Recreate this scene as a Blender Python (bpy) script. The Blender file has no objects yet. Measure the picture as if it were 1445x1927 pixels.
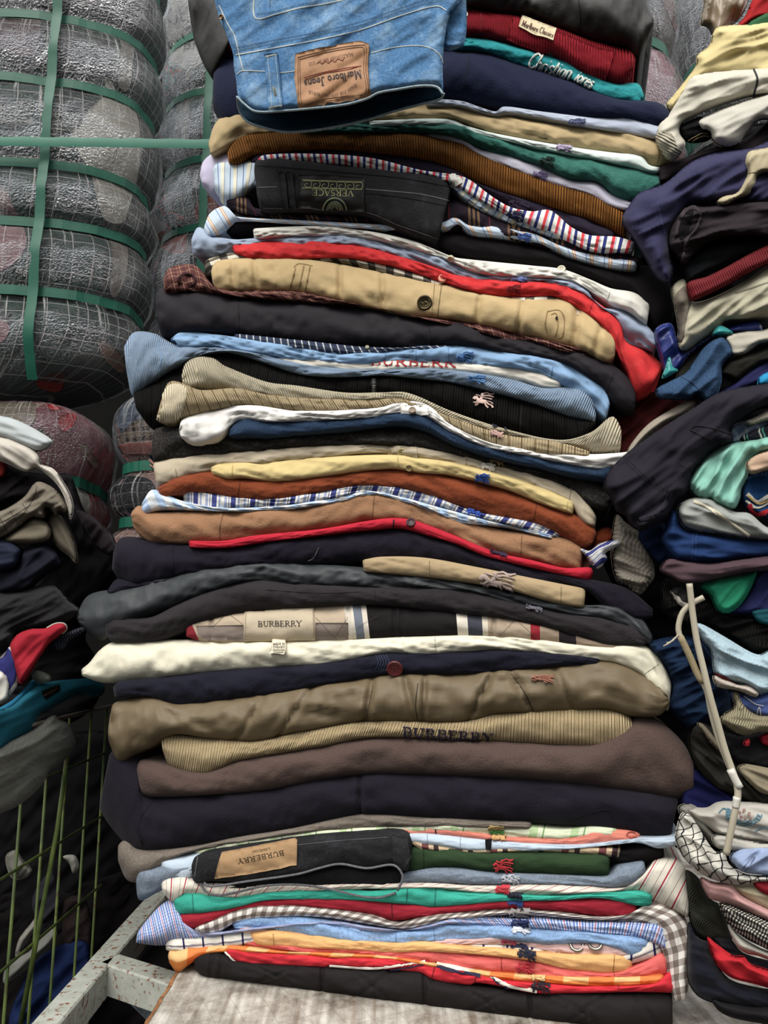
import bpy, math, random
from mathutils import Vector, noise, geometry
from mathutils.bvhtree import BVHTree
random.seed(7)
SC = bpy.context.scene
COL = SC.collection
# ---------------------------------------------------------------- camera, sky, sun, exposure
W, H, F = 1445.0, 1927.0, 1392.0
TH = math.radians(9.8)
CAM = Vector((0, -0.70, 0))
FW = Vector((0, math.cos(TH), math.sin(TH))); UP = Vector((0, -math.sin(TH), math.cos(TH))); RT = Vector((1, 0, 0))
cd = bpy.data.cameras.new('camera'); cam = bpy.data.objects.new('camera', cd); COL.objects.link(cam)
cam.location = CAM; cam.rotation_euler = (math.radians(90) + TH, 0, 0)
cd.sensor_fit = 'VERTICAL'; cd.sensor_height = 36.0; cd.lens = 36.0 * F / H; cd.clip_start = 0.01
SC.camera = cam
wd = bpy.data.worlds.new('overcast_sky'); SC.world = wd; wd.use_nodes = True
nt = wd.node_tree; nt.nodes.clear()
wo = nt.nodes.new('ShaderNodeOutputWorld'); bg = nt.nodes.new('ShaderNodeBackground')
tc = nt.nodes.new('ShaderNodeTexCoord'); sx = nt.nodes.new('ShaderNodeSeparateXYZ'); cr = nt.nodes.new('ShaderNodeValToRGB')
mr = nt.nodes.new('ShaderNodeMapRange'); mr.inputs[1].default_value = -1; mr.inputs[2].default_value = 1
nt.links.new(tc.outputs['Generated'], sx.inputs[0]); nt.links.new(sx.outputs[2], mr.inputs[0]); nt.links.new(mr.outputs[0], cr.inputs[0])
e = cr.color_ramp.elements
e[0].position = 0.42; e[0].color = (0.035, 0.033, 0.03, 1); e[1].position = 0.92; e[1].color = (1.75, 1.78, 1.8, 1)
x = e.new(0.52); x.color = (0.34, 0.335, 0.32, 1)
x = e.new(0.68); x.color = (0.92, 0.93, 0.94, 1)
nt.links.new(cr.outputs[0], bg.inputs[0]); bg.inputs[1].default_value = 1.0
nt.links.new(bg.outputs[0], wo.inputs[0])
sd = bpy.data.lights.new('daylight', 'SUN'); sd.energy = 2.6; sd.angle = math.radians(32); sd.color = (1.0, 0.96, 0.90)
so = bpy.data.objects.new('daylight', sd); COL.objects.link(so)
so.rotation_euler = Vector((0.22, 0.60, -0.77)).to_track_quat('-Z', 'Y').to_euler()
SC.view_settings.view_transform = 'Standard'; SC.view_settings.look = 'None'
SC.view_settings.exposure = 0.28; SC.view_settings.gamma = 1.0; SC.view_settings.use_curve_mapping = False

# ---------------------------------------------------------------- geometry helpers
K = 0.2566                                   # the stack stands turned a little: its front is the plane Y + K X = d
NRM = Vector((K, 1, 0)).normalized()
ZT = -0.306                                  # table top
def ray(px, py):
    return FW + RT * ((px - W / 2) / F) + UP * ((H / 2 - py) / F)
def P(px, py, d=0.0):
    r = ray(px, py); t = (d + 0.70) / (r.y + K * r.x); return CAM + r * t
def PY(px, py, Y):
    r = ray(px, py); return CAM + r * ((Y + 0.70) / r.y)
def PZ(px, py, z):
    r = ray(px, py); return CAM + r * (z / r.z)
def PX(px, py, X):
    r = ray(px, py); return CAM + r * (X / r.x)
def pts(s):
    return [tuple(float(v) for v in p.split(',')) for p in s.split()]
def catmull(p, n, closed=False):
    """resample a polyline smoothly to n points, even in arc length"""
    m = len(p); out = []
    if m == 2 and not closed:
        dense = [(p[0][0] + (p[1][0] - p[0][0]) * i / 20, p[0][1] + (p[1][1] - p[0][1]) * i / 20) for i in range(21)]
    else:
        dense = []
        segs = m if closed else m - 1
        for i in range(segs):
            if closed: a, b, c, d = p[(i - 1) % m], p[i], p[(i + 1) % m], p[(i + 2) % m]
            else: a, b, c, d = p[max(i - 1, 0)], p[i], p[i + 1], p[min(i + 2, m - 1)]
            dl = [max(1e-4, math.dist(q, r) ** 0.5) for q, r in ((a, b), (b, c), (c, d))]
            for k in range(12):
                t = k / 12; r = []
                for j in (0, 1):
                    m1 = (c[j] - a[j]) / (dl[0] + dl[1]) * dl[1] if a != b else (c[j] - b[j])
                    m2 = (d[j] - b[j]) / (dl[1] + dl[2]) * dl[1] if c != d else (c[j] - b[j])
                    r.append((2*t**3 - 3*t*t + 1) * b[j] + (t**3 - 2*t*t + t) * m1 + (-2*t**3 + 3*t*t) * c[j] + (t**3 - t*t) * m2)
                dense.append(tuple(r))
        dense.append(p[0] if closed else p[-1])
    L = [0]
    for i in range(1, len(dense)): L.append(L[-1] + math.dist(dense[i - 1], dense[i]))
    tot = L[-1]; j = 0; cnt = n if closed else n - 1
    for i in range(n):
        s = tot * i / cnt
        while j < len(L) - 2 and L[j + 1] < s: j += 1
        t = (s - L[j]) / max(1e-9, L[j + 1] - L[j])
        out.append((dense[j][0] + (dense[j + 1][0] - dense[j][0]) * t, dense[j][1] + (dense[j + 1][1] - dense[j][1]) * t))
    return out
def plen(p): return sum(math.dist(p[i], p[i + 1]) for i in range(len(p) - 1))

def link(name, verts, faces, mat, parent=None, uv=None, smooth=True, loc=None, mats=None, fm=None):
    """one mesh object; verts are world points, its origin is the base centre (or the parent's)"""
    if parent is not None:
        root = parent; off = Vector((0, 0, 0))
        while root is not None: off += root.location; root = root.parent
        o0 = off
    else:
        if loc is None:
            n = len(verts)
            loc = Vector((sum(v[0] for v in verts) / n, sum(v[1] for v in verts) / n, min(v[2] for v in verts)))
        o0 = loc
    me = bpy.data.meshes.new(name)
    me.from_pydata([(v[0] - o0[0], v[1] - o0[1], v[2] - o0[2]) for v in verts], [], faces)
    if uv:
        l = me.uv_layers.new(name='UVMap'); dat = l.data
        for lp in me.loops: dat[lp.index].uv = uv[lp.vertex_index]
    if smooth:
        for p_ in me.polygons: p_.use_smooth = True
    me.materials.append(mat)
    o = bpy.data.objects.new(name, me); COL.objects.link(o)
    if parent is not None: o.parent = parent
    else: o.location = o0
    return o
def tag(o, label=None, cat=None, group=None, kind=None):
    if label: o['label'] = label
    if cat: o['category'] = cat
    if group: o['group'] = group
    if kind: o['kind'] = kind
    return o
def n3(x, y, z): return noise.noise(Vector((x, y, z)))

# ---------------------------------------------------------------- materials
def c(h):
    h = h.lstrip('#'); o = []
    for i in (0, 2, 4):
        v = int(h[i:i + 2], 16) / 255
        o.append(v / 12.92 if v <= 0.04045 else ((v + 0.055) / 1.055) ** 2.4)
    l_ = .3 * o[0] + .6 * o[1] + .1 * o[2]; k_ = .13
    return tuple(q * (1 - k_) + l_ * k_ for q in o) + (1,)
MC = {}
def fabric(col, kind='woven', U=None, pu=0.02, V=None, pv=0.02, rough=None, warp=0.0, var=0.10, vmix=0.5, ang=0.0, mottle=None, bump=None):
    """procedural cloth: colour, an optional repeating pattern along the cloth (U) and across it (V), and a weave"""
    key = (col, kind, str(U), pu, str(V), pv, rough, warp, var, vmix, ang, mottle, bump)
    if key in MC: return MC[key]
    m = bpy.data.materials.new('cloth_' + kind); m.use_nodes = True; t = m.node_tree; N = t.nodes; L = t.links
    b = N['Principled BSDF']
    uv = N.new('ShaderNodeUVMap'); uv.uv_map = 'UVMap'
    vec = uv.outputs[0]
    if ang:
        mp = N.new('ShaderNodeMapping'); mp.inputs['Rotation'].default_value = (0, 0, math.radians(ang)); L.new(vec, mp.inputs[0]); vec = mp.outputs[0]
    if warp:
        nz = N.new('ShaderNodeTexNoise'); nz.inputs['Scale'].default_value = 14; L.new(vec, nz.inputs[0])
        s1 = N.new('ShaderNodeVectorMath'); s1.operation = 'SUBTRACT'; s1.inputs[1].default_value = (.5, .5, .5); L.new(nz.outputs['Color'], s1.inputs[0])
        s2 = N.new('ShaderNodeVectorMath'); s2.operation = 'SCALE'; s2.inputs['Scale'].default_value = warp; L.new(s1.outputs[0], s2.inputs[0])
        s3 = N.new('ShaderNodeVectorMath'); s3.operation = 'ADD'; L.new(vec, s3.inputs[0]); L.new(s2.outputs[0], s3.inputs[1]); vec = s3.outputs[0]
    sep = N.new('ShaderNodeSeparateXYZ'); L.new(vec, sep.inputs[0])
    def ramp(src, period, bands):
        mu = N.new('ShaderNodeMath'); mu.operation = 'MULTIPLY'; mu.inputs[1].default_value = 1 / period; L.new(src, mu.inputs[0])
        fr = N.new('ShaderNodeMath'); fr.operation = 'FRACT'; L.new(mu.outputs[0], fr.inputs[0])
        r = N.new('ShaderNodeValToRGB'); r.color_ramp.interpolation = 'CONSTANT'; el = r.color_ramp.elements
        L.new(fr.outputs[0], r.inputs[0])
        el[0].position = 0; el[0].color = c(bands[0][1])
        el[1].position = bands[1][0]; el[1].color = c(bands[1][1])
        for q in bands[2:]:
            x_ = el.new(q[0]); x_.color = c(q[1])
        return r.outputs[0]
    if U: cur = ramp(sep.outputs[0], pu, U)
    else:
        rg = N.new('ShaderNodeRGB'); rg.outputs[0].default_value = c(col); cur = rg.outputs[0]
    if V:
        v2 = ramp(sep.outputs[1], pv, V)
        mx = N.new('ShaderNodeMix'); mx.data_type = 'RGBA'; mx.inputs[0].default_value = vmix
        if V[0][1] == 'ffffff': mx.blend_type = 'MULTIPLY'
        L.new(cur, mx.inputs[6]); L.new(v2, mx.inputs[7]); cur = mx.outputs[2]
    # wear and fibre variation
    big = N.new('ShaderNodeTexNoise'); big.inputs['Scale'].default_value = 9; big.inputs['Detail'].default_value = 5; L.new(uv.outputs[0], big.inputs[0])
    fine = N.new('ShaderNodeTexNoise'); fine.inputs['Scale'].default_value = {'fleece': 700, 'wool': 900, 'knit': 500, 'denim': 420, 'suede': 300}.get(kind, 500); fine.inputs['Detail'].default_value = 3
    L.new(uv.outputs[0], fine.inputs[0])
    fa = {'wool': 1.2, 'fleece': 0.7, 'denim': 1.0, 'knit': 0.4, 'marl': 2.0}.get(kind, 0.12)
    ad = N.new('ShaderNodeMath'); ad.operation = 'MULTIPLY_ADD'; ad.inputs[1].default_value = fa; L.new(fine.outputs[0], ad.inputs[0])
    bm_ = N.new('ShaderNodeMath'); bm_.operation = 'MULTIPLY_ADD'; bm_.inputs[1].default_value = var * 2; bm_.inputs[2].default_value = 1 - var - fa / 2; L.new(big.outputs[0], bm_.inputs[0])
    L.new(bm_.outputs[0], ad.inputs[2])
    mu = N.new('ShaderNodeVectorMath'); mu.operation = 'SCALE'; L.new(cur, mu.inputs[0]); L.new(ad.outputs[0], mu.inputs['Scale'])
    last = mu.outputs[0]
    if mottle:      # pale worn streaks or heather flecks of a second colour
        nz = N.new('ShaderNodeTexNoise'); nz.inputs['Scale'].default_value = mottle[1]; nz.inputs['Detail'].default_value = 6; nz.inputs['Roughness'].default_value = .7
        L.new(uv.outputs[0], nz.inputs[0])
        rr = N.new('ShaderNodeMapRange'); rr.inputs[1].default_value = mottle[2]; rr.inputs[2].default_value = mottle[2] + .22; rr.inputs[4].default_value = mottle[3]
        L.new(nz.outputs[0], rr.inputs[0])
        mx = N.new('ShaderNodeMix'); mx.data_type = 'RGBA'; L.new(rr.outputs[0], mx.inputs[0]); L.new(last, mx.inputs[6]); mx.inputs[7].default_value = c(mottle[0]); last = mx.outputs[2]
    L.new(last, b.inputs['Base Color'])
    b.inputs['Roughness'].default_value = rough if rough else {'nylon': .42, 'leather': .36, 'denim': .85}.get(kind, .85)
    b.inputs['Specular IOR Level'].default_value = {'nylon': .4, 'leather': .25}.get(kind, .05)
    if kind in ('fleece', 'wool', 'knit', 'suede'):
        b.inputs['Sheen Weight'].default_value = .05; b.inputs['Sheen Roughness'].default_value = .5
    # surface relief
    sc, st, di = {'woven': (900, .25, .0006), 'knit': (0, .8, .0012), 'rib': (0, .9, .0016), 'corduroy': (0, 1.0, .0016), 'cord_wide': (0, .8, .0012),
                  'fleece': (260, .7, .0015), 'wool': (420, .55, .001), 'denim': (700, .45, .0008), 'nylon': (60, .25, .002), 'leather': (45, .3, .002), 'suede': (200, .3, .001),
                  'pique': (0, .35, .0006), 'marl': (300, .8, .0016), 'waffle': (0, .5, .0006)}[kind]
    bp = N.new('ShaderNodeBump'); bp.inputs['Strength'].default_value = st if bump is None else bump; bp.inputs['Distance'].default_value = di
    if sc:
        z = N.new('ShaderNodeTexNoise'); z.inputs['Scale'].default_value = sc; z.inputs['Detail'].default_value = 4; L.new(uv.outputs[0], z.inputs[0]); L.new(z.outputs[0], bp.inputs['Height'])
    else:
        per = {'knit': (.0022, 0), 'rib': (.0026, 0), 'corduroy': (.0026, 0), 'cord_wide': (.0075, 0), 'pique': (.0012, .0012), 'waffle': (.004, .004)}[kind]
        hs = []
        for ax, pr in ((0, per[0]), (1, per[1])):
            if not pr: continue
            a = N.new('ShaderNodeMath'); a.operation = 'MULTIPLY'; a.inputs[1].default_value = 2 * math.pi / pr; L.new(sep.outputs[ax], a.inputs[0])
            s_ = N.new('ShaderNodeMath'); s_.operation = 'SINE'; L.new(a.outputs[0], s_.inputs[0]); hs.append(s_.outputs[0])
        if len(hs) == 2:
            a = N.new('ShaderNodeMath'); a.operation = 'ADD'; L.new(hs[0], a.inputs[0]); L.new(hs[1], a.inputs[1]); hs = [a.outputs[0]]
        L.new(hs[0], bp.inputs['Height'])
        # relief alone: the valleys between wales get no colour of their own here
    wz = N.new('ShaderNodeTexNoise'); wz.inputs['Scale'].default_value = 26; wz.inputs['Detail'].default_value = 7; wz.inputs['Roughness'].default_value = .55; wz.inputs['Distortion'].default_value = .8
    L.new(uv.outputs[0], wz.inputs[0])
    b2 = N.new('ShaderNodeBump'); b2.inputs['Strength'].default_value = {'woven': .55, 'nylon': .6, 'leather': .4, 'denim': .6}.get(kind, .35); b2.inputs['Distance'].default_value = {'nylon': .0016, 'leather': .003}.get(kind, .0026)
    L.new(wz.outputs[0], b2.inputs['Height']); L.new(bp.outputs[0], b2.inputs['Normal'])
    L.new(b2.outputs[0], b.inputs['Normal'])
    MC[key] = m; return m
def solid(col, rough=.6, metal=0.0, spec=.3, name='plain'):
    key = ('s', col, rough, metal, spec)
    if key in MC: return MC[key]
    m = bpy.data.materials.new(name); m.use_nodes = True; b = m.node_tree.nodes['Principled BSDF']; N = m.node_tree.nodes; L = m.node_tree.links
    z = N.new('ShaderNodeTexNoise'); z.inputs['Scale'].default_value = 60; z.inputs['Detail'].default_value = 4
    tcn = N.new('ShaderNodeTexCoord'); L.new(tcn.outputs['Object'], z.inputs[0])
    hv = N.new('ShaderNodeMapRange'); hv.inputs[3].default_value = .85; hv.inputs[4].default_value = 1.12; L.new(z.outputs[0], hv.inputs[0])
    mu = N.new('ShaderNodeVectorMath'); mu.operation = 'SCALE'; mu.inputs[0].default_value = c(col)[:3]; L.new(hv.outputs[0], mu.inputs['Scale'])
    L.new(mu.outputs[0], b.inputs['Base Color'])
    b.inputs['Roughness'].default_value = rough; b.inputs['Metallic'].default_value = metal; b.inputs['Specular IOR Level'].default_value = spec
    MC[key] = m; return m

# ---------------------------------------------------------------- cloth builders
class Info: pass
INF = {}
def remember(o, verts, faces):
    i = Info(); i.bvh = BVHTree.FromPolygons([Vector(v) for v in verts], faces); INF[o.name] = i; i.o = o; return i
GI = [0]
def loft(name, label, cat, mat, T, B, d=0.0, depth=0.26, R=1.0, wr=0.0012, seed=None, grooves=(), infl=2.5, endr=0.10, parent=None, group=None, wd=(1, 1), fold=0.0, sag=None):
    """a folded garment: its rounded fold faces the front, the layers run back into the stack.
    T and B: upper and lower outline of the folded front, left to right; d: how far back its front stands (m)"""
    GI[0] += 1; seed = GI[0] * 7.13 if seed is None else seed
    T = pts(T) if isinstance(T, str) else T; B = pts(B) if isinstance(B, str) else B
    n = max(14, int(max(plen(T), plen(B)) / 2.8))
    T = catmull(T, n); B = catmull(B, n)
    if parent is None and sag is None: d += (((GI[0] * 37) % 11) - 5) * 0.0006
    ang = [i / 13 for i in range(14)]
    verts = []; uv = []; ul = 0; prev = None
    nv = 14 + 4
    LT = plen(T)
    for i in range(n):
        t, b = T[i], B[i]
        mx, my = (t[0] + b[0]) / 2, (t[1] + b[1]) / 2
        h = max(3.0, math.dist(t, b) + 2 * infl)
        uxv, uyv = (t[0] - b[0]), (t[1] - b[1]); l = math.hypot(uxv, uyv)
        if l < 2: uxv, uyv = 0, -1
        else: uxv, uyv = uxv / l, uyv / l
        if uyv > -0.15 and l < 6: uxv, uyv = 0, -1
        de = min(i, n - 1 - i) / (n - 1) * LT
        e1 = max(6, h * endr); q = min(1, de / e1); shrink = math.sqrt(max(0.02, 1 - (1 - q) ** 2)) if endr else 1
        q2 = min(1, de / max(14, h * .9)); eo = 0.008 * (1 - math.sqrt(max(0, 1 - (1 - q2) ** 2)))
        hh = h / 2 * (0.78 + 0.22 * shrink)
        hm = hh * 0.0005
        c0 = P(mx, my, d)
        if prev is not None: ul += (c0 - prev).length
        prev = c0
        rr = min(0.024, hm * 1.0) * R
        vl = 0; pv_ = None; row = []
        for a in ang:
            s = math.sin((a - .5) * math.pi * .998)          # -1 bottom .. 1 top
            off = rr * (1 - (max(0, 1 - abs(s) ** 2.1)) ** .55)
            qx, qy = mx + uxv * hh * s, my + uyv * hh * s
            env = 1 - abs(s) ** 4 * .6
            wxx, wyy = ul * 26 * wd[0], (s * hm * 60) * wd[1]
            dis = wr * (n3(wxx, wyy, seed) + .5 * n3(wxx * 2.3, wyy * 2, seed + 5)) * 2
            dis += wr * .55 * (1 - abs(n3(ul * 48 + s * 2.2, s * 1.3, seed + 21)) * 4)
            if fold:   # long soft folds running slantwise
                r_ = n3(ul * 22 + s * 1.2, s * .5, seed + 9); dis += fold * (1 - abs(r_) * 3.2)
            for g in grooves:
                gx = g[0] + (g[1] - g[0]) * (1 - s) / 2
                w_ = (g[2] if len(g) > 2 else 4) * 1.9; dp = (g[3] if len(g) > 3 else .0022) * 2.2
                z_ = (qx - gx) / w_
                if abs(z_) < 4: dis -= dp * math.exp(-z_ * z_) - dp * .35 * math.exp(-z_ * z_ / 8)
            p = P(qx, qy, d + off + eo - dis * env)
            if pv_ is not None: vl += (p - pv_).length
            pv_ = p
            row.append((p, vl))
        vm = vl / 2; row = [(p_, v_ - vm) for p_, v_ in row]
        lo, hi = row[0], row[-1]
        bk = [(lo[0] + NRM * depth, lo[1] - depth), (lo[0] + NRM * depth * .08, lo[1] - depth * .08)]
        bk2 = [(hi[0] + NRM * depth * .08, hi[1] + depth * .08), (hi[0] + NRM * depth, hi[1] + depth)]
        for p, v_ in bk + row + bk2:
            verts.append(p); uv.append((ul, v_))
    faces = []
    for i in range(n - 1):
        for j in range(nv - 1):
            a = i * nv + j; faces.append((a, a + nv, a + nv + 1, a + 1))
        a = i * nv; faces.append((a + nv - 1, a + 2 * nv - 1, a + nv, a))
    faces.append(tuple(range(nv))); faces.append(tuple(reversed(range((n - 1) * nv, n * nv))))
    o = link(name, verts, faces, mat, parent, uv)
    if parent is None: tag(o, label, cat, group)
    elif label: o['label'] = label
    remember(o, verts, faces)
    return o

def inside(p, poly):
    x_, y_ = p; r = False; j = len(poly) - 1
    for i in range(len(poly)):
        a, b = poly[i], poly[j]
        if (a[1] > y_) != (b[1] > y_) and x_ < (b[0] - a[0]) * (y_ - a[1]) / (b[1] - a[1]) + a[0]: r = not r
        j = i
    return r
import numpy as np
def fill(poly, step):
    """triangulate a closed outline with evenly spread inner points; returns 2D points, triangles, distance to the edge"""
    xs = [p[0] for p in poly]; ys = [p[1] for p in poly]
    A = np.array(poly); Bp = np.roll(A, -1, 0)
    def dist(q):
        q = np.array(q)[:, None, :]; ab = (Bp - A)[None]; t = ((q - A[None]) * ab).sum(2) / np.maximum(1e-9, (ab ** 2).sum(2))
        t = np.clip(t, 0, 1)[..., None]; return np.sqrt((((A[None] + ab * t) - q) ** 2).sum(2)).min(1)
    cand = []; y = min(ys); k = 0
    while y < max(ys):
        x_ = min(xs) + (step / 2 if k % 2 else 0)
        while x_ < max(xs):
            if inside((x_, y), poly): cand.append((x_, y))
            x_ += step
        y += step * .87; k += 1
    if cand:
        dd = dist(cand); cand = [q for q, e_ in zip(cand, dd) if e_ > step * .5]
    allp = [Vector(p) for p in poly] + [Vector(q) for q in cand]
    nb = len(poly)
    r = geometry.delaunay_2d_cdt(allp, [], [list(range(nb))], 1, 1e-5)
    v2 = [(v.x, v.y) for v in r[0]]; dd = dist(v2)
    # outline order of the result
    order = [None] * nb
    for i, src in enumerate(r[3]):
        for s_ in src:
            if s_ < nb: order[s_] = i
    order = [o_ for o_ in order if o_ is not None]
    oo = [order[0]]
    for q in order[1:]:
        if q != oo[-1]: oo.append(q)
    return v2, r[2], dd, oo
def blob(name, label, cat, mat, outline, d=0.0, Rp=24, Hm=0.015, depth=0.10, ang=0, wr=0.003, fs=1.0, seed=None, parent=None, group=None, step=None, smooth_outline=True, uvang=None, tilt=(0, 0)):
    """a draped piece of clothing: rounded at its edges, with folds running along `ang` degrees, and thick behind"""
    GI[0] += 1; seed = GI[0] * 3.77 if seed is None else seed
    o_ = pts(outline) if isinstance(outline, str) else outline
    area = abs(sum(o_[i][0] * o_[(i + 1) % len(o_)][1] - o_[(i + 1) % len(o_)][0] * o_[i][1] for i in range(len(o_)))) / 2
    step = step or max(3.2, min(7, math.sqrt(area / 1500)))
    cl = o_ + [o_[0]]
    n = max(16, int(plen(cl) / step))
    bd = catmull(o_, n, True) if smooth_outline else o_
    v2, tri, dd, order = fill(bd, step)
    ca, sa = math.cos(math.radians(ang)), math.sin(math.radians(ang))
    ua = math.radians(ang if uvang is None else uvang); cu, su = math.cos(ua), math.sin(ua)
    cx_ = sum(q[0] for q in v2) / len(v2); cy_ = sum(q[1] for q in v2) / len(v2)
    front = []; uv = []
    for (x_, y_), e_ in zip(v2, dd):
        q = min(1, e_ / Rp); h = Hm * math.sqrt(max(0, 1 - (1 - q) ** 2))
        u = (x_ - cx_) * ca - (y_ - cy_) * sa; v = (x_ - cx_) * sa + (y_ - cy_) * ca
        k = .02 * fs
        a_ = n3(u * k * .35, v * k * 1.6, seed) ; b_ = n3(u * k * .6 + 3, v * k * 3.4, seed + 4)
        rd = (1 - 2.6 * abs(a_)) * 1.0 + (1 - 2.6 * abs(b_)) * .45 + n3(u * .03, v * .03, seed + 8) * .8
        w_ = min(1, e_ / 9)
        dis = wr * rd * w_
        p = P(x_, y_, d + Hm - h - dis + tilt[0] * (x_ - cx_) * .001 + tilt[1] * (y_ - cy_) * .001)
        front.append(p); uv.append((((x_ - cx_) * cu - (y_ - cy_) * su) * .0005 + dis * .6, ((x_ - cx_) * su + (y_ - cy_) * cu) * .0005 + dis * .6))
    verts = list(front); nf = len(front)
    faces = [tuple(reversed(t)) for t in tri]
    # orient towards the camera
    f0 = faces[len(faces) // 2]; nn = (verts[f0[1]] - verts[f0[0]]).cross(verts[f0[2]] - verts[f0[0]])
    if nn.dot(FW) > 0: faces = [tuple(reversed(f)) for f in faces]
    # the underside: deepest in the middle, meeting the front along its edge
    for i in range(nf):
        m_ = dd[i] * .0005; dp = min(depth, 1.05 * m_) + .0012
        q0 = P(v2[i][0], v2[i][1], d + Hm + tilt[0] * (v2[i][0] - cx_) * .001 + tilt[1] * (v2[i][1] - cy_) * .001)
        verts.append(q0 + Vector((0, dp, 0))); uv.append(uv[i])
    faces += [tuple(i + nf for i in reversed(f)) for f in faces[:len(tri)]]
    m_ = len(order)
    for i in range(m_):
        a, b = order[i], order[(i + 1) % m_]
        faces.append((a, a + nf, b + nf, b))
    o = link(name, verts, faces, mat, parent, uv)
    if parent is None: tag(o, label, cat, group)
    elif label: o['label'] = label
    remember(o, verts, faces)
    return o

# ---------------------------------------------------------------- things sewn on a surface
def proj(g, px, py, off):
    r = ray(px, py).normalized(); i = INF[g.name]
    hit = i.bvh.ray_cast(CAM, r)
    if hit[0] is None:
        q = P(px, py, 0.01); hit = i.bvh.find_nearest(q)
        if hit[0] is None: return q, Vector((0, -1, 0))
    n = hit[1]
    if n.dot(r) > 0: n = -n
    n = (n * .6 - r * .4).normalized()
    return hit[0] + n * off, n
def patch(g, name, mat, outline, off=.0012, step=5, label=None, uvang=0, thick=.0012, smooth_outline=False, uvs=.0005):
    o_ = pts(outline) if isinstance(outline, str) else outline
    cl = o_ + [o_[0]]
    if smooth_outline: bd = catmull(o_, max(12, int(plen(cl) / step)), True)
    else:
        bd = []
        for i in range(len(o_)):
            a, b = o_[i], o_[(i + 1) % len(o_)]; k = max(1, int(math.dist(a, b) / step))
            bd += [(a[0] + (b[0] - a[0]) * j / k, a[1] + (b[1] - a[1]) * j / k) for j in range(k)]
    v2, tri, dd, order = fill(bd, step)
    cu, su = math.cos(math.radians(uvang)), math.sin(math.radians(uvang))
    top = [proj(g, x_, y_, off) for x_, y_ in v2]; nf = len(top)
    verts = [t[0] for t in top] + [t[0] - t[1] * (thick + off) for t in top]
    uv = [((x_ * cu - y_ * su) * uvs, (x_ * su + y_ * cu) * uvs) for x_, y_ in v2] * 2
    faces = [tuple(t) for t in tri]
    f0 = faces[0]; nn = (verts[f0[1]] - verts[f0[0]]).cross(verts[f0[2]] - verts[f0[0]])
    if nn.dot(FW) > 0: faces = [tuple(reversed(f)) for f in faces]
    m_ = len(order)
    for i in range(m_):
        a, b = order[i], order[(i + 1) % m_]; faces.append((a, a + nf, b + nf, b))
    o = link(name, verts, faces, mat, g, uv)
    if label: o['label'] = label
    remember(o, verts, faces); return o
def strokes(g, name, mat, strk, off=.0008, raise_=.0006, label=None, dens=3.0):
    """thread, print or piping: strk = [(points in the photograph's frame, width)] laid on the surface of g"""
    verts = []; faces = []
    for p, w_ in strk:
        k = max(2, int(plen(p) / dens) + 1); q = catmull(p, k) if len(p) > 1 else p
        k = len(q); base = len(verts)
        for i in range(k):
            a, b = q[max(0, i - 1)], q[min(k - 1, i + 1)]; tx, ty = b[0] - a[0], b[1] - a[1]; l = math.hypot(tx, ty) or 1
            nx, ny = -ty / l * w_ / 2, tx / l * w_ / 2
            for sgn, rz in ((-1, 0), (0, raise_), (1, 0)):
                verts.append(proj(g, q[i][0] + nx * sgn, q[i][1] + ny * sgn, off + rz)[0])
        for i in range(k - 1):
            for j in (0, 1):
                a = base + i * 3 + j; faces.append((a, a + 1, a + 4, a + 3))
    o = link(name, verts, faces, mat, g, smooth=True)
    if label: o['label'] = label
    return o
KN = [([(0, .42), (.06, .55), (.14, .58), (.22, .45), (.3, .40), (.62, .40)], .13), ([(.3, .36), (.62, .36)], .12), ([(.24, .4), (.1, .26), (.0, .27)], .07), ([(.28, .34), (.2, .14), (.08, .1)], .07),
      ([(.6, .4), (.75, .25), (.9, .2), (.97, .06)], .08), ([(.56, .34), (.62, .15), (.74, .02)], .07), ([(.64, .42), (.82, .42), (.98, .32)], .05),
      ([(.36, .45), (.40, .68)], .13), ([(.38, .74), (.44, .82)], .12), ([(.1, .74), (.5, .66)], .04), ([(.42, .8), (.62, .92), (.8, .86), (1, .93)], .05), ([(.46, .72), (.7, .76), (1, .72)], .05), ([(.44, .62), (.7, .6), (.9, .56)], .05), ([(.1, .2), (.3, .28), (.5, .26)], .04)]
def knight(g, x0, y0, w_, h_, col, rot=6, label=None):
    ca, sa = math.cos(math.radians(rot)), math.sin(math.radians(rot)); S = []
    for p, t in KN:
        S.append(([(x0 + (a * w_) * ca + (1 - b) * h_ * -sa * .3, y0 + (1 - b) * h_ + a * w_ * sa) for a, b in p], max(2.2, t * 1.15 * min(w_, h_ * 1.4))))
    return strokes(g, 'embroidered_emblem', solid(col, .7, name='thread'), S, off=.0014, raise_=.0012, label=label, dens=2.5)
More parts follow.
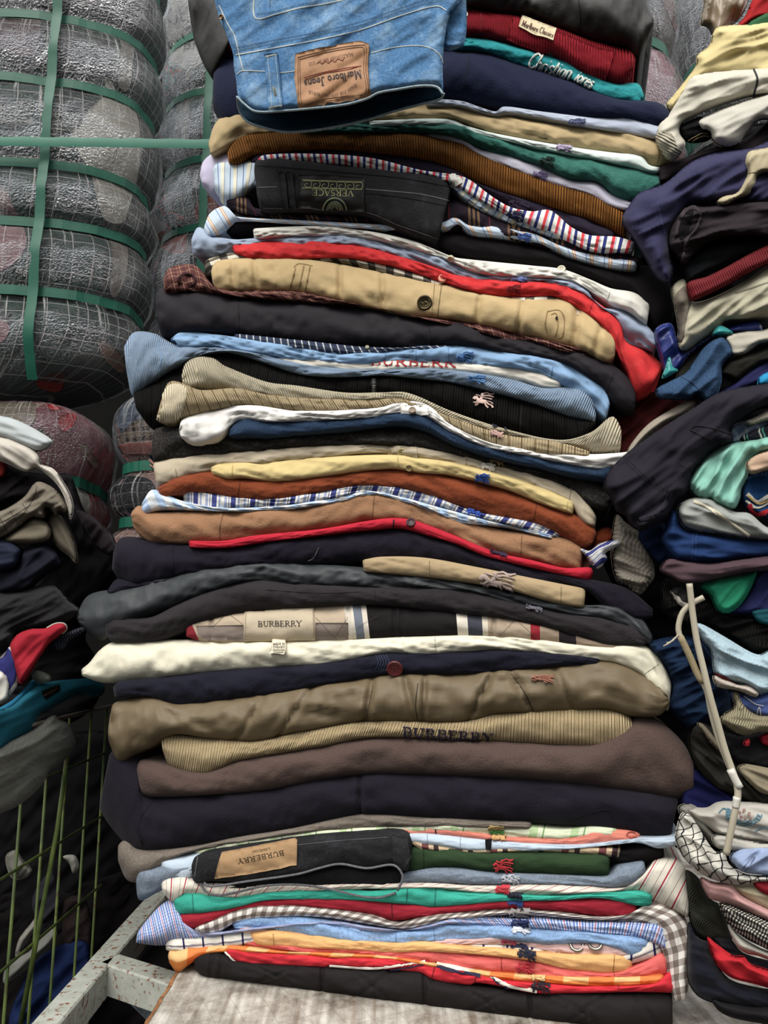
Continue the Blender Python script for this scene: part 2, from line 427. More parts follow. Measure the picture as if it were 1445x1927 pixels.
def button(g, px, py, r, mat, rim=.25, holes=True, name='button', label=None):
    p, n = proj(g, px, py, .0008); q = n.to_track_quat('Z', 'Y'); rm = r * .0005
    verts = []; faces = []; N_ = 20
    prof = [(1.0, -.001), (1.0, .0009), (.92, .0015), (.75, .0014), (.62, .0009), (.3, .0009), (.001, .0009)]
    for rr, z in prof:
        for i in range(N_):
            a = 2 * math.pi * i / N_; verts.append(p + q @ Vector((math.cos(a) * rm * rr, math.sin(a) * rm * rr, z)))
    for j in range(len(prof) - 1):
        for i in range(N_):
            a = j * N_ + i; b = j * N_ + (i + 1) % N_; faces.append((a, b, b + N_, a + N_))
    o = link(name, verts, faces, mat, g)
    if label: o['label'] = label
    if holes:
        v = []; f = []
        for dx, dy in ((1, 1), (-1, 1), (1, -1), (-1, -1)):
            b0 = len(v)
            for i in range(8):
                a = 2 * math.pi * i / 8; v.append(p + q @ Vector((dx * rm * .22 + math.cos(a) * rm * .10, dy * rm * .22 + math.sin(a) * rm * .10, .00105)))
            f.append(tuple(range(b0, b0 + 8)))
        link('thread_holes', v, f, solid('3a3028', .8), o, smooth=False)
    return o
def tube(name, mat, P3, r, parent=None, sides=8, flat=1.0, smooth=True, caps=True):
    P3 = [Vector(p) for p in P3]; n = len(P3); verts = []; faces = []
    for i in range(n):
        t = (P3[min(n - 1, i + 1)] - P3[max(0, i - 1)]).normalized()
        a = t.cross(Vector((0, 1, .01)));  a = a.normalized() if a.length > .05 else Vector((1, 0, 0)); b = a.cross(t).normalized()
        rr = r[i] if isinstance(r, (list, tuple)) else r
        for k in range(sides):
            q = 2 * math.pi * k / sides; verts.append(P3[i] + a * math.cos(q) * rr + b * math.sin(q) * rr * flat)
    for i in range(n - 1):
        for k in range(sides):
            a = i * sides + k; b = i * sides + (k + 1) % sides; faces.append((a, b, b + sides, a + sides))
    if caps: faces += [tuple(reversed(range(sides))), tuple(range((n - 1) * sides, n * sides))]
    return link(name, verts, faces, mat, parent, uv=[(v[0], v[2]) for v in verts], smooth=smooth)
def box8(name, mat, a, b, up, wv, parent=None, label=None, seg=1):
    """a beam from a to b (top centre line), `wv` half width vector, `up` thickness vector downwards"""
    v = [a - wv, a + wv, b + wv, b - wv]; v += [q + up for q in v]
    return link(name, v, [(3, 2, 1, 0), (4, 5, 6, 7), (0, 1, 5, 4), (1, 2, 6, 5), (2, 3, 7, 6), (3, 0, 4, 7)], mat, parent, uv=[(q[0], q[1]) for q in v], smooth=False)
# ---- letters: capitals drawn with stems, bowls and slab serifs, and rounded handwriting
def arc(cx_, cy_, rx, ry, a0, a1, n=9):
    return [(cx_ + rx * math.cos(math.radians(a0 + (a1 - a0) * i / (n - 1))), cy_ + ry * math.sin(math.radians(a0 + (a1 - a0) * i / (n - 1)))) for i in range(n)]
TK, TN = .16, .07
GLY = {
 'B': (.8, [([(.2, 0), (.2, 1)], TK), ([(.05, 0), (.4, 0)], TN), ([(.05, 1), (.4, 1)], TN), ([(.2, .52), (.42, .52)], TN), (arc(.42, .76, .22, .24, 90, -90), .12), (arc(.42, .26, .27, .26, 90, -90), .13)]),
 'U': (.9, [([(.2, 1), (.2, .35)] , TK), (arc(.46, .33, .26, .32, 180, 360), .11), ([(.72, .33), (.72, 1)], TN), ([(.03, 1), (.37, 1)], TN), ([(.56, 1), (.88, 1)], TN)]),
 'R': (.88, [([(.2, 0), (.2, 1)], TK), ([(.05, 0), (.37, 0)], TN), ([(.05, 1), (.4, 1)], TN), ([(.2, .5), (.42, .5)], TN), (arc(.42, .75, .23, .25, 90, -90), .12), ([(.42, .5), (.72, .03), (.86, 0)], .13)]),
 'E': (.78, [([(.2, 0), (.2, 1)], TK), ([(.05, 0), (.68, 0), (.7, .22)], TN), ([(.05, 1), (.65, 1), (.66, .8)], TN), ([(.2, .52), (.5, .52)], TN), ([(.5, .4), (.5, .64)], TN)]),
 'Y': (.88, [([(.1, 1), (.45, .48)], TK), ([(.78, 1), (.45, .48)], TN), ([(.45, .5), (.45, 0)], TK), ([(.28, 0), (.62, 0)], TN), ([(0, 1), (.28, 1)], TN), ([(.62, 1), (.92, 1)], TN)]),
 'V': (.88, [([(.1, 1), (.45, .02)], TK), ([(.8, 1), (.45, .02)], TN), ([(0, 1), (.27, 1)], TN), ([(.64, 1), (.92, 1)], TN)]),
 'A': (.9, [([(.1, 0), (.45, 1)], TN), ([(.8, 0), (.45, 1)], TK), ([(.22, .35), (.68, .35)], TN), ([(0, 0), (.25, 0)], TN), ([(.62, 0), (.92, 0)], TN)]),
 'S': (.66, [(arc(.33, .75, .22, .24, 20, 250) + arc(.33, .26, .24, .25, 80, -150)[1:], .13)]),
 'C': (.86, [(arc(.48, .5, .38, .5, 50, 310, 14), .14)]),
 'M': (1.05, [([(.15, 0), (.15, 1)], TN), ([(.15, 1), (.5, .1)], TK), ([(.85, 1), (.5, .1)], TN), ([(.85, 0), (.85, 1)], TK), ([(.02, 0), (.28, 0)], TN), ([(.7, 0), (1, 0)], TN)]),
 'D': (.9, [([(.2, 0), (.2, 1)], TK), ([(.05, 0), (.4, 0)], TN), ([(.05, 1), (.4, 1)], TN), (arc(.4, .5, .38, .5, 90, -90, 12), .13)]),
 'I': (.42, [([(.2, 0), (.2, 1)], TK), ([(.04, 0), (.36, 0)], TN), ([(.04, 1), (.36, 1)], TN)]),
 'N': (.95, [([(.15, 0), (.15, 1)], TN), ([(.15, 1), (.75, 0)], TK), ([(.75, 0), (.75, 1)], TN), ([(0, 0), (.3, 0)], TN), ([(.6, 1), (.9, 1)], TN)]),
 'O': (.9, [(arc(.45, .5, .37, .5, 0, 360, 18), .12)]), 'F': (.72, [([(.2, 0), (.2, 1)], TK), ([(.05, 0), (.37, 0)], TN), ([(.05, 1), (.65, 1), (.66, .8)], TN), ([(.2, .52), (.5, .52)], TN)]),
 'K': (.9, [([(.2, 0), (.2, 1)], TK), ([(.75, 1), (.25, .45)], TN), ([(.4, .6), (.8, 0)], TK)]), 'T': (.8, [([(.4, 0), (.4, 1)], TK), ([(.05, 1), (.75, 1)], TN), ([(.2, 0), (.6, 0)], TN)]),
 'G': (.9, [(arc(.48, .5, .38, .5, 50, 340, 14), .14), ([(.55, .45), (.88, .45)], TN)]), 'H': (.9, [([(.2, 0), (.2, 1)], TK), ([(.75, 0), (.75, 1)], TK), ([(.2, .5), (.75, .5)], TN)]),
 'P': (.8, [([(.2, 0), (.2, 1)], TK), ([(.05, 0), (.37, 0)], TN), ([(.05, 1), (.4, 1)], TN), (arc(.4, .74, .25, .26, 90, -90), .12), ([(.2, .48), (.4, .48)], TN)]),
 'L': (.75, [([(.2, 0), (.2, 1)], TK), ([(.05, 0), (.66, 0), (.67, .2)], TN)]), 'J': (.6, [([(.4, 1), (.4, .2)], TK), (arc(.2, .2, .2, .22, 0, -150, 7), .12), ([(.2, 1), (.6, 1)], TN)]),
 "'": (.25, [([(.12, .75), (.14, 1)], .1)]), '.': (.3, [([(.1, .04), (.2, .04)], .14)]), ' ': (.4, []),
 'a': (.62, [(arc(.28, .24, .2, .24, 40, 330, 10), .12), ([(.48, .5), (.48, .05), (.6, 0)], .13)]),
 'r': (.48, [([(.12, 0), (.12, .5)], .14), (arc(.3, .3, .18, .2, 160, 50, 6), .1)]),
 'l': (.3, [([(.14, 0), (.14, 1)], .14)]), 'i': (.3, [([(.14, 0), (.14, .5)], .14), ([(.12, .7), (.16, .74)], .13)]),
 'b': (.62, [([(.12, 0), (.12, 1)], .14), (arc(.32, .25, .2, .25, 150, -150, 10), .12)]),
 'o': (.6, [(arc(.29, .25, .21, .25, 0, 360, 14), .12)]),
 'e': (.56, [([(.08, .27), (.48, .27)], .07), (arc(.28, .25, .21, .25, 0, 310, 12), .12)]),
 'n': (.64, [([(.12, 0), (.12, .5)], .14), ([(.12, .38), (.25, .5), (.42, .48), (.48, .3), (.48, 0)], .12)]),
 's': (.5, [([(.42, .42), (.25, .5), (.1, .4), (.2, .27), (.4, .2), (.42, .06), (.22, 0), (.06, .08)], .11)]),
 'c': (.52, [(arc(.28, .25, .21, .25, 50, 310, 10), .12)]), 'h': (.64, [([(.12, 0), (.12, 1)], .13), ([(.12, .36), (.26, .5), (.42, .48), (.48, .3), (.48, 0)], .12)]),
 't': (.42, [([(.18, .8), (.18, .08), (.3, 0), (.4, .06)], .12), ([(.02, .52), (.38, .52)], .08)]), 'd': (.62, [(arc(.27, .25, .2, .25, 40, 330, 10), .12), ([(.48, 1), (.48, 0)], .13)]),
 'g': (.6, [(arc(.27, .25, .2, .25, 40, 330, 10), .12), ([(.47, .5), (.47, -.2), (.25, -.32), (.08, -.22)], .12)]),
}
def text(g, s, p0, p1, h_, mat, mono=None, bold=1.0, slant=0.0, name='lettering', off=.0009, raise_=.0004, label=None, bow=0.0, flip=1):
    """s written from p0 to p1 (baseline ends), letters h_ tall (negative: standing on its head)"""
    tot = sum(GLY[ch][0] for ch in s); L_ = math.dist(p0, p1); k = L_ / tot
    ux_, uy_ = (p1[0] - p0[0]) / L_, (p1[1] - p0[1]) / L_; vx, vy = uy_, -ux_
    S = []; x_ = 0
    for ch in s:
        w_, gl = GLY[ch]
        for p, t in gl:
            q = []
            for a, b in p:
                X_ = (x_ + a) * k + slant * b * abs(h_); Y_ = b * h_ + bow * math.sin(math.pi * (x_ + a) / tot)
                q.append((p0[0] + ux_ * X_ + vx * Y_, p0[1] + uy_ * X_ + vy * Y_))
            S.append((q, max(.7, (mono or t) * abs(h_) * .5 * bold + (mono or t) * k * .5 * bold)))
        x_ += w_
    return strokes(g, name, mat, S, off=off, raise_=raise_, label=label, dens=2.0)
def seam(g, s, w_=1.6, col='2a2420', name='seam', dash=0, off=.0003, label=None):
    p = pts(s) if isinstance(s, str) else s
    if not dash: return strokes(g, name, solid(col, .9, name='thread'), [(p, w_)], off=off, raise_=.0004, label=label)
    q = catmull(p, max(4, int(plen(p) / dash) * 2)); S = [([q[i], q[i + 1]], w_) for i in range(0, len(q) - 1, 2)]
    return strokes(g, 'stitching', solid(col, .9, name='thread'), S, off=off + .0003, raise_=.0004, label=label)
# ================================================================ the setting
def mix_mat(name, c1, c2, scale, lo, hi, rough=.7, bump=.3, stretch=(1, 1, 1), c3=None, rough2=None):
    m = bpy.data.materials.new(name); m.use_nodes = True; t = m.node_tree; N = t.nodes; L = t.links; b = N['Principled BSDF']
    tc_ = N.new('ShaderNodeTexCoord'); mp = N.new('ShaderNodeMapping'); mp.inputs['Scale'].default_value = stretch; L.new(tc_.outputs['Object'], mp.inputs[0])
    z = N.new('ShaderNodeTexNoise'); z.inputs['Scale'].default_value = scale; z.inputs['Detail'].default_value = 8; z.inputs['Roughness'].default_value = .65; L.new(mp.outputs[0], z.inputs[0])
    r = N.new('ShaderNodeMapRange'); r.inputs[1].default_value = lo; r.inputs[2].default_value = hi; L.new(z.outputs[0], r.inputs[0])
    mx = N.new('ShaderNodeMix'); mx.data_type = 'RGBA'; mx.inputs[6].default_value = c(c1); mx.inputs[7].default_value = c(c2); L.new(r.outputs[0], mx.inputs[0]); cur = mx.outputs[2]
    if c3:
        z2 = N.new('ShaderNodeTexNoise'); z2.inputs['Scale'].default_value = scale * 2.7; z2.inputs['Detail'].default_value = 6; L.new(mp.outputs[0], z2.inputs[0])
        r2 = N.new('ShaderNodeMapRange'); r2.inputs[1].default_value = .56; r2.inputs[2].default_value = .66; L.new(z2.outputs[0], r2.inputs[0])
        m2 = N.new('ShaderNodeMix'); m2.data_type = 'RGBA'; m2.inputs[7].default_value = c(c3); L.new(cur, m2.inputs[6]); L.new(r2.outputs[0], m2.inputs[0]); cur = m2.outputs[2]
    L.new(cur, b.inputs['Base Color']); b.inputs['Roughness'].default_value = rough; b.inputs['Specular IOR Level'].default_value = .15
    bp = N.new('ShaderNodeBump'); bp.inputs['Strength'].default_value = bump; bp.inputs['Distance'].default_value = .001; L.new(z.outputs[0], bp.inputs['Height']); L.new(bp.outputs[0], b.inputs['Normal'])
    return m
FLOORZ = -1.05
def slab(name, x0, x1, y0, y1, z0, z1, mat):
    v = [Vector((x, y, z)) for z in (z0, z1) for x, y in ((x0, y0), (x1, y0), (x1, y1), (x0, y1))]
    o = link(name, v, [(3, 2, 1, 0), (4, 5, 6, 7), (0, 1, 5, 4), (1, 2, 6, 5), (2, 3, 7, 6), (3, 0, 4, 7)], mat, uv=[(q[0], q[1]) for q in v], smooth=False)
    tag(o, kind='structure'); return o
slab('floor', -2.2, 2.2, -1.6, 2.2, FLOORZ - .05, FLOORZ, mix_mat('shaded_concrete', '0e0d0b', '080706', 8, .4, .6, .9))  # floor coloured near black for the dark under and between the piles
slab('dark_backing_wall', -2.2, 2.2, 1.6, 1.7, FLOORZ, 2.2, mix_mat('hollow_shade', '080706', '050504', 5, .4, .6, .9))  # wall put in near black so the hollows between the piles read dark

# table: worn laminate board with a chipped wooden edge
TM = bpy.data.materials.new('worn_laminate'); TM.use_nodes = True
t = TM.node_tree; N = t.nodes; L = t.links; b = N['Principled BSDF']
uvn = N.new('ShaderNodeUVMap'); uvn.uv_map = 'UVMap'
z = N.new('ShaderNodeTexNoise'); z.inputs['Scale'].default_value = 22; z.inputs['Detail'].default_value = 9; z.inputs['Roughness'].default_value = .7; L.new(uvn.outputs[0], z.inputs[0])
r = N.new('ShaderNodeValToRGB'); el = r.color_ramp.elements; el[0].position = .34; el[0].color = c('6a6054'); el[1].position = .58; el[1].color = c('c2bdb2'); q = el.new(.44); q.color = c('9c9488'); q = el.new(.75); q.color = c('dedad2'); L.new(z.outputs[0], r.inputs[0])
mp = N.new('ShaderNodeMapping'); mp.inputs['Scale'].default_value = (1, 14, 1); mp.inputs['Rotation'].default_value = (0, 0, .35); L.new(uvn.outputs[0], mp.inputs[0])
z2 = N.new('ShaderNodeTexNoise'); z2.inputs['Scale'].default_value = 9; z2.inputs['Detail'].default_value = 7; L.new(mp.outputs[0], z2.inputs[0])
mx = N.new('ShaderNodeMix'); mx.data_type = 'RGBA'; mx.blend_type = 'MULTIPLY'; mx.inputs[0].default_value = .55; L.new(r.outputs[0], mx.inputs[6])
r2 = N.new('ShaderNodeValToRGB'); el = r2.color_ramp.elements; el[0].position = .35; el[0].color = c('7a6e60'); el[1].position = .6; el[1].color = c('ffffff'); L.new(z2.outputs[0], r2.inputs[0]); L.new(r2.outputs[0], mx.inputs[7])
# rust-coloured stain patches and thin scratches
z3 = N.new('ShaderNodeTexNoise'); z3.inputs['Scale'].default_value = 7; z3.inputs['Detail'].default_value = 5; L.new(mp.outputs[0], z3.inputs[0])
m3 = N.new('ShaderNodeMapRange'); m3.inputs[1].default_value = .57; m3.inputs[2].default_value = .7; m3.inputs[4].default_value = .6; L.new(z3.outputs[0], m3.inputs[0])
x3 = N.new('ShaderNodeMix'); x3.data_type = 'RGBA'; x3.inputs[7].default_value = c('7a5c40'); L.new(m3.outputs[0], x3.inputs[0]); L.new(mx.outputs[2], x3.inputs[6]); cur = x3.outputs[2]
for rot, sc in ((.45, 26), (-1.1, 34)):
    mp2 = N.new('ShaderNodeMapping'); mp2.inputs['Rotation'].default_value = (0, 0, rot); L.new(uvn.outputs[0], mp2.inputs[0])
    wv = N.new('ShaderNodeTexWave'); wv.inputs['Scale'].default_value = sc * .4; wv.inputs['Distortion'].default_value = 1.2; wv.inputs['Detail'].default_value = 2; L.new(mp2.outputs[0], wv.inputs[0])
    mr_ = N.new('ShaderNodeMapRange'); mr_.inputs[1].default_value = .99; mr_.inputs[2].default_value = 1; mr_.inputs[4].default_value = .28; L.new(wv.outputs[1], mr_.inputs[0])
    xx = N.new('ShaderNodeMix'); xx.data_type = 'RGBA'; xx.inputs[7].default_value = c('5a5248'); L.new(mr_.outputs[0], xx.inputs[0]); L.new(cur, xx.inputs[6]); cur = xx.outputs[2]
L.new(cur, b.inputs['Base Color']); b.inputs['Roughness'].default_value = .55
bp = N.new('ShaderNodeBump'); bp.inputs['Strength'].default_value = .3; bp.inputs['Distance'].default_value = .001; L.new(z.outputs[0], bp.inputs['Height']); L.new(bp.outputs[0], b.inputs['Normal'])
A_ = PZ(332, 1832, ZT); B_ = PZ(270, 1935, ZT); dirv = (A_ - B_).normalized()
far = A_ + dirv * .45; near = B_ - dirv * .06
rt = Vector((dirv.y, -dirv.x, 0)) * 1.05
n = 60; tv = []; tf = []
for i in range(n + 1):
    p = near + (far - near) * i / n; w_ = .0016 * n3(i * .8, 0, 1) + .001 * n3(i * 2.3, 0, 4)
    tv += [p - rt.normalized() * w_, p + rt]
tbv = tv + [q - Vector((0, 0, .018)) for q in tv]; m = len(tv)
for i in range(n): a = 2 * i; tf += [(a, a + 1, a + 3, a + 2)]
tf += [tuple(m + i for i in reversed(f)) for f in tf[:n]]
tf += [(0, m, m + 1, 1), (m - 2, m - 1, 2 * m - 1, 2 * m - 2)] + [(2 * i + 1, m + 2 * i + 1, m + 2 * i + 3, 2 * i + 3) for i in range(n)] + [(2 * i, 2 * i + 2, m + 2 * i + 2, m + 2 * i) for i in range(n)]
table = link('market_table', tbv, tf, TM, uv=[((q - near).dot(dirv), (q - near).dot(rt.normalized())) for q in tbv], smooth=False)
tag(table, 'worn whitish laminate table board with chipped brown edge under the main stack', 'table')
ev = []; ef = []
for i in range(n + 1):
    p = tv[2 * i] - rt.normalized() * .0012; w_ = .0035 + .0015 * n3(i * 1.3, 0, 7)
    ev += [p + Vector((0, 0, .0004)), p + rt.normalized() * w_ + Vector((0, 0, .0006)), p - Vector((0, 0, .0185))]
for i in range(n): a = 3 * i; ef += [(a, a + 3, a + 4, a + 1), (a, a + 2, a + 5, a + 3)]
link('chipped_edge', ev, ef, mix_mat('raw_wood', 'a06c3c', '6a4426', 60, .4, .6, .9, .6), table, uv=[(q[0], q[1]) for q in ev])['label'] = 'bare brown wooden edge'
# steel frame, painted pale grey and rusting
RUST = mix_mat('rusty_paint', 'a5a79c', '92968a', 70, .35, .65, .6, .3, c3='6e3c22')
FZ = ZT - .016
fr = bpy.data.objects.new('steel_frame', None); COL.objects.link(fr); a, b = PZ(75, 1935, FZ), PZ(295, 1682, FZ); fr.location = Vector(((a.x + b.x) / 2, (a.y + b.y) / 2, FZ - .03))
tag(fr, 'pale grey painted steel frame with rust spots, left of the table board', 'frame')
bpy.context.view_layer.update()
def beam(name, a, b, wdt, th, ang=None):
    dv = (b - a).normalized(); sd_ = dv.cross(Vector((0, 0, 1))).normalized() * wdt
    v = []; f = []; bv = min(.0016, wdt * .2)
    prof = [(-1, -th), (-1, -bv), (-1 + bv / wdt, 0), (1 - bv / wdt, 0), (1, -bv), (1, -th)]
    for p in (a, b):
        for s_, z_ in prof: v.append(p + sd_ * s_ + Vector((0, 0, z_)))
    k = len(prof)
    for i in range(k): f.append((i, (i + 1) % k, k + (i + 1) % k, k + i))
    f += [tuple(reversed(range(k))), tuple(range(k, 2 * k))]
    return link(name, v, f, RUST, fr, uv=[(q[0], q[1]) for q in v], smooth=False)
a, b = PZ(72, 1940, FZ), PZ(296, 1684, FZ)
bd_ = (b - a).normalized(); beam('side_rail', a - bd_ * .12, b + bd_ * .30, .0125, .03)
a2, b2 = PZ(205, 1812, FZ + .0), PZ(345, 1868, FZ)
beam('cross_rail', PZ(208, 1803, FZ), PZ(208, 1803, FZ) + (PZ(345, 1846, FZ) - PZ(208, 1803, FZ)) * 2.0, .0125, .028)
p = a - bd_ * .1; p2 = b + bd_ * .28
for q in (p2,):
    beam('frame_post', q + Vector((0, 0, -.03)), q + Vector((.001, 0, -.031)), .0125, q.z - .031 - FLOORZ)
# plastic bag hanging under the cross rail
BAGM = bpy.data.materials.new('thin_plastic'); BAGM.use_nodes = True; bb = BAGM.node_tree.nodes['Principled BSDF']; bb.inputs['Base Color'].default_value = c('8a949a'); bb.inputs['Roughness'].default_value = .25; bb.inputs['Alpha'].default_value = .7
blob('plastic_bag', 'crumpled translucent plastic bag hanging beneath the steel cross rail', 'bag', BAGM, '240,1846 290,1858 330,1866 312,1890 290,1930 268,1912 236,1876', d=.10, Rp=14, Hm=.01, depth=.02, ang=40, wr=.008, fs=2)
# ---------------------------------------------------------------- wire cage
CX = -.36
cage = bpy.data.objects.new('wire_cage', None); COL.objects.link(cage); cage.location = (CX, .0, FLOORZ); tag(cage, 'greenish wire cage side at the lower left, its vertical rods in shade', 'cage')
bpy.context.view_layer.update()
WIRE = mix_mat('green_zinc', '4c5a20', '34421c', 25, .4, .6, .4, .2, c3='3a3014')
def cagept(px, py): return PX(px, py, CX)
yt = [PX(px, 1400, CX).y for px in (8, 48, 92, 128, 168, 197)]
ztop = PX(200, 1330, CX).z
for y_ in yt: tube('wire_rod', WIRE, [Vector((CX, y_, FLOORZ + .02)), Vector((CX, y_, ztop))], .0016, cage)
q0, q1 = PX(205, 1322, CX), PX(165, 1345, CX); s_ = (q1.z - q0.z) / (q1.y - q0.y)
for z_ in (ztop, ztop - .058, ztop - .135, ztop - .22, ztop - .32):
    tube('wire_rail', WIRE if z_ != ztop else mix_mat('rusty_wire', '6a5a4a', '8a8078', 25, .4, .6, .4), [Vector((CX + .002, -.25, z_)), Vector((CX + .002, yt[-1] + .012, z_))], .0015 if z_ != ztop else .0024, cage)
tube('wire_rod', WIRE, [PX(38, 1930, CX - .0), PX(78, 1720, CX + .008), PX(108, 1560, CX + .01), PX(126, 1425, CX + .006)], .0026, cage)
# things lying behind the wires, coloured darker for the shade inside the cage
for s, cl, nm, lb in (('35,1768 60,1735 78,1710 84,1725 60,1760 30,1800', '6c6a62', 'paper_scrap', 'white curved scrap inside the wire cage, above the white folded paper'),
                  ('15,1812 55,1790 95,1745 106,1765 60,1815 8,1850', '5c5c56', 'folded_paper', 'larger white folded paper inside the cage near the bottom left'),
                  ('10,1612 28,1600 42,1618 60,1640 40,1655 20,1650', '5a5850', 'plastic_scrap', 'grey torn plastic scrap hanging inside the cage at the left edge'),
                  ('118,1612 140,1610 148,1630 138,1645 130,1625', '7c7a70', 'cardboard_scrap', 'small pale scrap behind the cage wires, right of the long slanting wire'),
                  ('40,1855 75,1800 160,1770 165,1850 120,1940 20,1935', '101c3c', 'blue_cloth', 'dark blue cloth heaped inside the cage at the bottom left'),
                  ('60,1700 75,1660 100,1640 112,1700 80,1740', '222228', 'grey_cloth', 'dim grey cloth behind the cage wires'),
                  ('118,1700 160,1690 170,1780 130,1810', '1e1716', 'brown_cloth', 'dim brown cloth standing behind the rightmost cage wires'),
                  ('-30,1400 110,1380 230,1400 240,1700 -30,1750', '0c0c0e', 'black_cloth', 'black cloth added for the dark upper half of the cage'),  # this and the next: black cloths added for the cage's dark inside
                  ('-30,1700 110,1670 260,1640 330,1760 320,1960 -30,1960', '0e0c0c', 'dark_cloth', 'near-black cloth added for the dark lower half of the cage')):
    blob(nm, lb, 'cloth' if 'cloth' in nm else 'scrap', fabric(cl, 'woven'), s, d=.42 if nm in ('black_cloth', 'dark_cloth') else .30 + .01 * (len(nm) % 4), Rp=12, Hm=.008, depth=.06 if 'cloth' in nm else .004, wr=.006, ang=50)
# ================================================================ the folded stack, from its top down
ST = {}
def G(key, name, label, cat, mat, T, B, **k):
    ST[key] = loft(name, label, cat, mat, T, B, **k); return ST[key]
dk = solid('2a2622', .7, name='thread')

G('leather', 'leather_jacket', 'black leather jacket folded on the very top of the stack, behind the blue jeans', 'jacket', fabric('1d1a18', 'leather', rough=.55), 
  '352,-60 500,-60 900,-60 1130,-60 1206,-40 1222,10 1230,38', '354,10 370,85 402,140 440,70 620,36 860,18 930,24 1000,34 1060,56 1110,74 1180,92 1202,112 1231,42', d=-.004, wr=.002, fold=.002, endr=.15)
seam(ST['leather'], '1085,-20 1092,30 1088,66', 1.5, '0c0b0a')
g = G('redcord', 'corduroy_jacket', 'dark red corduroy jacket with a small cream name label on its pocket flap', 'jacket', fabric('9e1424', 'corduroy'),
  '388,45 430,48 600,40 865,14 930,22 1000,34 1060,56 1110,74 1180,94 1196,106', '408,106 440,108 600,90 870,72 950,80 1010,98 1050,108 1090,130 1130,150 1168,162 1194,132', wr=.0015)
patch(g, 'pocket_flap', fabric('a81628', 'corduroy'), '966,32 1020,48 1125,92 1157,98 1140,150 1100,136 1060,112 1010,96 954,74', off=.0016)
lb = patch(g, 'name_label', fabric('cfc09a', 'woven'), '982,33 1046,58 1040,79 976,53', off=.0034, label='small cream woven name label')
text(lb, 'Marlboro Classics', (981, 48), (1040, 71), 11, solid('5a1a1c', .8), mono=.13, off=.0005)
button(g, 874, 30, 8, solid('8f8676', .35, .8), holes=False, name='snap', label='round metal snap')
button(g, 1038, 102, 7, solid('6a6152', .35, .8), holes=False, name='snap')
seam(g, '905,22 906,50 900,72', 1.4, '6a0e18'); seam(g, '1187,96 1190,120 1180,150', 1.6, '6a0e18')
g = G('teal', 'fleece_sweater', 'teal fleece sweater with white script embroidery under the red corduroy jacket', 'sweater', fabric('0f8b90', 'fleece'),
  '858,80 872,72 920,76 960,86 1010,100 1050,110 1090,132 1130,150 1170,158 1200,160 1212,186', '850,94 880,92 920,98 975,120 1020,131 1080,152 1120,174 1150,188 1185,192 1208,190', wr=.002, d=.003)
S = []
def script(g, s, p0, ang, h, mat, w):
    x_ = 0; ca, sa = math.cos(math.radians(ang)), math.sin(math.radians(ang)); S = []
    for ch in s:
        wd_, gl = GLY[ch]
        if ch == 'C': gl = [(arc(.5, .5, .38, .5, 40, 320, 14), 0)]
        for p, t in gl:
            q = [(x_ + (a + b * .35) * h * .72, -b * h) for a, b in p]
            S.append(([(p0[0] + a * ca - b * sa, p0[1] + a * sa + b * ca) for a, b in q], w))
        x_ += wd_ * h * .66
    return strokes(g, 'script_embroidery', mat, S, off=.0012, raise_=.0014, dens=2, label='white chain-stitched script')
script(g, 'Christian', (990, 124), 17, 27, solid('dfe2da', .9, name='thread'), 3.6)
script(g, 'iores', (1080, 150), 26, 22, solid('dfe2da', .9, name='thread'), 3.2)
g = G('navywool', 'wool_coat', 'thick navy wool coat folded just above the khaki trousers', 'coat', fabric('1b2038', 'wool'),
  '402,125 425,104 600,100 845,96 920,99 975,120 1060,148 1120,174 1170,190 1235,194 1262,212', '400,205 428,240 480,240 600,215 830,188 870,190 950,205 1020,216 1100,223 1180,222 1240,240 1266,232', d=-.001)
seam(g, '884,96 877,140 868,190', 1.5, '0d1020')
G('s5', 'dress_shirt', 'pale grey-blue shirt directly under the thick navy wool coat', 'shirt', fabric('aab3c4', 'woven'),
  '800,188 865,192 900,203 932,212 950,203 1020,212 1110,222 1180,218 1240,238 1258,242', '800,196 865,198 925,213 960,211 1050,226 1100,236 1180,252 1240,260 1256,256')
knight(ST['s5'], 1070, 222, 32, 12, '6f78a0')
g = G('khaki', 'trousers', 'khaki trousers with a drooping left corner, folded below the navy wool coat', 'trousers', fabric('b59e72', 'woven'),
  '392,272 408,232 440,206 478,222 560,230 700,214 800,194 850,196 930,214 1000,228 1080,236 1130,235 1200,250 1240,262 1272,280', '395,286 400,291 425,280 470,258 560,245 700,233 840,228 880,238 930,252 1000,262 1080,275 1160,290 1225,312 1268,296', wr=.0025, fold=.0018, d=.001)
seam(g, '1235,262 1240,290 1236,308', 1.5, '7d6b48')
G('mint', 'cotton_shirt', 'thin pale mint shirt between the khaki trousers and the green fleece', 'shirt', fabric('ccd9d2', 'woven'),
  '690,230 835,226 880,240 930,253 1050,275 1160,290 1203,292 1220,312 1242,318', '690,236 830,234 875,246 925,257 1050,286 1150,305 1205,318 1240,324', d=.001)
knight(ST['mint'], 1047, 270, 30, 13, 'a596b4', 10)
g = G('green', 'fleece_jumper', 'fuzzy sea-green fleece jumper with a dark green horse emblem', 'jumper', fabric('2c665a', 'fleece', mottle=('428276', 40, .5, .5)),
  '560,240 700,232 800,234 862,236 925,257 1050,288 1150,306 1205,318 1242,334', '560,250 700,247 830,250 870,262 910,280 1000,305 1070,336 1125,342 1160,372 1200,378 1242,350', wr=.0025, d=-.002)
knight(g, 1017, 292, 28, 20, '0f2a22', 10, 'dark green horse and rider emblem')
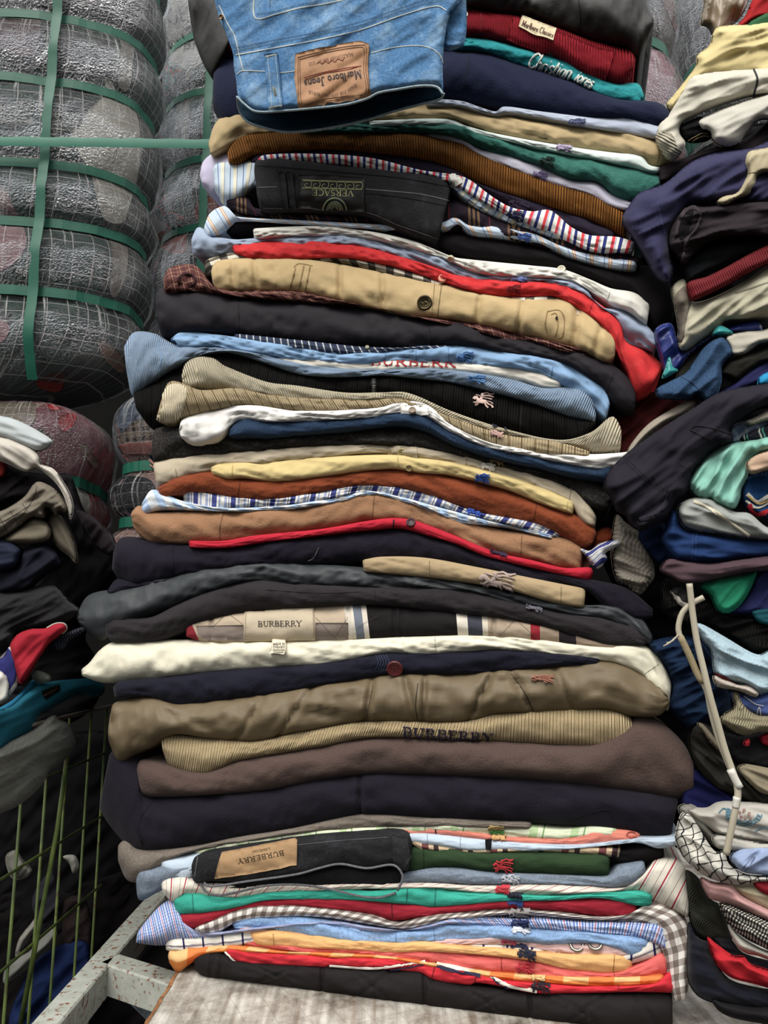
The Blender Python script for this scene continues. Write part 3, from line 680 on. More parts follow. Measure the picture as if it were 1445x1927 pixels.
G('lav', 'lavender_shirt', 'lavender-grey shirt peeking out along the top of the brown corduroy', 'shirt', fabric('b3b0c0', 'woven'),
  '796,254 835,255 870,263 905,284 960,294 1010,312 1070,338 1090,342 1125,345 1150,368 1196,384', '796,262 835,263 870,270 900,288 950,312 1000,332 1060,352 1110,366 1150,388 1192,398', d=.001)
knight(ST['lav'], 1004, 318, 28, 14, '7a6a96', 20)
g = G('cord', 'corduroy_trousers', 'golden brown corduroy trousers with thick ribs running across the fold', 'trousers', fabric('875214', 'corduroy', U=[(0, '9a6018'), (.62, '5a340a')], pu=.0030),
  '428,288 450,262 520,250 700,250 800,254 865,268 905,290 1000,332 1060,352 1110,368 1150,390 1182,404', '430,305 455,305 480,292 600,280 700,287 800,300 850,318 900,345 1000,378 1080,403 1120,418 1178,446', wr=.0015, d=-.001)
G('plum', 'dark_jumper', 'very dark plum jumper between the corduroy trousers and the bold striped shirt', 'jumper', fabric('2a2433', 'woven'),
  '470,300 490,288 600,280 700,287 800,302 850,318 900,346 1000,380 1080,404 1120,420 1158,438', '470,310 600,306 700,312 800,328 870,338 930,365 1000,398 1080,430 1130,452 1156,450', d=.002)
knight(ST['plum'], 960, 370, 40, 18, '3d3550', 22)
STR = [(0, 'd9d6cc'), (.24, 'c93440'), (.46, 'd9d6cc'), (.5, '6a7cae'), (.54, 'd9d6cc'), (.72, '2c3470'), (.94, 'd9d6cc')]
g = G('bold', 'striped_shirt', 'shirt with bold red, white and navy stripes, twisting to the right', 'shirt', fabric('d9d6cc', 'woven', U=STR, pu=.0142),
  '482,306 500,294 600,292 700,300 790,322 860,332 885,342 925,372 960,392 1000,400 1035,398 1075,430 1110,445 1160,448 1195,458', '482,312 520,308 600,306 700,318 790,333 850,342 880,362 930,388 990,420 1040,440 1090,462 1130,474 1190,472', wr=.0025, d=-.003)
patch(g, 'pocket_tab', fabric('d9d6cc', 'woven'), '845,330 862,325 870,345 855,350', off=.002)
knight(g, 955, 392, 32, 20, '1a2048', 12, 'navy horse and rider emblem')
LB = [(0, 'b6c6d4'), (.36, '4a5a86'), (.42, 'b6c6d4'), (.62, 'd6d2bc'), (.9, '4a5a86'), (.94, 'b6c6d4')]
G('lbstripe', 'striped_shirt', 'pale blue shirt with cream and navy stripes bulging left above the black jeans', 'shirt', fabric('b6c6d4', 'woven', U=LB, pu=.0155),
  '400,320 412,306 450,300 482,302 520,312 650,324 770,333 850,345 880,366 930,390 1000,420 1050,438 1064,444', '404,358 424,386 452,384 470,362 520,330 650,336 790,345 850,352 872,372 900,392 960,418 1010,434 1062,450', wr=.003, d=.000)
button(ST['lbstripe'], 787, 336, 5, solid('b0a070', .4)); button(ST['lbstripe'], 968, 421, 5, solid('b0a070', .4))
G('lavcuff', 'lilac_shirt', 'small lilac shirt corner poking out left beneath the khaki corner', 'shirt', fabric('b9b2ca', 'woven'), '376,332 384,305 412,286 444,288', '380,348 402,368 420,340 446,312', d=.012, depth=.2)
TAR = [(0, '28222a'), (.30, '7e6042'), (.36, '28222a'), (.42, '7e6042'), (.48, '28222a'), (.54, '7e6042'), (.60, '28222a'), (.84, '7c2a34'), (.87, '28222a')]
G('tartan', 'tartan_shirt', 'dark tartan shirt with tan and red lines showing under the black jeans', 'shirt', fabric('28222a', 'woven', U=TAR, pu=.044, V=[(0, '28222a'), (.45, '5c2830'), (.5, '28222a')], pv=.012, vmix=.25),
  '424,368 440,362 466,372 480,392 520,396 600,400 760,408 850,376 900,396 960,420 1080,448 1150,470 1208,490', '426,388 450,398 520,410 600,415 700,417 750,425 850,440 880,428 950,448 1040,470 1120,490 1206,502', d=.004, wr=.003)
PO = [(0, 'bcccdc'), (.3, '6a84b4'), (.35, 'bcccdc'), (.55, 'd08a50'), (.60, 'd8d4c4'), (.68, 'd08a50'), (.73, 'bcccdc')]
G('postripe', 'striped_shirt', 'thin pale blue shirt with orange and blue stripes, below the dark tartan shirt', 'shirt', fabric('bcccdc', 'woven', U=PO, pu=.0175),
  '384,432 396,404 420,390 432,394 446,408 560,414 740,424 832,420 858,411 884,426 930,428 1000,440 1060,466 1120,482 1200,494', '388,444 412,440 436,424 450,416 560,422 740,432 835,430 862,422 886,438 950,446 1020,456 1080,482 1150,500 1198,502', d=-.001)
knight(ST['postripe'], 975, 436, 26, 14, '4a6ab0', 14)
g = G('blackj', 'black_jumper', 'wide matt black jumper under the black jeans and above the white shirt', 'jumper', fabric('1c191b', 'woven'),
  '418,412 440,402 550,414 740,424 850,436 900,438 1000,460 1080,484 1150,499 1220,503 1262,530', '424,440 470,432 600,430 760,446 840,470 900,487 1060,509 1150,542 1205,565 1232,625 1268,600', d=.003)
# black jeans with the name patch, pushed out in front
g = G('versace', 'black_jeans', 'faded black jeans with a black and gold waist patch hanging forward from the stack', 'jeans', fabric('2c2c2e', 'denim', mottle=('56565a', 30, .55, .55)),
  '478,322 482,305 500,300 560,304 640,314 760,326 820,334 850,346', '484,372 494,395 540,396 640,398 690,404 750,428 790,444 824,454', d=-.018, R=.55, wr=.0016, depth=.05, sag=1, endr=.12)
pt = patch(g, 'waist_patch', fabric('171614', 'leather', rough=.5), '562,330 625,331 687,336 686,372 688,398 625,396 563,392', off=.0016, label='black leather waist patch')
gold = solid('9c9a62', .5, .2, name='gold_print'); S = []
for i in range(7):
    x0 = 571 + i * 16; y0 = 341 + i * .55
    S += [([(x0, y0), (x0 + 14, y0 + .4), (x0 + 14, y0 + 11), (x0 + 4, y0 + 11), (x0 + 4, y0 + 5), (x0 + 9, y0 + 5)], 1.1)]
S += [([(569, 339), (682, 343)], 1.4), ([(569, 354), (682, 357)], 1.4)]
strokes(pt, 'gold_border', gold, S, off=.0006, raise_=.0002)
text(pt, 'VERSACE', (666, 359), (588, 357), 11, gold, off=.0006, raise_=.0002)
S = [(arc(630, 396, 22, 23, 180, 360, 20), 2.6), (arc(630, 396, 15, 16, 180, 360, 16), 1.2)]
for a in range(190, 355, 14): S.append(([(630 + 15 * math.cos(math.radians(a)), 396 + 15 * math.sin(math.radians(a))), (630 + 9 * math.cos(math.radians(a + 14)), 396 + 10 * math.sin(math.radians(a + 14)))], 1.5))
S += [(arc(630, 395, 6, 7, 180, 360, 9), 1.2), ([(625, 392), (628, 391)], 1), ([(632, 391), (635, 392)], 1)]
strokes(pt, 'round_crest', solid('7f8c68', .5, .2, name='gold_print'), S, off=.0006, raise_=.0002)
for xx in (531, 545):
    patch(g, 'belt_loop', fabric('2c2c2e', 'denim'), f'{xx-6},326 {xx+6},325 {xx+13},392 {xx+2},394', off=.0022 + (.0006 if xx > 540 else 0))
seam(g, '526,336 545,333', 1.6, '9a9a9c')
seam(g, '486,353 522,352', 1.4, '77787a'); seam(g, '688,356 760,362 800,367 845,378', 1.6, '77787a'); seam(g, '688,364 760,372 842,388', 1.2, '111112')
seam(g, '482,312 520,314 640,324 760,336 848,352', 1.4, '111112'); seam(g, '496,392 600,393 690,400 750,424 822,449', 1.5, '55575a')

g = G('white1', 'white_shirt', 'white button shirt above the blue-grey shirt, its cuff ending blunt at the right', 'shirt', fabric('d8d5ca', 'woven'),
  '476,432 600,428 700,438 780,456 850,484 880,490 1000,502 1060,509 1110,528 1150,545 1190,552 1224,568', '478,448 600,440 700,448 800,474 850,492 900,512 960,519 1060,524 1100,540 1150,572 1190,592 1216,618', d=-.002, wr=.003)
button(g, 849, 486, 7, solid('cfc4a0', .35)); button(g, 1056, 508, 8, solid('d8d0b4', .35)); seam(g, '876,492 872,508', 1.2, 'aaa698'); seam(g, '1148,548 1140,572', 1.2, 'aaa698')
g = G('bluegrey', 'blue_grey_shirt', 'blue-grey shirt whose right sleeve dangles in a knot beside the red linen shirt', 'shirt', fabric('97a5bb', 'woven'),
  '360,452 374,430 400,444 440,452 480,450 600,440 700,450 800,474 852,497 900,514 960,520 1080,530 1105,548 1130,578 1180,588 1208,606 1238,640', '362,476 380,484 420,480 450,468 520,462 620,460 700,468 800,500 860,522 920,532 1020,534 1080,545 1120,568 1160,600 1168,640 1205,652 1232,662', wr=.0035, fold=.001)
knight(g, 962, 520, 30, 13, '6a7cb8', 8)
g = G('redlinen', 'linen_shirt', 'bright red linen shirt with its right sleeve hanging down past the cream jacket', 'shirt', fabric('cc2024', 'woven', mottle=('e04a44', 120, .5, .5)),
  '437,468 450,460 600,456 700,470 820,505 860,520 960,531 1040,534 1085,545 1130,575 1166,605 1178,645 1215,662 1248,690', '440,474 480,486 560,487 650,485 740,500 840,532 900,550 980,560 1040,556 1085,578 1130,612 1152,650 1180,700 1196,748 1218,742', wr=.0025, d=-.001)
button(g, 833, 525, 9, solid('e08a70', .35)); knight(g, 954, 535, 26, 18, '8e1018', 4); seam(g, '1115,570 1108,590', 1.3, '8e1018')
CK = [(0, 'bdb49c'), (.5, '4a453e')]
G('blackcheck', 'checked_shirt', 'black and cream checked shirt edge just above the cream quilted jacket', 'shirt', fabric('bdb49c', 'woven', U=[(0, '5a5650'), (.42, 'cfc8b4')], pu=.021, V=[(0, 'ffffff'), (.5, '70685c')], pv=.012, vmix=.95),
  '384,502 392,490 440,478 500,485 640,486 740,504 840,536 900,552 980,562 1050,562 1120,610 1160,640', '388,520 420,512 460,498 500,496 640,492 740,520 840,548 900,566 980,572 1050,580 1110,620 1155,655', d=.001)
g = G('quiltcream', 'quilted_jacket', 'cream suede quilted jacket with a big bronze button at its centre', 'jacket', fabric('b89e6e', 'suede'),
  '397,512 408,494 460,488 560,489 610,494 740,518 830,536 900,554 980,564 1050,562 1090,580 1130,612 1150,630 1158,650', '400,532 412,544 460,546 560,548 620,562 700,580 780,596 860,602 950,620 1040,645 1100,660 1140,680 1157,668', wr=.002, d=-.005, R=.8,
  grooves=[(437, 440, 3, .0022), (478, 482, 3, .0022), (640, 640, 3, .003), (718, 722, 3, .0026), (903, 897, 3, .0026), (984, 974, 3, .0026), (1088, 1080, 4, .003), (1132, 1118, 3, .002)])
for s in ('556,505 545,545', '572,500 562,545', '584,500 574,547'): seam(g, s, 2.4, '8d7446', off=.0004)
seam(g, '553,503 562,496 588,500', 2, '9a8252'); seam(g, '831,535 822,602', 1.8, '7d6840'); seam(g, '818,532 812,598', 1.4, '7d6840', dash=3)
for s in ('1030,586 1052,584 1062,600 1058,634 1050,636', '1037,592 1046,590 1050,612 1045,632', '1030,586 1026,610 1030,628'): seam(g, s, 2.2, '8d7446')
for y_ in (592, 597, 603): button(g, 1047, y_ + 2, 2.2, dk, holes=False, name='eyelet') if y_ == 597 else None
b_ = button(g, 799, 570, 15, solid('52452e', .38, .7), holes=False, label='big engraved bronze button')
strokes(b_, 'engraving', solid('857450', .4, .6), [(arc(799, 570, 10, 10, 0, 360, 20), 1.2), (arc(796, 570, 4, 5, 60, 300, 8), 1.2), (arc(802, 570, 4, 5, -120, 120, 8), 1.2)], off=.0001) if False else None
S = [(arc(799, 570, 11, 11, 0, 360, 22), 1.2), (arc(796, 567, 4, 4, 60, 300, 8), 1.3), (arc(802, 572, 4, 4, -120, 120, 8), 1.3), (arc(799, 574, 3, 3, 0, 180, 6), 1.2)]
strokes(g, 'button_engraving', solid('8a7a54', .4, .5), S, off=.0019, raise_=.0002)
BT = [(0, '583230'), (.10, 'c09a78'), (.16, '583230'), (.5, '34202a'), (.62, '583230'), (.8, '8e6450'), (.86, '583230')]
G('browntartan', 'tartan_shirt', 'brown tartan shirt with fine tan lines, its sleeve rolled into a ball at the left', 'shirt', fabric('583230', 'woven', U=BT, pu=.011, V=[(0, '5a3432'), (.1, 'c09a78'), (.18, '5a3432')], pv=.011, vmix=.5, warp=.002),
  '307,528 318,508 345,500 372,504 392,528 412,542 560,549 640,565 740,588 830,602 950,622 1040,645 1110,664', '308,548 330,552 358,548 395,552 460,560 560,568 700,578 820,606 950,636 1040,656 1110,672', wr=.004, d=-.001)
strokes(ST['browntartan'], 'rolled_edge', fabric('3a2426', 'woven'), [(arc(352, 528, 16, 12, 150, 420, 12), 5)], off=.0006, raise_=.0012)
g = G('charcoat', 'raincoat', 'charcoal cotton coat, a wide dark band under the brown tartan shirt', 'coat', fabric('29262a', 'woven', rough=.62),
  '291,566 304,544 350,545 400,551 500,566 620,571 720,581 790,600 860,606 950,636 1080,662 1140,682 1180,712 1197,745', '296,605 308,633 345,631 450,630 560,642 700,655 800,655 870,650 950,662 1060,682 1120,720 1160,762 1194,774', wr=.002, d=-.006)
seam(g, '447,560 450,600 448,628', 1.4, '141215'); seam(g, '806,602 812,654', 1.4, '141215'); seam(g, '1156,700 1140,740', 1.4, '141215')
G('navycheck', 'checked_shirt', 'thin sliver of navy checked shirt beneath the charcoal coat', 'shirt', fabric('3a4258', 'woven', U=[(0, '343c50'), (.8, 'b0b4b8')], pu=.008, V=[(0, 'ffffff'), (.7, 'a0a8b8')], pv=.006, vmix=.3),
  '440,630 560,642 700,655 850,650', '440,640 560,656 640,664 700,664 760,656 860,660', d=.001)
button(ST['navycheck'], 691, 655, 4, solid('a8a88c', .4)); 
g = G('sky', 'sky_blue_shirt', 'sky blue shirt with a tonal horse emblem, right under the charcoal coat', 'shirt', fabric('7da0c4', 'woven', rough=.7),
  '322,640 345,627 440,636 560,653 690,664 760,656 850,650 950,662 1060,682 1100,705 1135,730 1148,760', '328,640 342,654 400,650 470,662 560,676 640,682 700,684 770,680 850,688 950,690 1010,700 1060,725 1110,760 1140,788', wr=.003, fold=.001, d=-.002)
for s in ('728,654 722,683', '783,654 782,684', '843,650 845,686', '1040,690 1035,718'): seam(g, s, 1.5, '5a82ae')
knight(g, 860, 660, 30, 22, '4a78b4', 4, 'tonal blue horse and rider emblem')
g = G('burbtee', 'white_t_shirt', 'white t-shirt with red capital lettering, half hidden by the sky blue shirt', 't-shirt', fabric('d6d0c2', 'woven'),
  '516,672 600,676 700,680 780,678 850,684 950,688 1020,702 1056,714', '518,680 600,693 700,697 800,693 870,698 980,716 1020,728 1058,728', d=-.0015)
text(g, 'BURBERR', (696, 687), (858, 691), 15, solid('a01e28', .8, name='print'), label='red capital letters')
g = G('bluemarl', 'knit_jumper', 'light blue fine-knit jumper with a bulging sleeve end at the far left', 'jumper', fabric('8198b2', 'knit', V=None, mottle=('a9bacb', 200, .5, .5)),
  '233,655 252,628 290,630 330,650 400,654 480,664 560,684 640,694 720,696 800,694 870,700 960,715 1020,732 1080,730 1108,742 1122,770', '238,700 252,745 285,722 330,690 380,668 430,662 500,682 570,704 650,709 720,706 820,714 900,728 1000,755 1070,782 1120,792', wr=.0025, d=-.003)
seam(g, '297,640 303,670 298,712', 2.4, '66809e'); knight(g, 880, 704, 34, 16, '4a7ab0', 6)
g = G('blackrib', 'ribbed_cardigan', 'black ribbed zip cardigan with a pale pink horse emblem', 'cardigan', fabric('1a1918', 'rib', U=[(0, '1b1a19'), (.9, '0e0d0c')], pu=.011),
  '250,740 285,718 330,690 380,668 430,662 500,684 570,706 650,711 720,708 820,716 900,730 1000,757 1070,784 1118,796', '256,768 292,808 325,790 360,745 420,735 500,745 620,742 760,742 800,758 900,792 1000,820 1088,828 1114,804', wr=.0015, d=-.002)
zp = patch(g, 'zip', fabric('2a2a2a', 'woven'), '698,712 708,712 709,742 699,742', off=.001, label='dark zip')
strokes(zp, 'zip_teeth', solid('7c7c78', .35, .8), [([(701, y_), (706, y_)], 1.4) for y_ in range(714, 740, 3)], off=.0004)
knight(g, 892, 735, 38, 30, 'c8aa9e', 8, 'pale pink horse and rider emblem'); seam(g, '982,758 978,812', 2.4, '0a0a0a')
g = G('ivory', 'ivory_jumper', 'ivory ribbed jumper with a thick cuff curled at the upper left', 'jumper', fabric('c9bd9f', 'rib', V=None),
  '342,710 350,684 372,672 402,676 425,690 500,720 560,728 650,741 720,741 768,742 850,776 950,808 1050,828 1110,815 1150,786 1166,805 1169,825', '344,722 365,734 420,731 480,746 560,756 700,752 760,751 800,762 850,787 950,818 1040,834 1090,845 1130,850 1168,842', wr=.002, d=-.015)
seam(g, '365,688 372,705 368,730', 2.0, 'a8987a'); knight(g, 926, 786, 38, 20, '1e1c2c', 8, 'dark navy horse and rider emblem')
g = G('beigerib', 'cable_jumper', 'beige jumper with broad knitted ribs and a flared cuff at the left', 'jumper', fabric('b9a27a', 'rib', U=[(0, 'bca67e'), (.88, '84704c')], pu=.0118),
  '300,765 318,722 348,724 380,736 450,733 550,750 700,754 762,753 850,788 950,820 1050,834 1110,852', '294,790 325,799 348,786 400,771 470,760 560,773 700,770 760,762 800,776 850,802 950,846 1050,858 1110,856', wr=.0018, d=-.017, fold=0)
patch(g, 'cuff', fabric('cbbd9c', 'knit'), '300,762 318,726 346,726 352,740 340,782 322,796 298,790', off=.0012, smooth_outline=True)
seam(g, '350,738 338,784', 3.2, '9a8862', dash=3); knight(g, 922, 806, 26, 14, 'b08a80', 16)
g = G('polo_w', 'white_polo', 'white polo shirt with a beige button and an open left sleeve end', 'polo shirt', fabric('d9d6d0', 'woven'),
  '337,812 346,790 400,772 470,764 560,775 700,770 752,757 800,763 850,800 920,832 1000,846 1100,856 1150,855 1182,852', '339,820 360,834 410,828 434,800 455,788 500,792 600,790 700,784 760,778 800,780 850,812 920,842 1000,858 1100,880 1160,882', wr=.003, fold=.001, d=-.020)
patch(g, 'placket', fabric('dcd9d2', 'woven'), '752,757 804,762 808,779 800,780 754,778', off=.0014); button(g, 776, 773, 7, solid('8c7a66', .4)); knight(g, 926, 818, 26, 12, 'c04a44', 12)
G('denimblue', 'denim_shirt', 'faded blue denim shirt under the white polo shirt', 'shirt', fabric('283a52', 'denim'),
  '430,815 445,796 465,786 520,792 600,790 700,783 770,778 806,783 850,812 920,842 1000,858 1080,875 1160,880', '430,820 500,821 600,812 700,802 750,797 804,810 850,832 920,856 1000,875 1080,893 1150,906', d=-.014)
seam(ST['denimblue'], '814,788 806,808', 1.8, '1c3454'); seam(ST['denimblue'], '1092,878 1092,896', 1.8, '1c3454'); knight(ST['denimblue'], 936, 838, 28, 10, '1c1c38', 18)
G('charknit', 'knit_sweater', 'chunky charcoal marled sweater above the beige polo shirt', 'sweater', fabric('2c2a29', 'marl', mottle=('5c5850', 260, .5, .5)),
  '286,830 296,806 345,800 430,818 500,822 600,812 700,804 760,800 804,812 850,834 950,866 1050,890 1120,906 1156,930', '286,860 300,872 400,856 500,846 600,838 740,838 850,854 950,880 1050,908 1085,930 1110,952 1145,960', wr=.003, d=-.002)
knight(ST['charknit'], 922, 856, 28, 14, '8a6c40', 14)
g = G('polo_b', 'beige_polo', 'beige polo shirt with a round button, edge curling at the left', 'polo shirt', fabric('b3a58c', 'woven'),
  '288,876 300,868 400,856 500,847 600,840 720,838 782,843 850,855 900,864 1000,888 1075,918 1100,940 1122,975', '292,900 300,912 330,905 380,890 440,872 520,872 600,862 720,850 785,862 850,870 950,896 1040,930 1075,950 1095,980 1120,990', wr=.0025, d=-.003)
patch(g, 'placket', fabric('b8aa92', 'woven'), '729,839 784,843 786,861 730,858', off=.0014); button(g, 758, 852, 10, solid('a89c6e', .4)); seam(g, '878,862 877,882', 1.4, '84785f', dash=3); seam(g, '1075,918 1070,946', 1.6, '84785f')
seam(g, '330,882 334,902', 1.4, '84785f'); knight(g, 905, 868, 28, 14, 'd4cdc0', 14)
g = G('yellow', 'yellow_shirt', 'pale yellow shirt with a bright blue horse emblem', 'shirt', fabric('cfb878', 'woven'),
  '396,882 420,874 500,872 600,863 730,858 790,864 850,872 900,884 1000,912 1075,945 1080,952', '398,890 430,900 460,898 520,905 600,897 730,880 790,888 850,893 950,918 1020,946 1078,966', d=-.004, wr=.002)
seam(g, '438,876 436,900', 1.6, 'b0965a'); seam(g, '748,860 750,880', 1.5, 'b0965a'); button(g, 770, 880, 7, solid('a08c5a', .4)); knight(g, 894, 888, 28, 18, '1e50a8', 10, 'bright blue horse and rider emblem'); seam(g, '1068,945 1065,962', 1.5, 'b0965a')
g = G('rust', 'fleece_coat', 'rust orange fleece coat below the pale yellow shirt', 'coat', fabric('7e3a1a', 'fleece'),
  '297,920 330,900 400,886 440,899 520,903 600,897 700,884 750,882 850,895 950,920 1020,948 1080,968 1110,985 1122,1005', '299,935 380,925 440,936 520,940 560,936 620,920 700,913 790,925 850,950 900,966 1000,984 1060,1010 1095,1030 1118,1018', d=-.002, wr=.002)
seam(g, '452,905 447,936', 1.5, '5e260a'); seam(g, '1010,948 1004,980', 1.5, '5e260a')
NV = [(0, 'c9c6c0'), (.2, '8a94ae'), (.34, 'c9c6c0'), (.42, '4a5480'), (.46, 'c9c6c0'), (.54, '3a4078'), (.8, 'c9c6c0'), (.9, '8a94ae')]
G('navystripe', 'striped_shirt', 'navy, grey and white striped shirt bunched up left under the rust fleece coat', 'shirt', fabric('c9c6c0', 'woven', U=NV, pu=.0215),
  '345,928 362,922 400,930 440,938 520,940 600,928 700,912 790,926 850,950 900,966 1000,985 1040,1000 1058,1008', '345,945 380,958 410,956 450,955 520,952 620,938 690,924 760,936 800,948 870,966 950,984 1020,1002 1052,1012', wr=.004, d=-.001)
knight(ST['navystripe'], 878, 955, 28, 12, '2048a0', 12)
G('paleblue', 'checked_shirt', 'pale blue and white gingham shirt lying on the camel coat', 'shirt', fabric('b4c6dc', 'woven', U=[(0, 'a9c0da'), (.5, 'd5d8d8')], pu=.019, V=[(0, 'ffffff'), (.5, 'c4d2e4')], pv=.016, vmix=.4),
  '266,952 285,925 305,928 345,944 420,956 520,953 620,940 690,925 760,938 820,955 900,976 1000,1000 1040,1010', '268,966 300,958 345,958 420,962 520,960 620,948 700,930 760,944 800,958 860,980 950,990 1040,1012', d=.000, wr=.003)
G('camel', 'camel_coat', 'camel wool coat, a thick tan band with rounded left corner', 'coat', fabric('906848', 'wool', var=.06),
  '246,968 262,954 290,966 400,962 500,960 560,954 640,936 700,924 760,938 830,965 880,984 950,1000 1050,1012 1090,1024 1096,1040', '250,990 268,1010 300,1020 400,1021 470,1012 560,1002 640,990 700,980 770,982 850,1008 930,1040 1000,1055 1060,1068 1092,1074', d=-.004, wr=.0022, fold=.001)
for s in ('422,962 414,990 414,1018', '705,928 700,978', '982,1008 980,1045'): seam(ST['camel'], s, 1.5, '6c4a2c')
blob('shirt_cuff', None, None, fabric('b8bcc4', 'woven', U=NV, pu=.013), '1092,1032 1110,1036 1130,1022 1164,1016 1166,1026 1140,1040 1142,1052 1126,1070 1114,1062 1104,1048', d=-.004, Rp=10, Hm=.006, depth=.02, ang=-60, wr=.004, parent=ST['navystripe'])
g = G('redpolo', 'red_polo', 'thin crimson polo shirt between the camel coat and the navy coat', 'polo shirt', fabric('b8102c', 'pique'),
  '355,1020 420,1020 480,1010 600,998 700,981 745,977 780,982 850,1008 930,1040 1000,1056 1060,1070 1108,1070 1116,1078', '356,1028 420,1029 500,1018 600,1006 700,995 750,992 800,1004 860,1022 920,1046 1000,1066 1060,1080 1108,1092', d=-.005)
seam(g, '741,978 740,994', 3, '2a1420'); button(g, 773, 984, 9, solid('3a1620', .4)); knight(g, 922, 1030, 34, 12, '2a1838', 14)
g = G('navycoat', 'wool_coat', 'dark navy wool coat with a squared left corner under the crimson polo shirt', 'coat', fabric('1d1a24', 'wool'),
  '213,1040 230,1014 300,1019 356,1028 420,1030 500,1019 600,1006 700,996 760,994 820,1010 920,1046 1020,1074 1110,1092 1180,1110 1228,1148', '211,1070 228,1090 262,1104 350,1082 440,1068 540,1062 650,1058 700,1054 850,1060 1000,1090 1100,1108 1150,1150 1190,1166 1228,1160', d=-.004, wr=.002)
seam(g, '324,1022 326,1060 322,1084', 1.5, '0c0a10'); seam(g, '600,1030 590,1050 580,1056', 1, '8a8680')
g = G('khaki2', 'khaki_jacket', 'khaki cotton jacket with a large stitched horse emblem, starting mid-stack', 'jacket', fabric('a08a66', 'woven'),
  '682,1056 720,1050 800,1052 900,1070 1000,1090 1060,1102 1102,1110', '684,1073 760,1080 850,1090 950,1106 1020,1126 1060,1136 1099,1142', d=-.008, R=.7)
knight(g, 905, 1068, 66, 38, 'a08c84', 10, 'large outlined horse and rider emblem'); seam(g, '808,1056 808,1084', 1.6, '7a6848', dash=3); seam(g, '1056,1104 1055,1134', 1.6, '7a6848')
G('shell', 'rain_jacket', 'dark slate shell jacket draping in a point at the far left', 'jacket', fabric('2e3235', 'nylon', rough=.6),
  '143,1162 168,1122 232,1108 300,1086 400,1070 480,1060 560,1062 684,1070 760,1082 850,1094 1000,1124 1100,1140 1160,1140 1205,1165 1228,1200', '147,1170 188,1204 235,1180 330,1140 400,1110 480,1092 560,1100 700,1106 850,1110 950,1130 1050,1152 1150,1168 1226,1212', d=-.002, wr=.0025, fold=.0015)
G('navytip', 'navy_jacket', 'small navy jacket corner sticking out above the slate shell jacket', 'jacket', fabric('201e28', 'woven'), '200,1118 222,1092 262,1100 330,1090', '202,1122 232,1112 300,1094 330,1094', d=.004)
g = G('charwool', 'charcoal_cardigan', 'charcoal boiled wool cardigan lying on the checked quilted jacket', 'cardigan', fabric('2b2729', 'wool'),
  '196,1178 212,1164 260,1166 290,1162 330,1142 400,1112 480,1094 560,1101 700,1107 850,1110 950,1132 1050,1154 1130,1164 1190,1180 1222,1206', '198,1192 216,1206 300,1202 350,1184 450,1152 560,1142 700,1136 850,1152 950,1162 1050,1184 1110,1205 1160,1215 1215,1212', d=-.005, wr=.002)
knight(g, 990, 1132, 32, 16, '5c5a64', 10); seam(g, '704,1110 706,1134', 1.5, '141214'); seam(g, '500,1110 600,1116 680,1114', 1, '1c1a1c')
# checked quilted jacket: its big check is a repeat far longer than the fold, so it is laid out band by band
QW = .0005 * 815
def qb(x_): return max(0, min(.999, (x_ - 350) / 815))
QU = [(0, '8c2430'), (qb(368), 'b3a088'), (qb(672), 'd2c8b8'), (qb(690), '6e7480'), (qb(704), 'd2c8b8'), (qb(716), '221f20'), (qb(878), 'd6ccbc'), (qb(896), '40424c'), (qb(920), 'c8bca8'), (qb(932), 'a08e78'), (qb(1004), '8c1c28'), (qb(1020), '95826c'), (qb(1052), '2a2428'), (qb(1080), '8c7a66')]
g = G('quiltcheck', 'checked_quilted_jacket', 'beige, black and red checked quilted jacket with a sewn-in name label', 'jacket', fabric('b3a088', 'woven', U=QU, pu=QW * 1.035, V=[(0, 'ffffff'), (.42, 'a59c94'), (.52, 'ffffff')], pv=.6, vmix=.95),
  '350,1190 360,1166 450,1154 560,1144 640,1138 700,1138 850,1152 950,1164 1050,1186 1110,1206 1165,1214', '350,1196 385,1205 480,1209 600,1206 700,1202 850,1196 950,1200 1050,1208 1100,1214 1165,1222', d=-.003, R=.8, wr=.001,
  grooves=[(398, 396, 2.5, .0018), (655, 655, 2.5, .0018), (742, 742, 2.5, .0016), (755, 755, 2.5, .0014), (930, 928, 2.5, .0018)])
patch(g, 'checked_band', fabric('84766c', 'woven'), '369,1178 458,1176 458,1205 385,1204 374,1198', off=.0005, thick=.0002); patch(g, 'checked_band', fabric('84766c', 'woven'), '594,1172 655,1172 655,1204 594,1205', off=.0005, thick=.0002)
for s in ('400,1180 428,1154', '428,1154 456,1174', '594,1162 630,1200', '630,1200 655,1160', '940,1196 970,1166', '970,1166 1010,1200', '672,1180 710,1160'): seam(g, s, 1.1, '5e5248', dash=2)
lb = patch(g, 'name_label', fabric('b8a88e', 'woven'), '461,1148 591,1144 593,1203 459,1205', off=.0022, label='wide beige name label')
text(lb, 'BURBERRY', (485, 1179), (568, 1178), 10, solid('3a322a', .8, name='print'), off=.0005, raise_=.0001)
seam(lb, '463,1151 461,1203', 1, '7c6e58', dash=2, off=.0002); seam(lb, '589,1147 591,1201', 1, '7c6e58', dash=2, off=.0002)
g = G('whitepad', 'padded_jacket', 'off-white padded jacket with its pointed left corner sticking out', 'jacket', fabric('d6d0b8', 'woven', rough=.7),
  '153,1262 168,1250 188,1226 216,1210 300,1206 400,1206 600,1207 700,1204 850,1197 1000,1203 1080,1214 1150,1216 1212,1216 1245,1245 1264,1290', '154,1270 200,1283 300,1276 400,1263 500,1256 600,1250 660,1240 720,1228 800,1232 850,1226 950,1222 1050,1232 1110,1240 1160,1246 1210,1275 1240,1320 1258,1338', d=-.006, wr=.0025, fold=.0012, endr=.1)
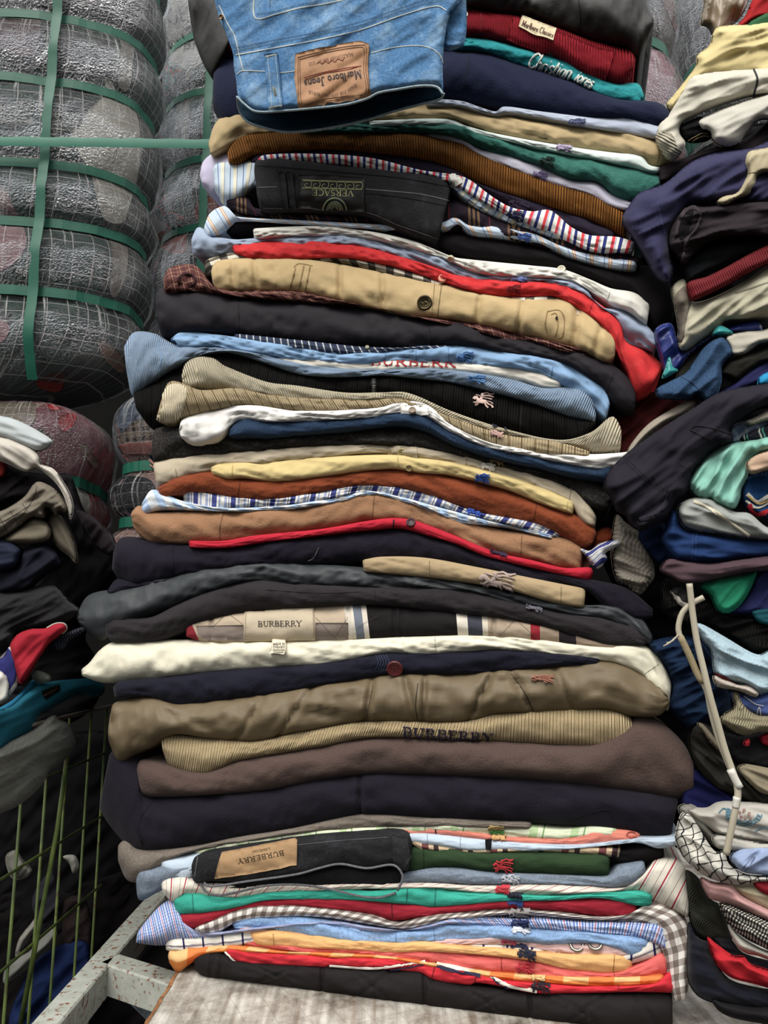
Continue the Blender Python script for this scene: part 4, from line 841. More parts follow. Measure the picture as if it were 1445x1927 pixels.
seam(g, '818,1200 820,1230', 1.5, 'a8a28c'); seam(g, '1212,1268 1238,1250', 2, 'b0aa94')
lb = patch(g, 'care_label', fabric('c9c0a8', 'woven'), '512,1206 539,1206 537,1231 510,1230', off=.005, label='tiny cream care label')
text(lb, 'MADE IN', (514, 1214), (536, 1214), 4, solid('4a4438', .8), mono=.1, off=.0004, raise_=.0001); text(lb, 'TURKEY', (514, 1220), (536, 1220), 4, solid('4a4438', .8), mono=.1, off=.0004, raise_=.0001)
seam(lb, '514,1223 535,1223', .8, '6a6454'); seam(lb, '514,1227 533,1227', .8, '6a6454')
g = G('navybtn', 'button_coat', 'navy wool coat with one large maroon button, above the olive puffer', 'coat', fabric('1a1a26', 'wool'),
  '213,1294 230,1284 300,1277 400,1264 500,1257 600,1250 700,1234 740,1228 850,1228 950,1224 1050,1232 1130,1242', '216,1312 280,1309 310,1322 340,1328 400,1322 500,1308 620,1287 740,1268 850,1268 950,1262 1050,1252 1130,1248', d=-.004, wr=.002)
button(g, 743, 1258, 15, solid('4e1a1a', .3, 0, .6), holes=True, label='large maroon button')
for k in range(5): seam(g, f'{706+k*5},1232 {712+k*5},1246 {706+k*5},1262', 1, '34405a')
g = G('puffer', 'puffer_jacket', 'olive brown puffer jacket with slanting stitched quilting', 'jacket', fabric('64553b', 'nylon', rough=.62),
  '203,1378 208,1345 218,1324 285,1310 310,1322 340,1328 450,1314 600,1290 740,1269 850,1269 950,1262 1050,1252 1110,1244 1160,1246 1215,1272 1256,1310', '204,1392 224,1436 250,1420 290,1402 330,1380 400,1388 480,1394 560,1378 650,1362 720,1358 870,1358 930,1344 1000,1340 1080,1338 1140,1334 1190,1346 1240,1344 1260,1322', d=-.012, wr=.003, fold=.003, R=.9, endr=.12,
  grooves=[(500, 440, 4, .003), (590, 520, 4, .0035), (702, 686, 4, .0035), (760, 782, 4, .0035), (800, 796, 3, .003), (930, 880, 4, .004), (958, 1002, 4, .0035), (1040, 1080, 4, .003)])
seam(g, '702,1290 690,1350', 1.3, '33291c', dash=3); seam(g, '786,1286 782,1330 786,1356', 1.6, '33291c'); seam(g, '962,1268 985,1300 1004,1338', 2, '33291c')
knight(g, 1000, 1268, 42, 14, '96604c', 6, 'faded pink horse and rider emblem')
g = G('burbknit', 'knit_jumper', 'cream-beige knitted jumper with dark capital lettering under the olive puffer', 'jumper', fabric('b59e72', 'knit', U=[(0, 'bda679'), (.75, '8c7650')], pu=.003),
  '303,1396 316,1384 400,1390 480,1396 560,1380 650,1364 720,1359 870,1360 930,1346 1050,1332 1120,1330 1160,1334 1188,1350', '306,1412 320,1440 350,1456 385,1458 415,1446 450,1430 600,1404 700,1386 850,1389 950,1394 1050,1402 1150,1411 1194,1408', d=-.009, wr=.0015)
seam(g, '428,1394 436,1415 430,1438', 2.4, '907a52'); text(g, 'BURBERRY', (756, 1384), (928, 1395), 15, solid('241c30', .85, name='thread'), label='dark embroidered capitals', raise_=.0012, bold=1.15)
G('brownwool', 'wool_coat', 'brown-grey felted wool coat jutting out furthest at the right end', 'coat', fabric('50403a', 'wool', var=.05),
  '257,1444 268,1432 310,1440 385,1456 450,1432 600,1406 700,1388 850,1390 950,1395 1090,1400 1150,1380 1200,1352 1245,1364 1285,1400 1306,1440', '262,1482 278,1497 400,1493 500,1485 600,1466 700,1455 850,1458 1000,1466 1100,1476 1200,1490 1280,1500 1307,1485', d=-.007, wr=.0018)
g = G('navybig', 'heavy_coat', 'heavy black-navy coat, the thickest band of the stack, pointed at its lower left', 'coat', fabric('1c1922', 'wool', var=.05),
  '207,1414 225,1412 262,1440 275,1496 400,1495 500,1487 600,1468 700,1457 850,1459 1000,1468 1100,1478 1200,1492 1277,1502', '186,1520 215,1562 252,1598 290,1600 340,1594 450,1574 560,1558 640,1540 690,1533 800,1540 920,1546 1000,1546 1060,1550 1150,1560 1262,1576', d=-.006, wr=.002, fold=.001, R=.8, endr=.08,
  grooves=[(677, 678, 3, .003)])
seam(g, '676,1462 678,1536', 2, '0a080e'); seam(g, '290,1502 262,1545 268,1590', 2, '0c0a10'); seam(g, '1066,1545 1140,1524 1156,1545', 1.6, '0a080e')
g = G('taupe', 'taupe_jumper', 'fuzzy taupe jumper drooping at the left beneath the heavy navy coat', 'jumper', fabric('6c6258', 'wool', mottle=('8c8478', 300, .5, .5)),
  '222,1592 240,1580 262,1598 350,1596 450,1576 560,1558 640,1540 690,1534 800,1541 920,1548 1000,1552', '222,1618 240,1654 268,1656 300,1632 350,1606 450,1588 560,1570 680,1558 800,1554 920,1556 1000,1558', d=.002)
knight(g, 918, 1552, 30, 8, '9c8248', 4)
GR = [(0, 'c6ccae'), (.3, 'a2b888'), (.5, 'c6ccae'), (.62, '74945e'), (.66, 'c6ccae')]
g = G('greencheck', 'checked_shirt', 'pale green checked shirt under the taupe jumper', 'shirt', fabric('c6ccae', 'woven', U=GR, pu=.034, V=[(0, 'ffffff'), (.7, 'b8c8a0')], pv=.010, vmix=.35),
  '366,1602 420,1584 520,1570 700,1558 800,1554 920,1554 1000,1558 1060,1562 1120,1556 1165,1562', '368,1608 430,1600 560,1582 700,1570 800,1562 870,1566 950,1574 1050,1580 1100,1578 1160,1572', d=.0015)
knight(g, 922, 1556, 28, 14, '4c9448', 4)
g = G('coral', 'coral_polo', 'coral polo shirt rolled at its right end, between checked and pale blue shirts', 'polo shirt', fabric('d87c68', 'pique'),
  '738,1566 780,1556 818,1556 860,1562 950,1576 1050,1580 1090,1574 1120,1562 1180,1562 1206,1568', '740,1572 800,1570 860,1572 920,1580 1000,1588 1100,1590 1150,1585 1204,1580', d=-.001)
seam(g, '819,1556 820,1568', 3, '2a2020'); knight(g, 925, 1570, 28, 9, 'c09458', 4); strokes(g, 'rolled_edge', fabric('a84c40', 'pique'), [(arc(1188, 1571, 9, 5, 0, 320, 9), 2)], off=.001, raise_=.001)
g = G('icy', 'oxford_shirt', 'pale icy blue shirt with a loose corner showing left of the black waistband', 'shirt', fabric('aebdcc', 'woven'),
  '300,1624 340,1612 400,1602 480,1594 560,1584 700,1574 800,1570 900,1580 1000,1589 1100,1592 1200,1580 1240,1578 1282,1576', '304,1632 336,1660 350,1662 372,1640 430,1612 560,1594 700,1584 800,1588 880,1600 960,1600 1050,1598 1150,1588 1200,1584 1240,1594 1284,1586', d=.000)
seam(g, '804,1570 804,1590', 1.3, '8494a8'); seam(g, '866,1574 866,1596', 1.3, '8494a8'); seam(g, '1060,1590 1058,1600', 1.3, '8494a8')
lb = patch(g, 'neck_label', fabric('17161a', 'woven'), '913,1582 925,1582 924,1598 914,1597', off=.002)
G('tancheck', 'checked_shirt', 'thin tan and maroon checked shirt edge above the dark green polo', 'shirt', fabric('b09a78', 'woven', U=[(0, 'b8a080'), (.5, '6a3c3c'), (.7, 'b8a080'), (.85, '3c2c30')], pu=.03),
  '766,1570 800,1590 900,1598 1000,1594 1100,1596 1168,1598', '766,1580 800,1598 900,1603 1000,1600 1100,1604 1166,1612', d=-.001)
G('blackthin', 'black_shirt', 'black shirt sleeve end right of the tan check and the green polo', 'shirt', fabric('191718', 'woven'),
  '900,1602 1050,1602 1150,1600 1190,1592 1225,1582 1248,1586', '900,1610 1050,1612 1150,1620 1200,1624 1250,1612', d=.003)
# black jeans, waistband open to the front
g = G('burbjeans', 'black_jeans', 'washed black jeans with a tan waist patch, waistband gaping open low in the stack', 'jeans', fabric('232325', 'denim', mottle=('48484c', 26, .5, .5)),
  '360,1630 372,1612 430,1600 560,1580 660,1572 740,1568 764,1574 774,1590', '362,1654 372,1660 395,1656 460,1656 560,1642 640,1624 690,1632 740,1626 768,1640', d=-.020, R=.6, wr=.0014, depth=.05, sag=1, endr=.15)
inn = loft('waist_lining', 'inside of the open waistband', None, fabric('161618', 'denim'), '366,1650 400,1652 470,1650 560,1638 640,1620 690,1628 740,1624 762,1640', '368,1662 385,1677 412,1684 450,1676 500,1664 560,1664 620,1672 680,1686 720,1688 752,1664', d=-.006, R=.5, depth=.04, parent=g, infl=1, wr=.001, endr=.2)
edge = fabric('5c5c60', 'denim')
for s in ('384,1661 395,1668 470,1658 560,1645 600,1634 640,1626 690,1634 740,1628 758,1650 748,1676', '372,1630 374,1655 388,1678 412,1685 450,1678 500,1667 560,1665 620,1673 680,1687 715,1689 745,1680'):
    q = catmull(pts(s), 60); tube('waistband_edge', edge, [P(a, b, -.024 if k_ == 0 else -.012) for k_ in [0 if s[:3] == '384' else 1] for a, b in q], .0010, g)
pt = patch(g, 'waist_patch', fabric('9a7a54', 'suede', mottle=('8a6238', 200, .5, .5)), '418,1605 556,1579 560,1582 559,1628 480,1642 404,1652 410,1630', off=.0018, label='tan suede waist patch')
text(pt, 'BURBERRY', (534, 1600), (446, 1617), 9, solid('3a2a1a', .8, name='print'), off=.0005, raise_=.0001); text(pt, 'LONDON', (508, 1595), (474, 1601), 4, solid('5a4228', .8), mono=.1, off=.0005, raise_=.0001)
patch(g, 'belt_loop', fabric('2a2a2c', 'denim'), '738,1572 764,1578 770,1612 752,1660 740,1640', off=.003)
seam(g, '372,1612 366,1650', 2, '4a4a4e'); seam(g, '560,1590 640,1582 730,1576', 1.4, '4a4a4e')
g = G('darkgreen', 'green_polo', 'dark green polo shirt with a red horse emblem, right of the washed black jeans', 'polo shirt', fabric('2c4028', 'pique'),
  '750,1596 790,1590 830,1592 900,1603 1000,1600 1100,1604 1142,1606 1148,1616', '752,1636 790,1641 812,1634 860,1632 920,1640 1000,1644 1080,1648 1146,1650', d=-.007, wr=.0015)
seam(g, '797,1594 797,1638', 2.4, '18260f'); knight(g, 930, 1612, 36, 28, 'b41c28', 6, 'red horse and rider emblem')
g = G('chambray', 'chambray_shirt', 'grey-blue chambray shirt, its fleecy sleeve hanging out at the far left', 'shirt', fabric('6e7a88', 'denim', var=.12),
  '260,1640 300,1622 360,1622 500,1640 740,1644 812,1634 860,1634 920,1642 1000,1646 1100,1650 1145,1650 1165,1630 1212,1622', '256,1656 264,1692 300,1676 360,1652 500,1656 740,1662 812,1660 900,1664 1000,1662 1100,1664 1190,1668 1216,1642', d=-.002, wr=.002)
knight(g, 944, 1644, 34, 16, 'a0a4ac', 8)
RW = [(0, 'cfc7b8'), (.34, '8a7d74'), (.38, 'cfc7b8'), (.68, 'a02038'), (.76, 'cfc7b8'), (.88, '94909c'), (.91, 'cfc7b8')]
g = G('redstripe', 'striped_shirt', 'cream shirt with thin crimson stripes, its big sleeve rolled out at the right', 'shirt', fabric('cfc7b8', 'woven', U=RW, pu=.0138, warp=.001),
  '303,1664 318,1652 345,1652 372,1660 500,1664 740,1662 812,1662 900,1666 1000,1664 1100,1666 1190,1668 1218,1640 1232,1620 1270,1618 1288,1636 1297,1690', '305,1676 328,1696 355,1682 440,1690 500,1682 600,1676 740,1674 820,1672 900,1682 1000,1686 1100,1684 1170,1684 1205,1692 1240,1704 1270,1712 1296,1726', d=-.009, wr=.002)
knight(g, 932, 1666, 28, 14, 'b82030', 4)
g = G('tealpolo', 'teal_polo', 'bright teal polo shirt above the dark red polo, collar placket at centre', 'polo shirt', fabric('22a48e', 'pique'),
  '326,1690 345,1674 380,1680 440,1690 500,1682 600,1676 740,1674 770,1664 822,1667 850,1678 950,1684 1050,1688 1150,1680 1205,1678 1228,1688', '328,1708 345,1721 400,1714 450,1704 500,1692 600,1690 700,1694 780,1702 815,1708 860,1702 950,1694 1050,1692 1130,1688 1200,1702 1226,1700', d=-.005, wr=.0018)
g['label'] = 'bright teal polo shirt above the dark red polo, collar placket at centre'
seam(g, '362,1684 364,1716', 2, '0e6a5e', dash=3); seam(g, '767,1666 765,1698', 2, '0e6a5e'); seam(g, '820,1670 818,1704', 2, '0e6a5e'); knight(g, 954, 1676, 30, 13, '141428', 6)
g = G('darkred', 'dark_red_polo', 'dark red polo shirt lying between the teal polo and the grey gingham shirt', 'polo shirt', fabric('a01a2e', 'pique'),
  '332,1722 400,1714 450,1704 500,1694 600,1691 700,1695 780,1703 815,1708 870,1702 950,1694 1050,1693 1120,1688 1185,1687 1198,1695', '334,1740 355,1748 400,1732 450,1712 520,1704 600,1706 700,1720 740,1730 790,1724 850,1716 950,1708 1050,1712 1130,1722 1200,1728', d=-.004)
seam(g, '737,1700 738,1728', 2, '5a0c18'); knight(g, 955, 1690, 30, 13, '24407a', 6)
GG = dict(U=[(0, '9a908a'), (.5, 'd4cfc8')], V=[(0, 'ffffff'), (.5, 'aaa09a')], vmix=.95)
g = G('greygingham', 'gingham_shirt', 'grey and white gingham shirt whose sleeve drops down over the right end of the stack', 'shirt', fabric('cfc8c0', 'woven', pu=.010, pv=.010, warp=.001, **GG),
  '365,1748 395,1735 440,1714 500,1704 600,1708 700,1722 745,1736 800,1724 850,1717 950,1709 1050,1714 1130,1724 1200,1716 1225,1696 1262,1706 1290,1735 1299,1780 1296,1830 1290,1880', '368,1756 410,1752 450,1732 540,1722 620,1726 700,1740 755,1748 800,1742 850,1733 960,1722 1050,1728 1130,1734 1200,1738 1228,1750 1246,1785 1256,1820 1260,1850 1272,1884', d=-.007, wr=.002, endr=.1)
knight(g, 958, 1708, 40, 18, '8a8484', 6)
TS = [(0, 'aab8d6'), (.1, '5a78b4'), (.2, 'b4c0da'), (.3, '5a78b4'), (.4, 'c4ccde'), (.5, 'b05068'), (.56, 'b4c0da'), (.66, '5a78b4'), (.76, 'b4c0da'), (.86, '2c4484'), (.92, 'b4c0da')]
g = G('tattersall', 'checked_shirt', 'blue shirt with fine red and blue checks, left corner flaring over the metal frame', 'shirt', fabric('aab8d6', 'woven', U=TS, pu=.012, V=[(0, 'ffffff'), (.35, '9cb0d8'), (.5, 'ffffff'), (.85, 'c8a0b4')], pv=.006, vmix=.5),
  '258,1758 280,1730 305,1704 328,1696 340,1730 366,1754 410,1754 500,1742 620,1734 700,1744 760,1750 800,1742 870,1726 960,1730 1100,1736 1200,1738 1242,1740 1262,1762', '256,1772 300,1777 360,1770 420,1760 500,1748 620,1740 700,1752 800,1748 850,1738 960,1742 1050,1748 1120,1755 1180,1758 1215,1766 1256,1786', d=-.003, wr=.0025)
knight(g, 962, 1730, 34, 12, '202c58', 4)
g = G('bluechambray', 'chambray_shirt', 'soft light blue shirt lying directly on the pink shirt with eyelets', 'shirt', fabric('7c9cc4', 'denim', var=.08),
  '437,1740 455,1728 520,1722 600,1730 700,1750 760,1752 800,1748 850,1740 960,1744 1050,1750 1120,1756 1180,1760 1224,1768', '440,1746 500,1748 560,1760 640,1772 720,1778 800,1774 870,1766 950,1768 1040,1776 1100,1772 1160,1784 1190,1800 1216,1795', d=-.005, wr=.0025)
seam(g, '745,1754 745,1776', 1.4, '5a7aa4'); seam(g, '816,1746 818,1770', 1.4, '5a7aa4'); knight(g, 962, 1744, 36, 12, 'c4c8d0', 4)
g = G('pinkeye', 'pink_shirt', 'pale pink shirt with two metal eyelets near the right end of the stack', 'shirt', fabric('c8a49e', 'woven'),
  '445,1745 560,1756 650,1768 740,1776 850,1768 950,1766 1040,1774 1100,1768 1160,1780 1190,1788', '448,1752 560,1762 700,1780 800,1780 900,1776 960,1776 1030,1788 1080,1800 1130,1804 1186,1800', d=-.004, wr=.003)
for ex, ey in ((1085, 1777), (1120, 1776)):
    p, n = proj(g, ex, ey, .0012); q = n.to_track_quat('Z', 'Y'); v = []; f = []
    for i in range(24):
        for j in range(8):
            a, b = 2 * math.pi * i / 24, 2 * math.pi * j / 8; r_ = .0050 + .0014 * math.cos(b); v.append(p + q @ Vector((math.cos(a) * r_, math.sin(a) * r_, .0011 * math.sin(b))))
            f.append((i * 8 + j, ((i + 1) % 24) * 8 + j, ((i + 1) % 24) * 8 + (j + 1) % 8, i * 8 + (j + 1) % 8))
    link('eyelet', v, f, solid('8d867a', .3, .9), g)['label'] = 'metal eyelet ring'
knight(g, 942, 1764, 30, 10, 'a03a4c', 6)
NW = [(0, 'd2ccc0'), (.90, '2e2c54')]
g = G('windowpane', 'checked_shirt', 'white shirt with widely spaced navy lines, curled left end resting on the orange shirt', 'shirt', fabric('d2ccc0', 'woven', U=NW, pu=.0200, V=[(0, 'ffffff'), (.88, '8a88a8')], pv=.017, vmix=.9),
  '311,1776 330,1768 400,1764 430,1758 520,1752 640,1766 740,1778 850,1780 950,1778 1040,1790 1090,1804 1150,1800 1190,1790 1240,1758', '312,1786 332,1788 400,1784 440,1780 520,1766 640,1776 740,1784 850,1790 950,1798 1020,1808 1100,1812 1180,1812 1246,1796', d=.000, wr=.0015)
knight(g, 960, 1772, 36, 12, '1a1c3c', 8)
g = G('peachpolo', 'peach_polo', 'orange-peach polo shirt with a navy horse emblem above the coral red polo', 'polo shirt', fabric('e2a864', 'pique'),
  '470,1756 520,1752 640,1768 740,1776 800,1774 860,1782 950,1786 1050,1796 1120,1794 1160,1796 1192,1800', '473,1768 490,1776 560,1782 640,1784 740,1790 800,1788 900,1794 1000,1806 1060,1820 1130,1830 1188,1828', d=-.007, wr=.0018)
seam(g, '514,1758 516,1780', 1.6, '96662c', dash=3); seam(g, '1156,1798 1154,1828', 1.6, '96662c'); knight(g, 974, 1784, 36, 16, '16182c', 14)
g = G('coralpolo', 'coral_red_polo', 'coral red polo shirt with a tonal red emblem on the orange gingham', 'polo shirt', fabric('e2605a', 'pique'),
  '428,1772 445,1758 475,1768 560,1782 640,1785 740,1790 800,1788 900,1796 1000,1808 1060,1822 1150,1830 1210,1812 1244,1794 1256,1808', '432,1780 470,1778 560,1790 650,1796 740,1800 820,1812 880,1824 950,1830 1050,1838 1150,1838 1256,1836', d=-.005, wr=.002)
seam(g, '943,1802 944,1826', 1.6, '8e2824'); seam(g, '1155,1830 1156,1838', 1.6, '8e2824'); knight(g, 972, 1808, 34, 22, 'b4182c', 6, 'tonal red horse and rider emblem')
OG = [(0, 'd8a868'), (.5, 'd2742c')]
g = G('orangegingham', 'gingham_shirt', 'orange gingham shirt poking out at the left above the black quilted jacket', 'shirt', fabric('d8a868', 'woven', U=OG, pu=.040, V=[(0, 'ffffff'), (.5, 'f0b080')], pv=.03, vmix=.95),
  '316,1800 325,1788 400,1782 440,1780 520,1790 650,1796 740,1802 850,1820 930,1832 1050,1838 1150,1840 1250,1838', '318,1810 334,1828 352,1816 385,1796 430,1790 520,1794 650,1802 760,1808 860,1828 930,1840 1050,1850 1150,1854 1250,1848', d=-.003)
knight(g, 1000, 1834, 26, 9, 'd8b070', 6)
g = G('redpiped', 'piped_polo', 'scarlet polo shirt with white and navy piping, lowest polo of the stack', 'polo shirt', fabric('cc1a2c', 'pique'),
  '423,1790 436,1782 480,1788 560,1796 650,1802 740,1806 820,1812 880,1826 930,1842 1050,1852 1150,1855 1230,1850 1262,1828 1271,1846', '426,1798 448,1810 520,1816 620,1818 720,1822 790,1828 815,1842 880,1852 900,1848 960,1858 1010,1868 1100,1868 1180,1866 1266,1866', d=-.006, wr=.0022)
w_ = solid('cfc8bc', .85, name='cord'); nb = solid('23223c', .85, name='cord')
strokes(g, 'white_piping', w_, [(pts('620,1816 700,1821 760,1815 800,1810'), 4), (pts('822,1812 860,1822 905,1830'), 7), (pts('905,1828 930,1842 960,1855 1010,1865'), 5), (pts('424,1790 440,1806 446,1810'), 3)], off=.001, raise_=.0012)
strokes(g, 'navy_piping', nb, [(pts('660,1824 720,1826 780,1818 806,1812'), 3), (pts('822,1818 860,1829 904,1836'), 5), (pts('918,1834 940,1851 975,1866'), 2)], off=.001, raise_=.001)
seam(g, '820,1812 812,1842', 2, '6e0c16'); seam(g, '898,1830 892,1850', 2, '6e0c16'); seam(g, '1165,1852 1163,1866', 2, '6e0c16'); knight(g, 1000, 1846, 36, 18, '22101c', 8, 'black horse and rider emblem')
g = G('blackquilt', 'quilted_jacket', 'black quilted jacket at the very bottom of the stack, flat on the worn table', 'jacket', fabric('211e1e', 'woven', rough=.7),
  '364,1808 374,1794 405,1792 424,1796 448,1810 540,1817 640,1818 720,1822 790,1828 815,1843 880,1853 1010,1869 1100,1869 1265,1868', '366,1824 385,1836 420,1840 560,1858 660,1874 760,1888 900,1904 1000,1918 1100,1930 1266,1950', d=-.004, infl=1.5, wr=.0012, R=.8,
  grooves=[(400, 395, 2, .0015), (420, 412, 2, .0012), (606, 606, 2.2, .0022), (798, 800, 2.2, .0022), (996, 998, 2.2, .0022), (470, 560, 3, .0016), (560, 480, 3, .0016), (650, 740, 3, .0016), (740, 670, 3, .0016), (860, 960, 3, .0016), (960, 880, 3, .0016), (1040, 1140, 3, .0016), (1140, 1060, 3, .0016), (1190, 1250, 3, .0012)])

# ---------------------------------------------------------------- blue jeans hanging over the top of the stack
DEN = fabric('4a78a4', 'denim', mottle=('9dbbd0', 26, .48, .6), var=.2)
g = blob('blue_jeans', 'light blue washed jeans draped over the top, tan leather patch upside down on the waistband', 'jeans', DEN,
  '404,-60 560,-60 760,-60 868,-60 872,-10 846,30 836,80 833,130 833,176 822,163 790,162 750,168 710,174 680,190 640,198 600,202 550,205 520,210 480,209 460,194 448,180 444,150 440,125 438,100 424,60 410,25',
  d=-.085, Rp=13, Hm=.008, depth=.02, ang=35, wr=.0018, fs=1.1, step=4.5)
ST['jeans'] = g
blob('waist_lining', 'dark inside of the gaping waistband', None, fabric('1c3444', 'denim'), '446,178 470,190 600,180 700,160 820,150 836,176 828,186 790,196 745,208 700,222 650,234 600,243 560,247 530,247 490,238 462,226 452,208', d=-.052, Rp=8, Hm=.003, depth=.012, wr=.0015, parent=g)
ed = fabric('93a8b0', 'denim')
for k_, s in ((0, '446,182 460,196 482,210 530,209 600,203 650,197 690,186 712,175 750,168 790,162 822,164 834,178'), (1, '446,182 450,208 464,228 492,239 530,248 560,248 600,244 650,235 700,223 745,209 790,197 828,187 835,176')):
    q = catmull(pts(s), 90); tube('waistband_edge', ed, [P(a, b, (-.0855 if k_ == 0 else -.056) + .0004 * n3(i * .7, 0, k_) - .024 * k_ * (abs(i - 45) / 45) ** 6) for i, (a, b) in enumerate(q)], .0011, g)
blob('side_fold', None, None, DEN, '836,-30 870,-40 878,20 876,72 868,88 838,94 832,60', d=-.070, Rp=10, Hm=.006, depth=.03, wr=.002, parent=g)
st = '4a4238'
seam(g, '444,104 520,90 600,75 680,56 760,28 820,12 840,20', 2.2, 'b4bcb8', off=.0006); seam(g, '446,96 520,81 600,66 680,47 760,19 812,4', 1.5, st, dash=3); seam(g, '444,90 520,75 600,60 680,41 760,13 806,-2', 1.5, st, dash=3)
seam(g, '446,140 455,134 480,134 502,135', 2, 'b4bcb8'); seam(g, '526,138 556,134', 2, 'b4bcb8'); seam(g, '698,100 740,90 780,86 808,90 826,102 834,120', 2, 'b4bcb8')
seam(g, '412,10 428,44 442,70 450,104 458,134', 2.4, 'a8b4b4'); seam(g, '480,-30 480,33 520,27 560,16 620,6 680,-10', 2.6, 'b4bcb8'); seam(g, '508,-30 508,14', 1.4, st, dash=3); seam(g, '486,27 520,21 560,10 600,2', 1.3, st, dash=3)
button(g, 418, 33, 5, solid('8a6a48', .35, .8), holes=False, name='rivet')
bl = patch(g, 'belt_loop', DEN, '499,106 523,101 527,140 533,200 507,206 503,160', off=.0035)
seam(bl, '504,108 509,160 512,203', 1.4, 'c0ccd0', dash=3); seam(bl, '519,105 523,150 528,200', 1.4, 'c0ccd0', dash=3); seam(bl, '506,204 533,199', 4, 'a8a894'); seam(bl, '500,107 523,102', 3, '9aa4a0')
pt = patch(g, 'leather_patch', fabric('ad7c50', 'leather', rough=.6, mottle=('8c5c38', 60, .5, .6)), '557,104 600,93 640,85 680,80 695,86 693,130 697,182 650,190 600,197 562,204 556,150', off=.003, label='tan leather patch standing on its head')
pk = solid('3a3234', .8, name='print')
for q in ('561,108 600,98 640,90 679,85 689,89 688,130 691,178 650,185 600,192 566,198 561,150 561,108', '564,112 600,102 640,94 676,89 685,92 684,130 687,174 650,181 600,188 569,194 565,150 564,112'): seam(pt, q, 1, '6a4a34', off=.0003)
text(pt, 'Marlboro Jeans', (679, 132), (571, 152), 15, pk, off=.0006, raise_=.0001, bold=1.15)
text(pt, 'MADISON MFR. CO', (664, 99), (580, 118), 6, solid('6a4030', .8, name='print'), mono=.1, off=.0006, raise_=.0001)
text(pt, 'Highest', (648, 112), (600, 122), 8, solid('a04a3c', .8, name='print'), mono=.08, off=.0006, raise_=.0001, slant=.3) if False else seam(pt, '596,120 602,116 606,121 612,114 618,119 624,113 630,117 636,111 644,114 648,108', 1.2, 'a04a3c')
for q in ('572,146 600,138 640,130 680,124', '574,150 610,138 650,132 672,126'): seam(pt, q, 1.1, 'b04c40')
text(pt, 'JEANS FOR SPECIAL PEOPLE', (672, 156), (580, 170), 5, solid('5a3a2c', .8, name='print'), mono=.1, off=.0006, raise_=.0001, bow=14)
# ================================================================ wrapped bales behind
def bale_mat(cols, scale=9, seed=0):
    m = bpy.data.materials.new('bundled_clothes'); m.use_nodes = True; t = m.node_tree; N = t.nodes; L = t.links; b = N['Principled BSDF']
    tc_ = N.new('ShaderNodeTexCoord'); mp = N.new('ShaderNodeMapping'); mp.inputs['Location'].default_value = (seed, seed * 2, 0); mp.inputs['Scale'].default_value = (1.3, 1.3, .8); L.new(tc_.outputs['Object'], mp.inputs[0])
    nz = N.new('ShaderNodeTexNoise'); nz.inputs['Scale'].default_value = 7; L.new(mp.outputs[0], nz.inputs[0])
    ad = N.new('ShaderNodeVectorMath'); ad.operation = 'MULTIPLY_ADD'; ad.inputs[1].default_value = (.16, .16, .16); L.new(nz.outputs['Color'], ad.inputs[0]); L.new(mp.outputs[0], ad.inputs[2])
    vo = N.new('ShaderNodeTexVoronoi'); vo.inputs['Scale'].default_value = scale; L.new(ad.outputs[0], vo.inputs[0])
    sp = N.new('ShaderNodeSeparateColor'); L.new(vo.outputs['Color'], sp.inputs[0])
    r = N.new('ShaderNodeValToRGB'); r.color_ramp.interpolation = 'CONSTANT'; el = r.color_ramp.elements
    el[0].position = 0; el[0].color = c(cols[0]); el[1].position = 1 / len(cols); el[1].color = c(cols[1])
    for i, k in enumerate(cols[2:]): q = el.new((i + 2) / len(cols)); q.color = c(k)
    L.new(sp.outputs[0], r.inputs[0]); L.new(r.outputs[0], b.inputs['Base Color']); b.inputs['Roughness'].default_value = .8
    bp = N.new('ShaderNodeBump'); bp.inputs['Strength'].default_value = .6; bp.inputs['Distance'].default_value = .01; L.new(vo.outputs[0], bp.inputs['Height']); L.new(bp.outputs[0], b.inputs['Normal'])
    return m
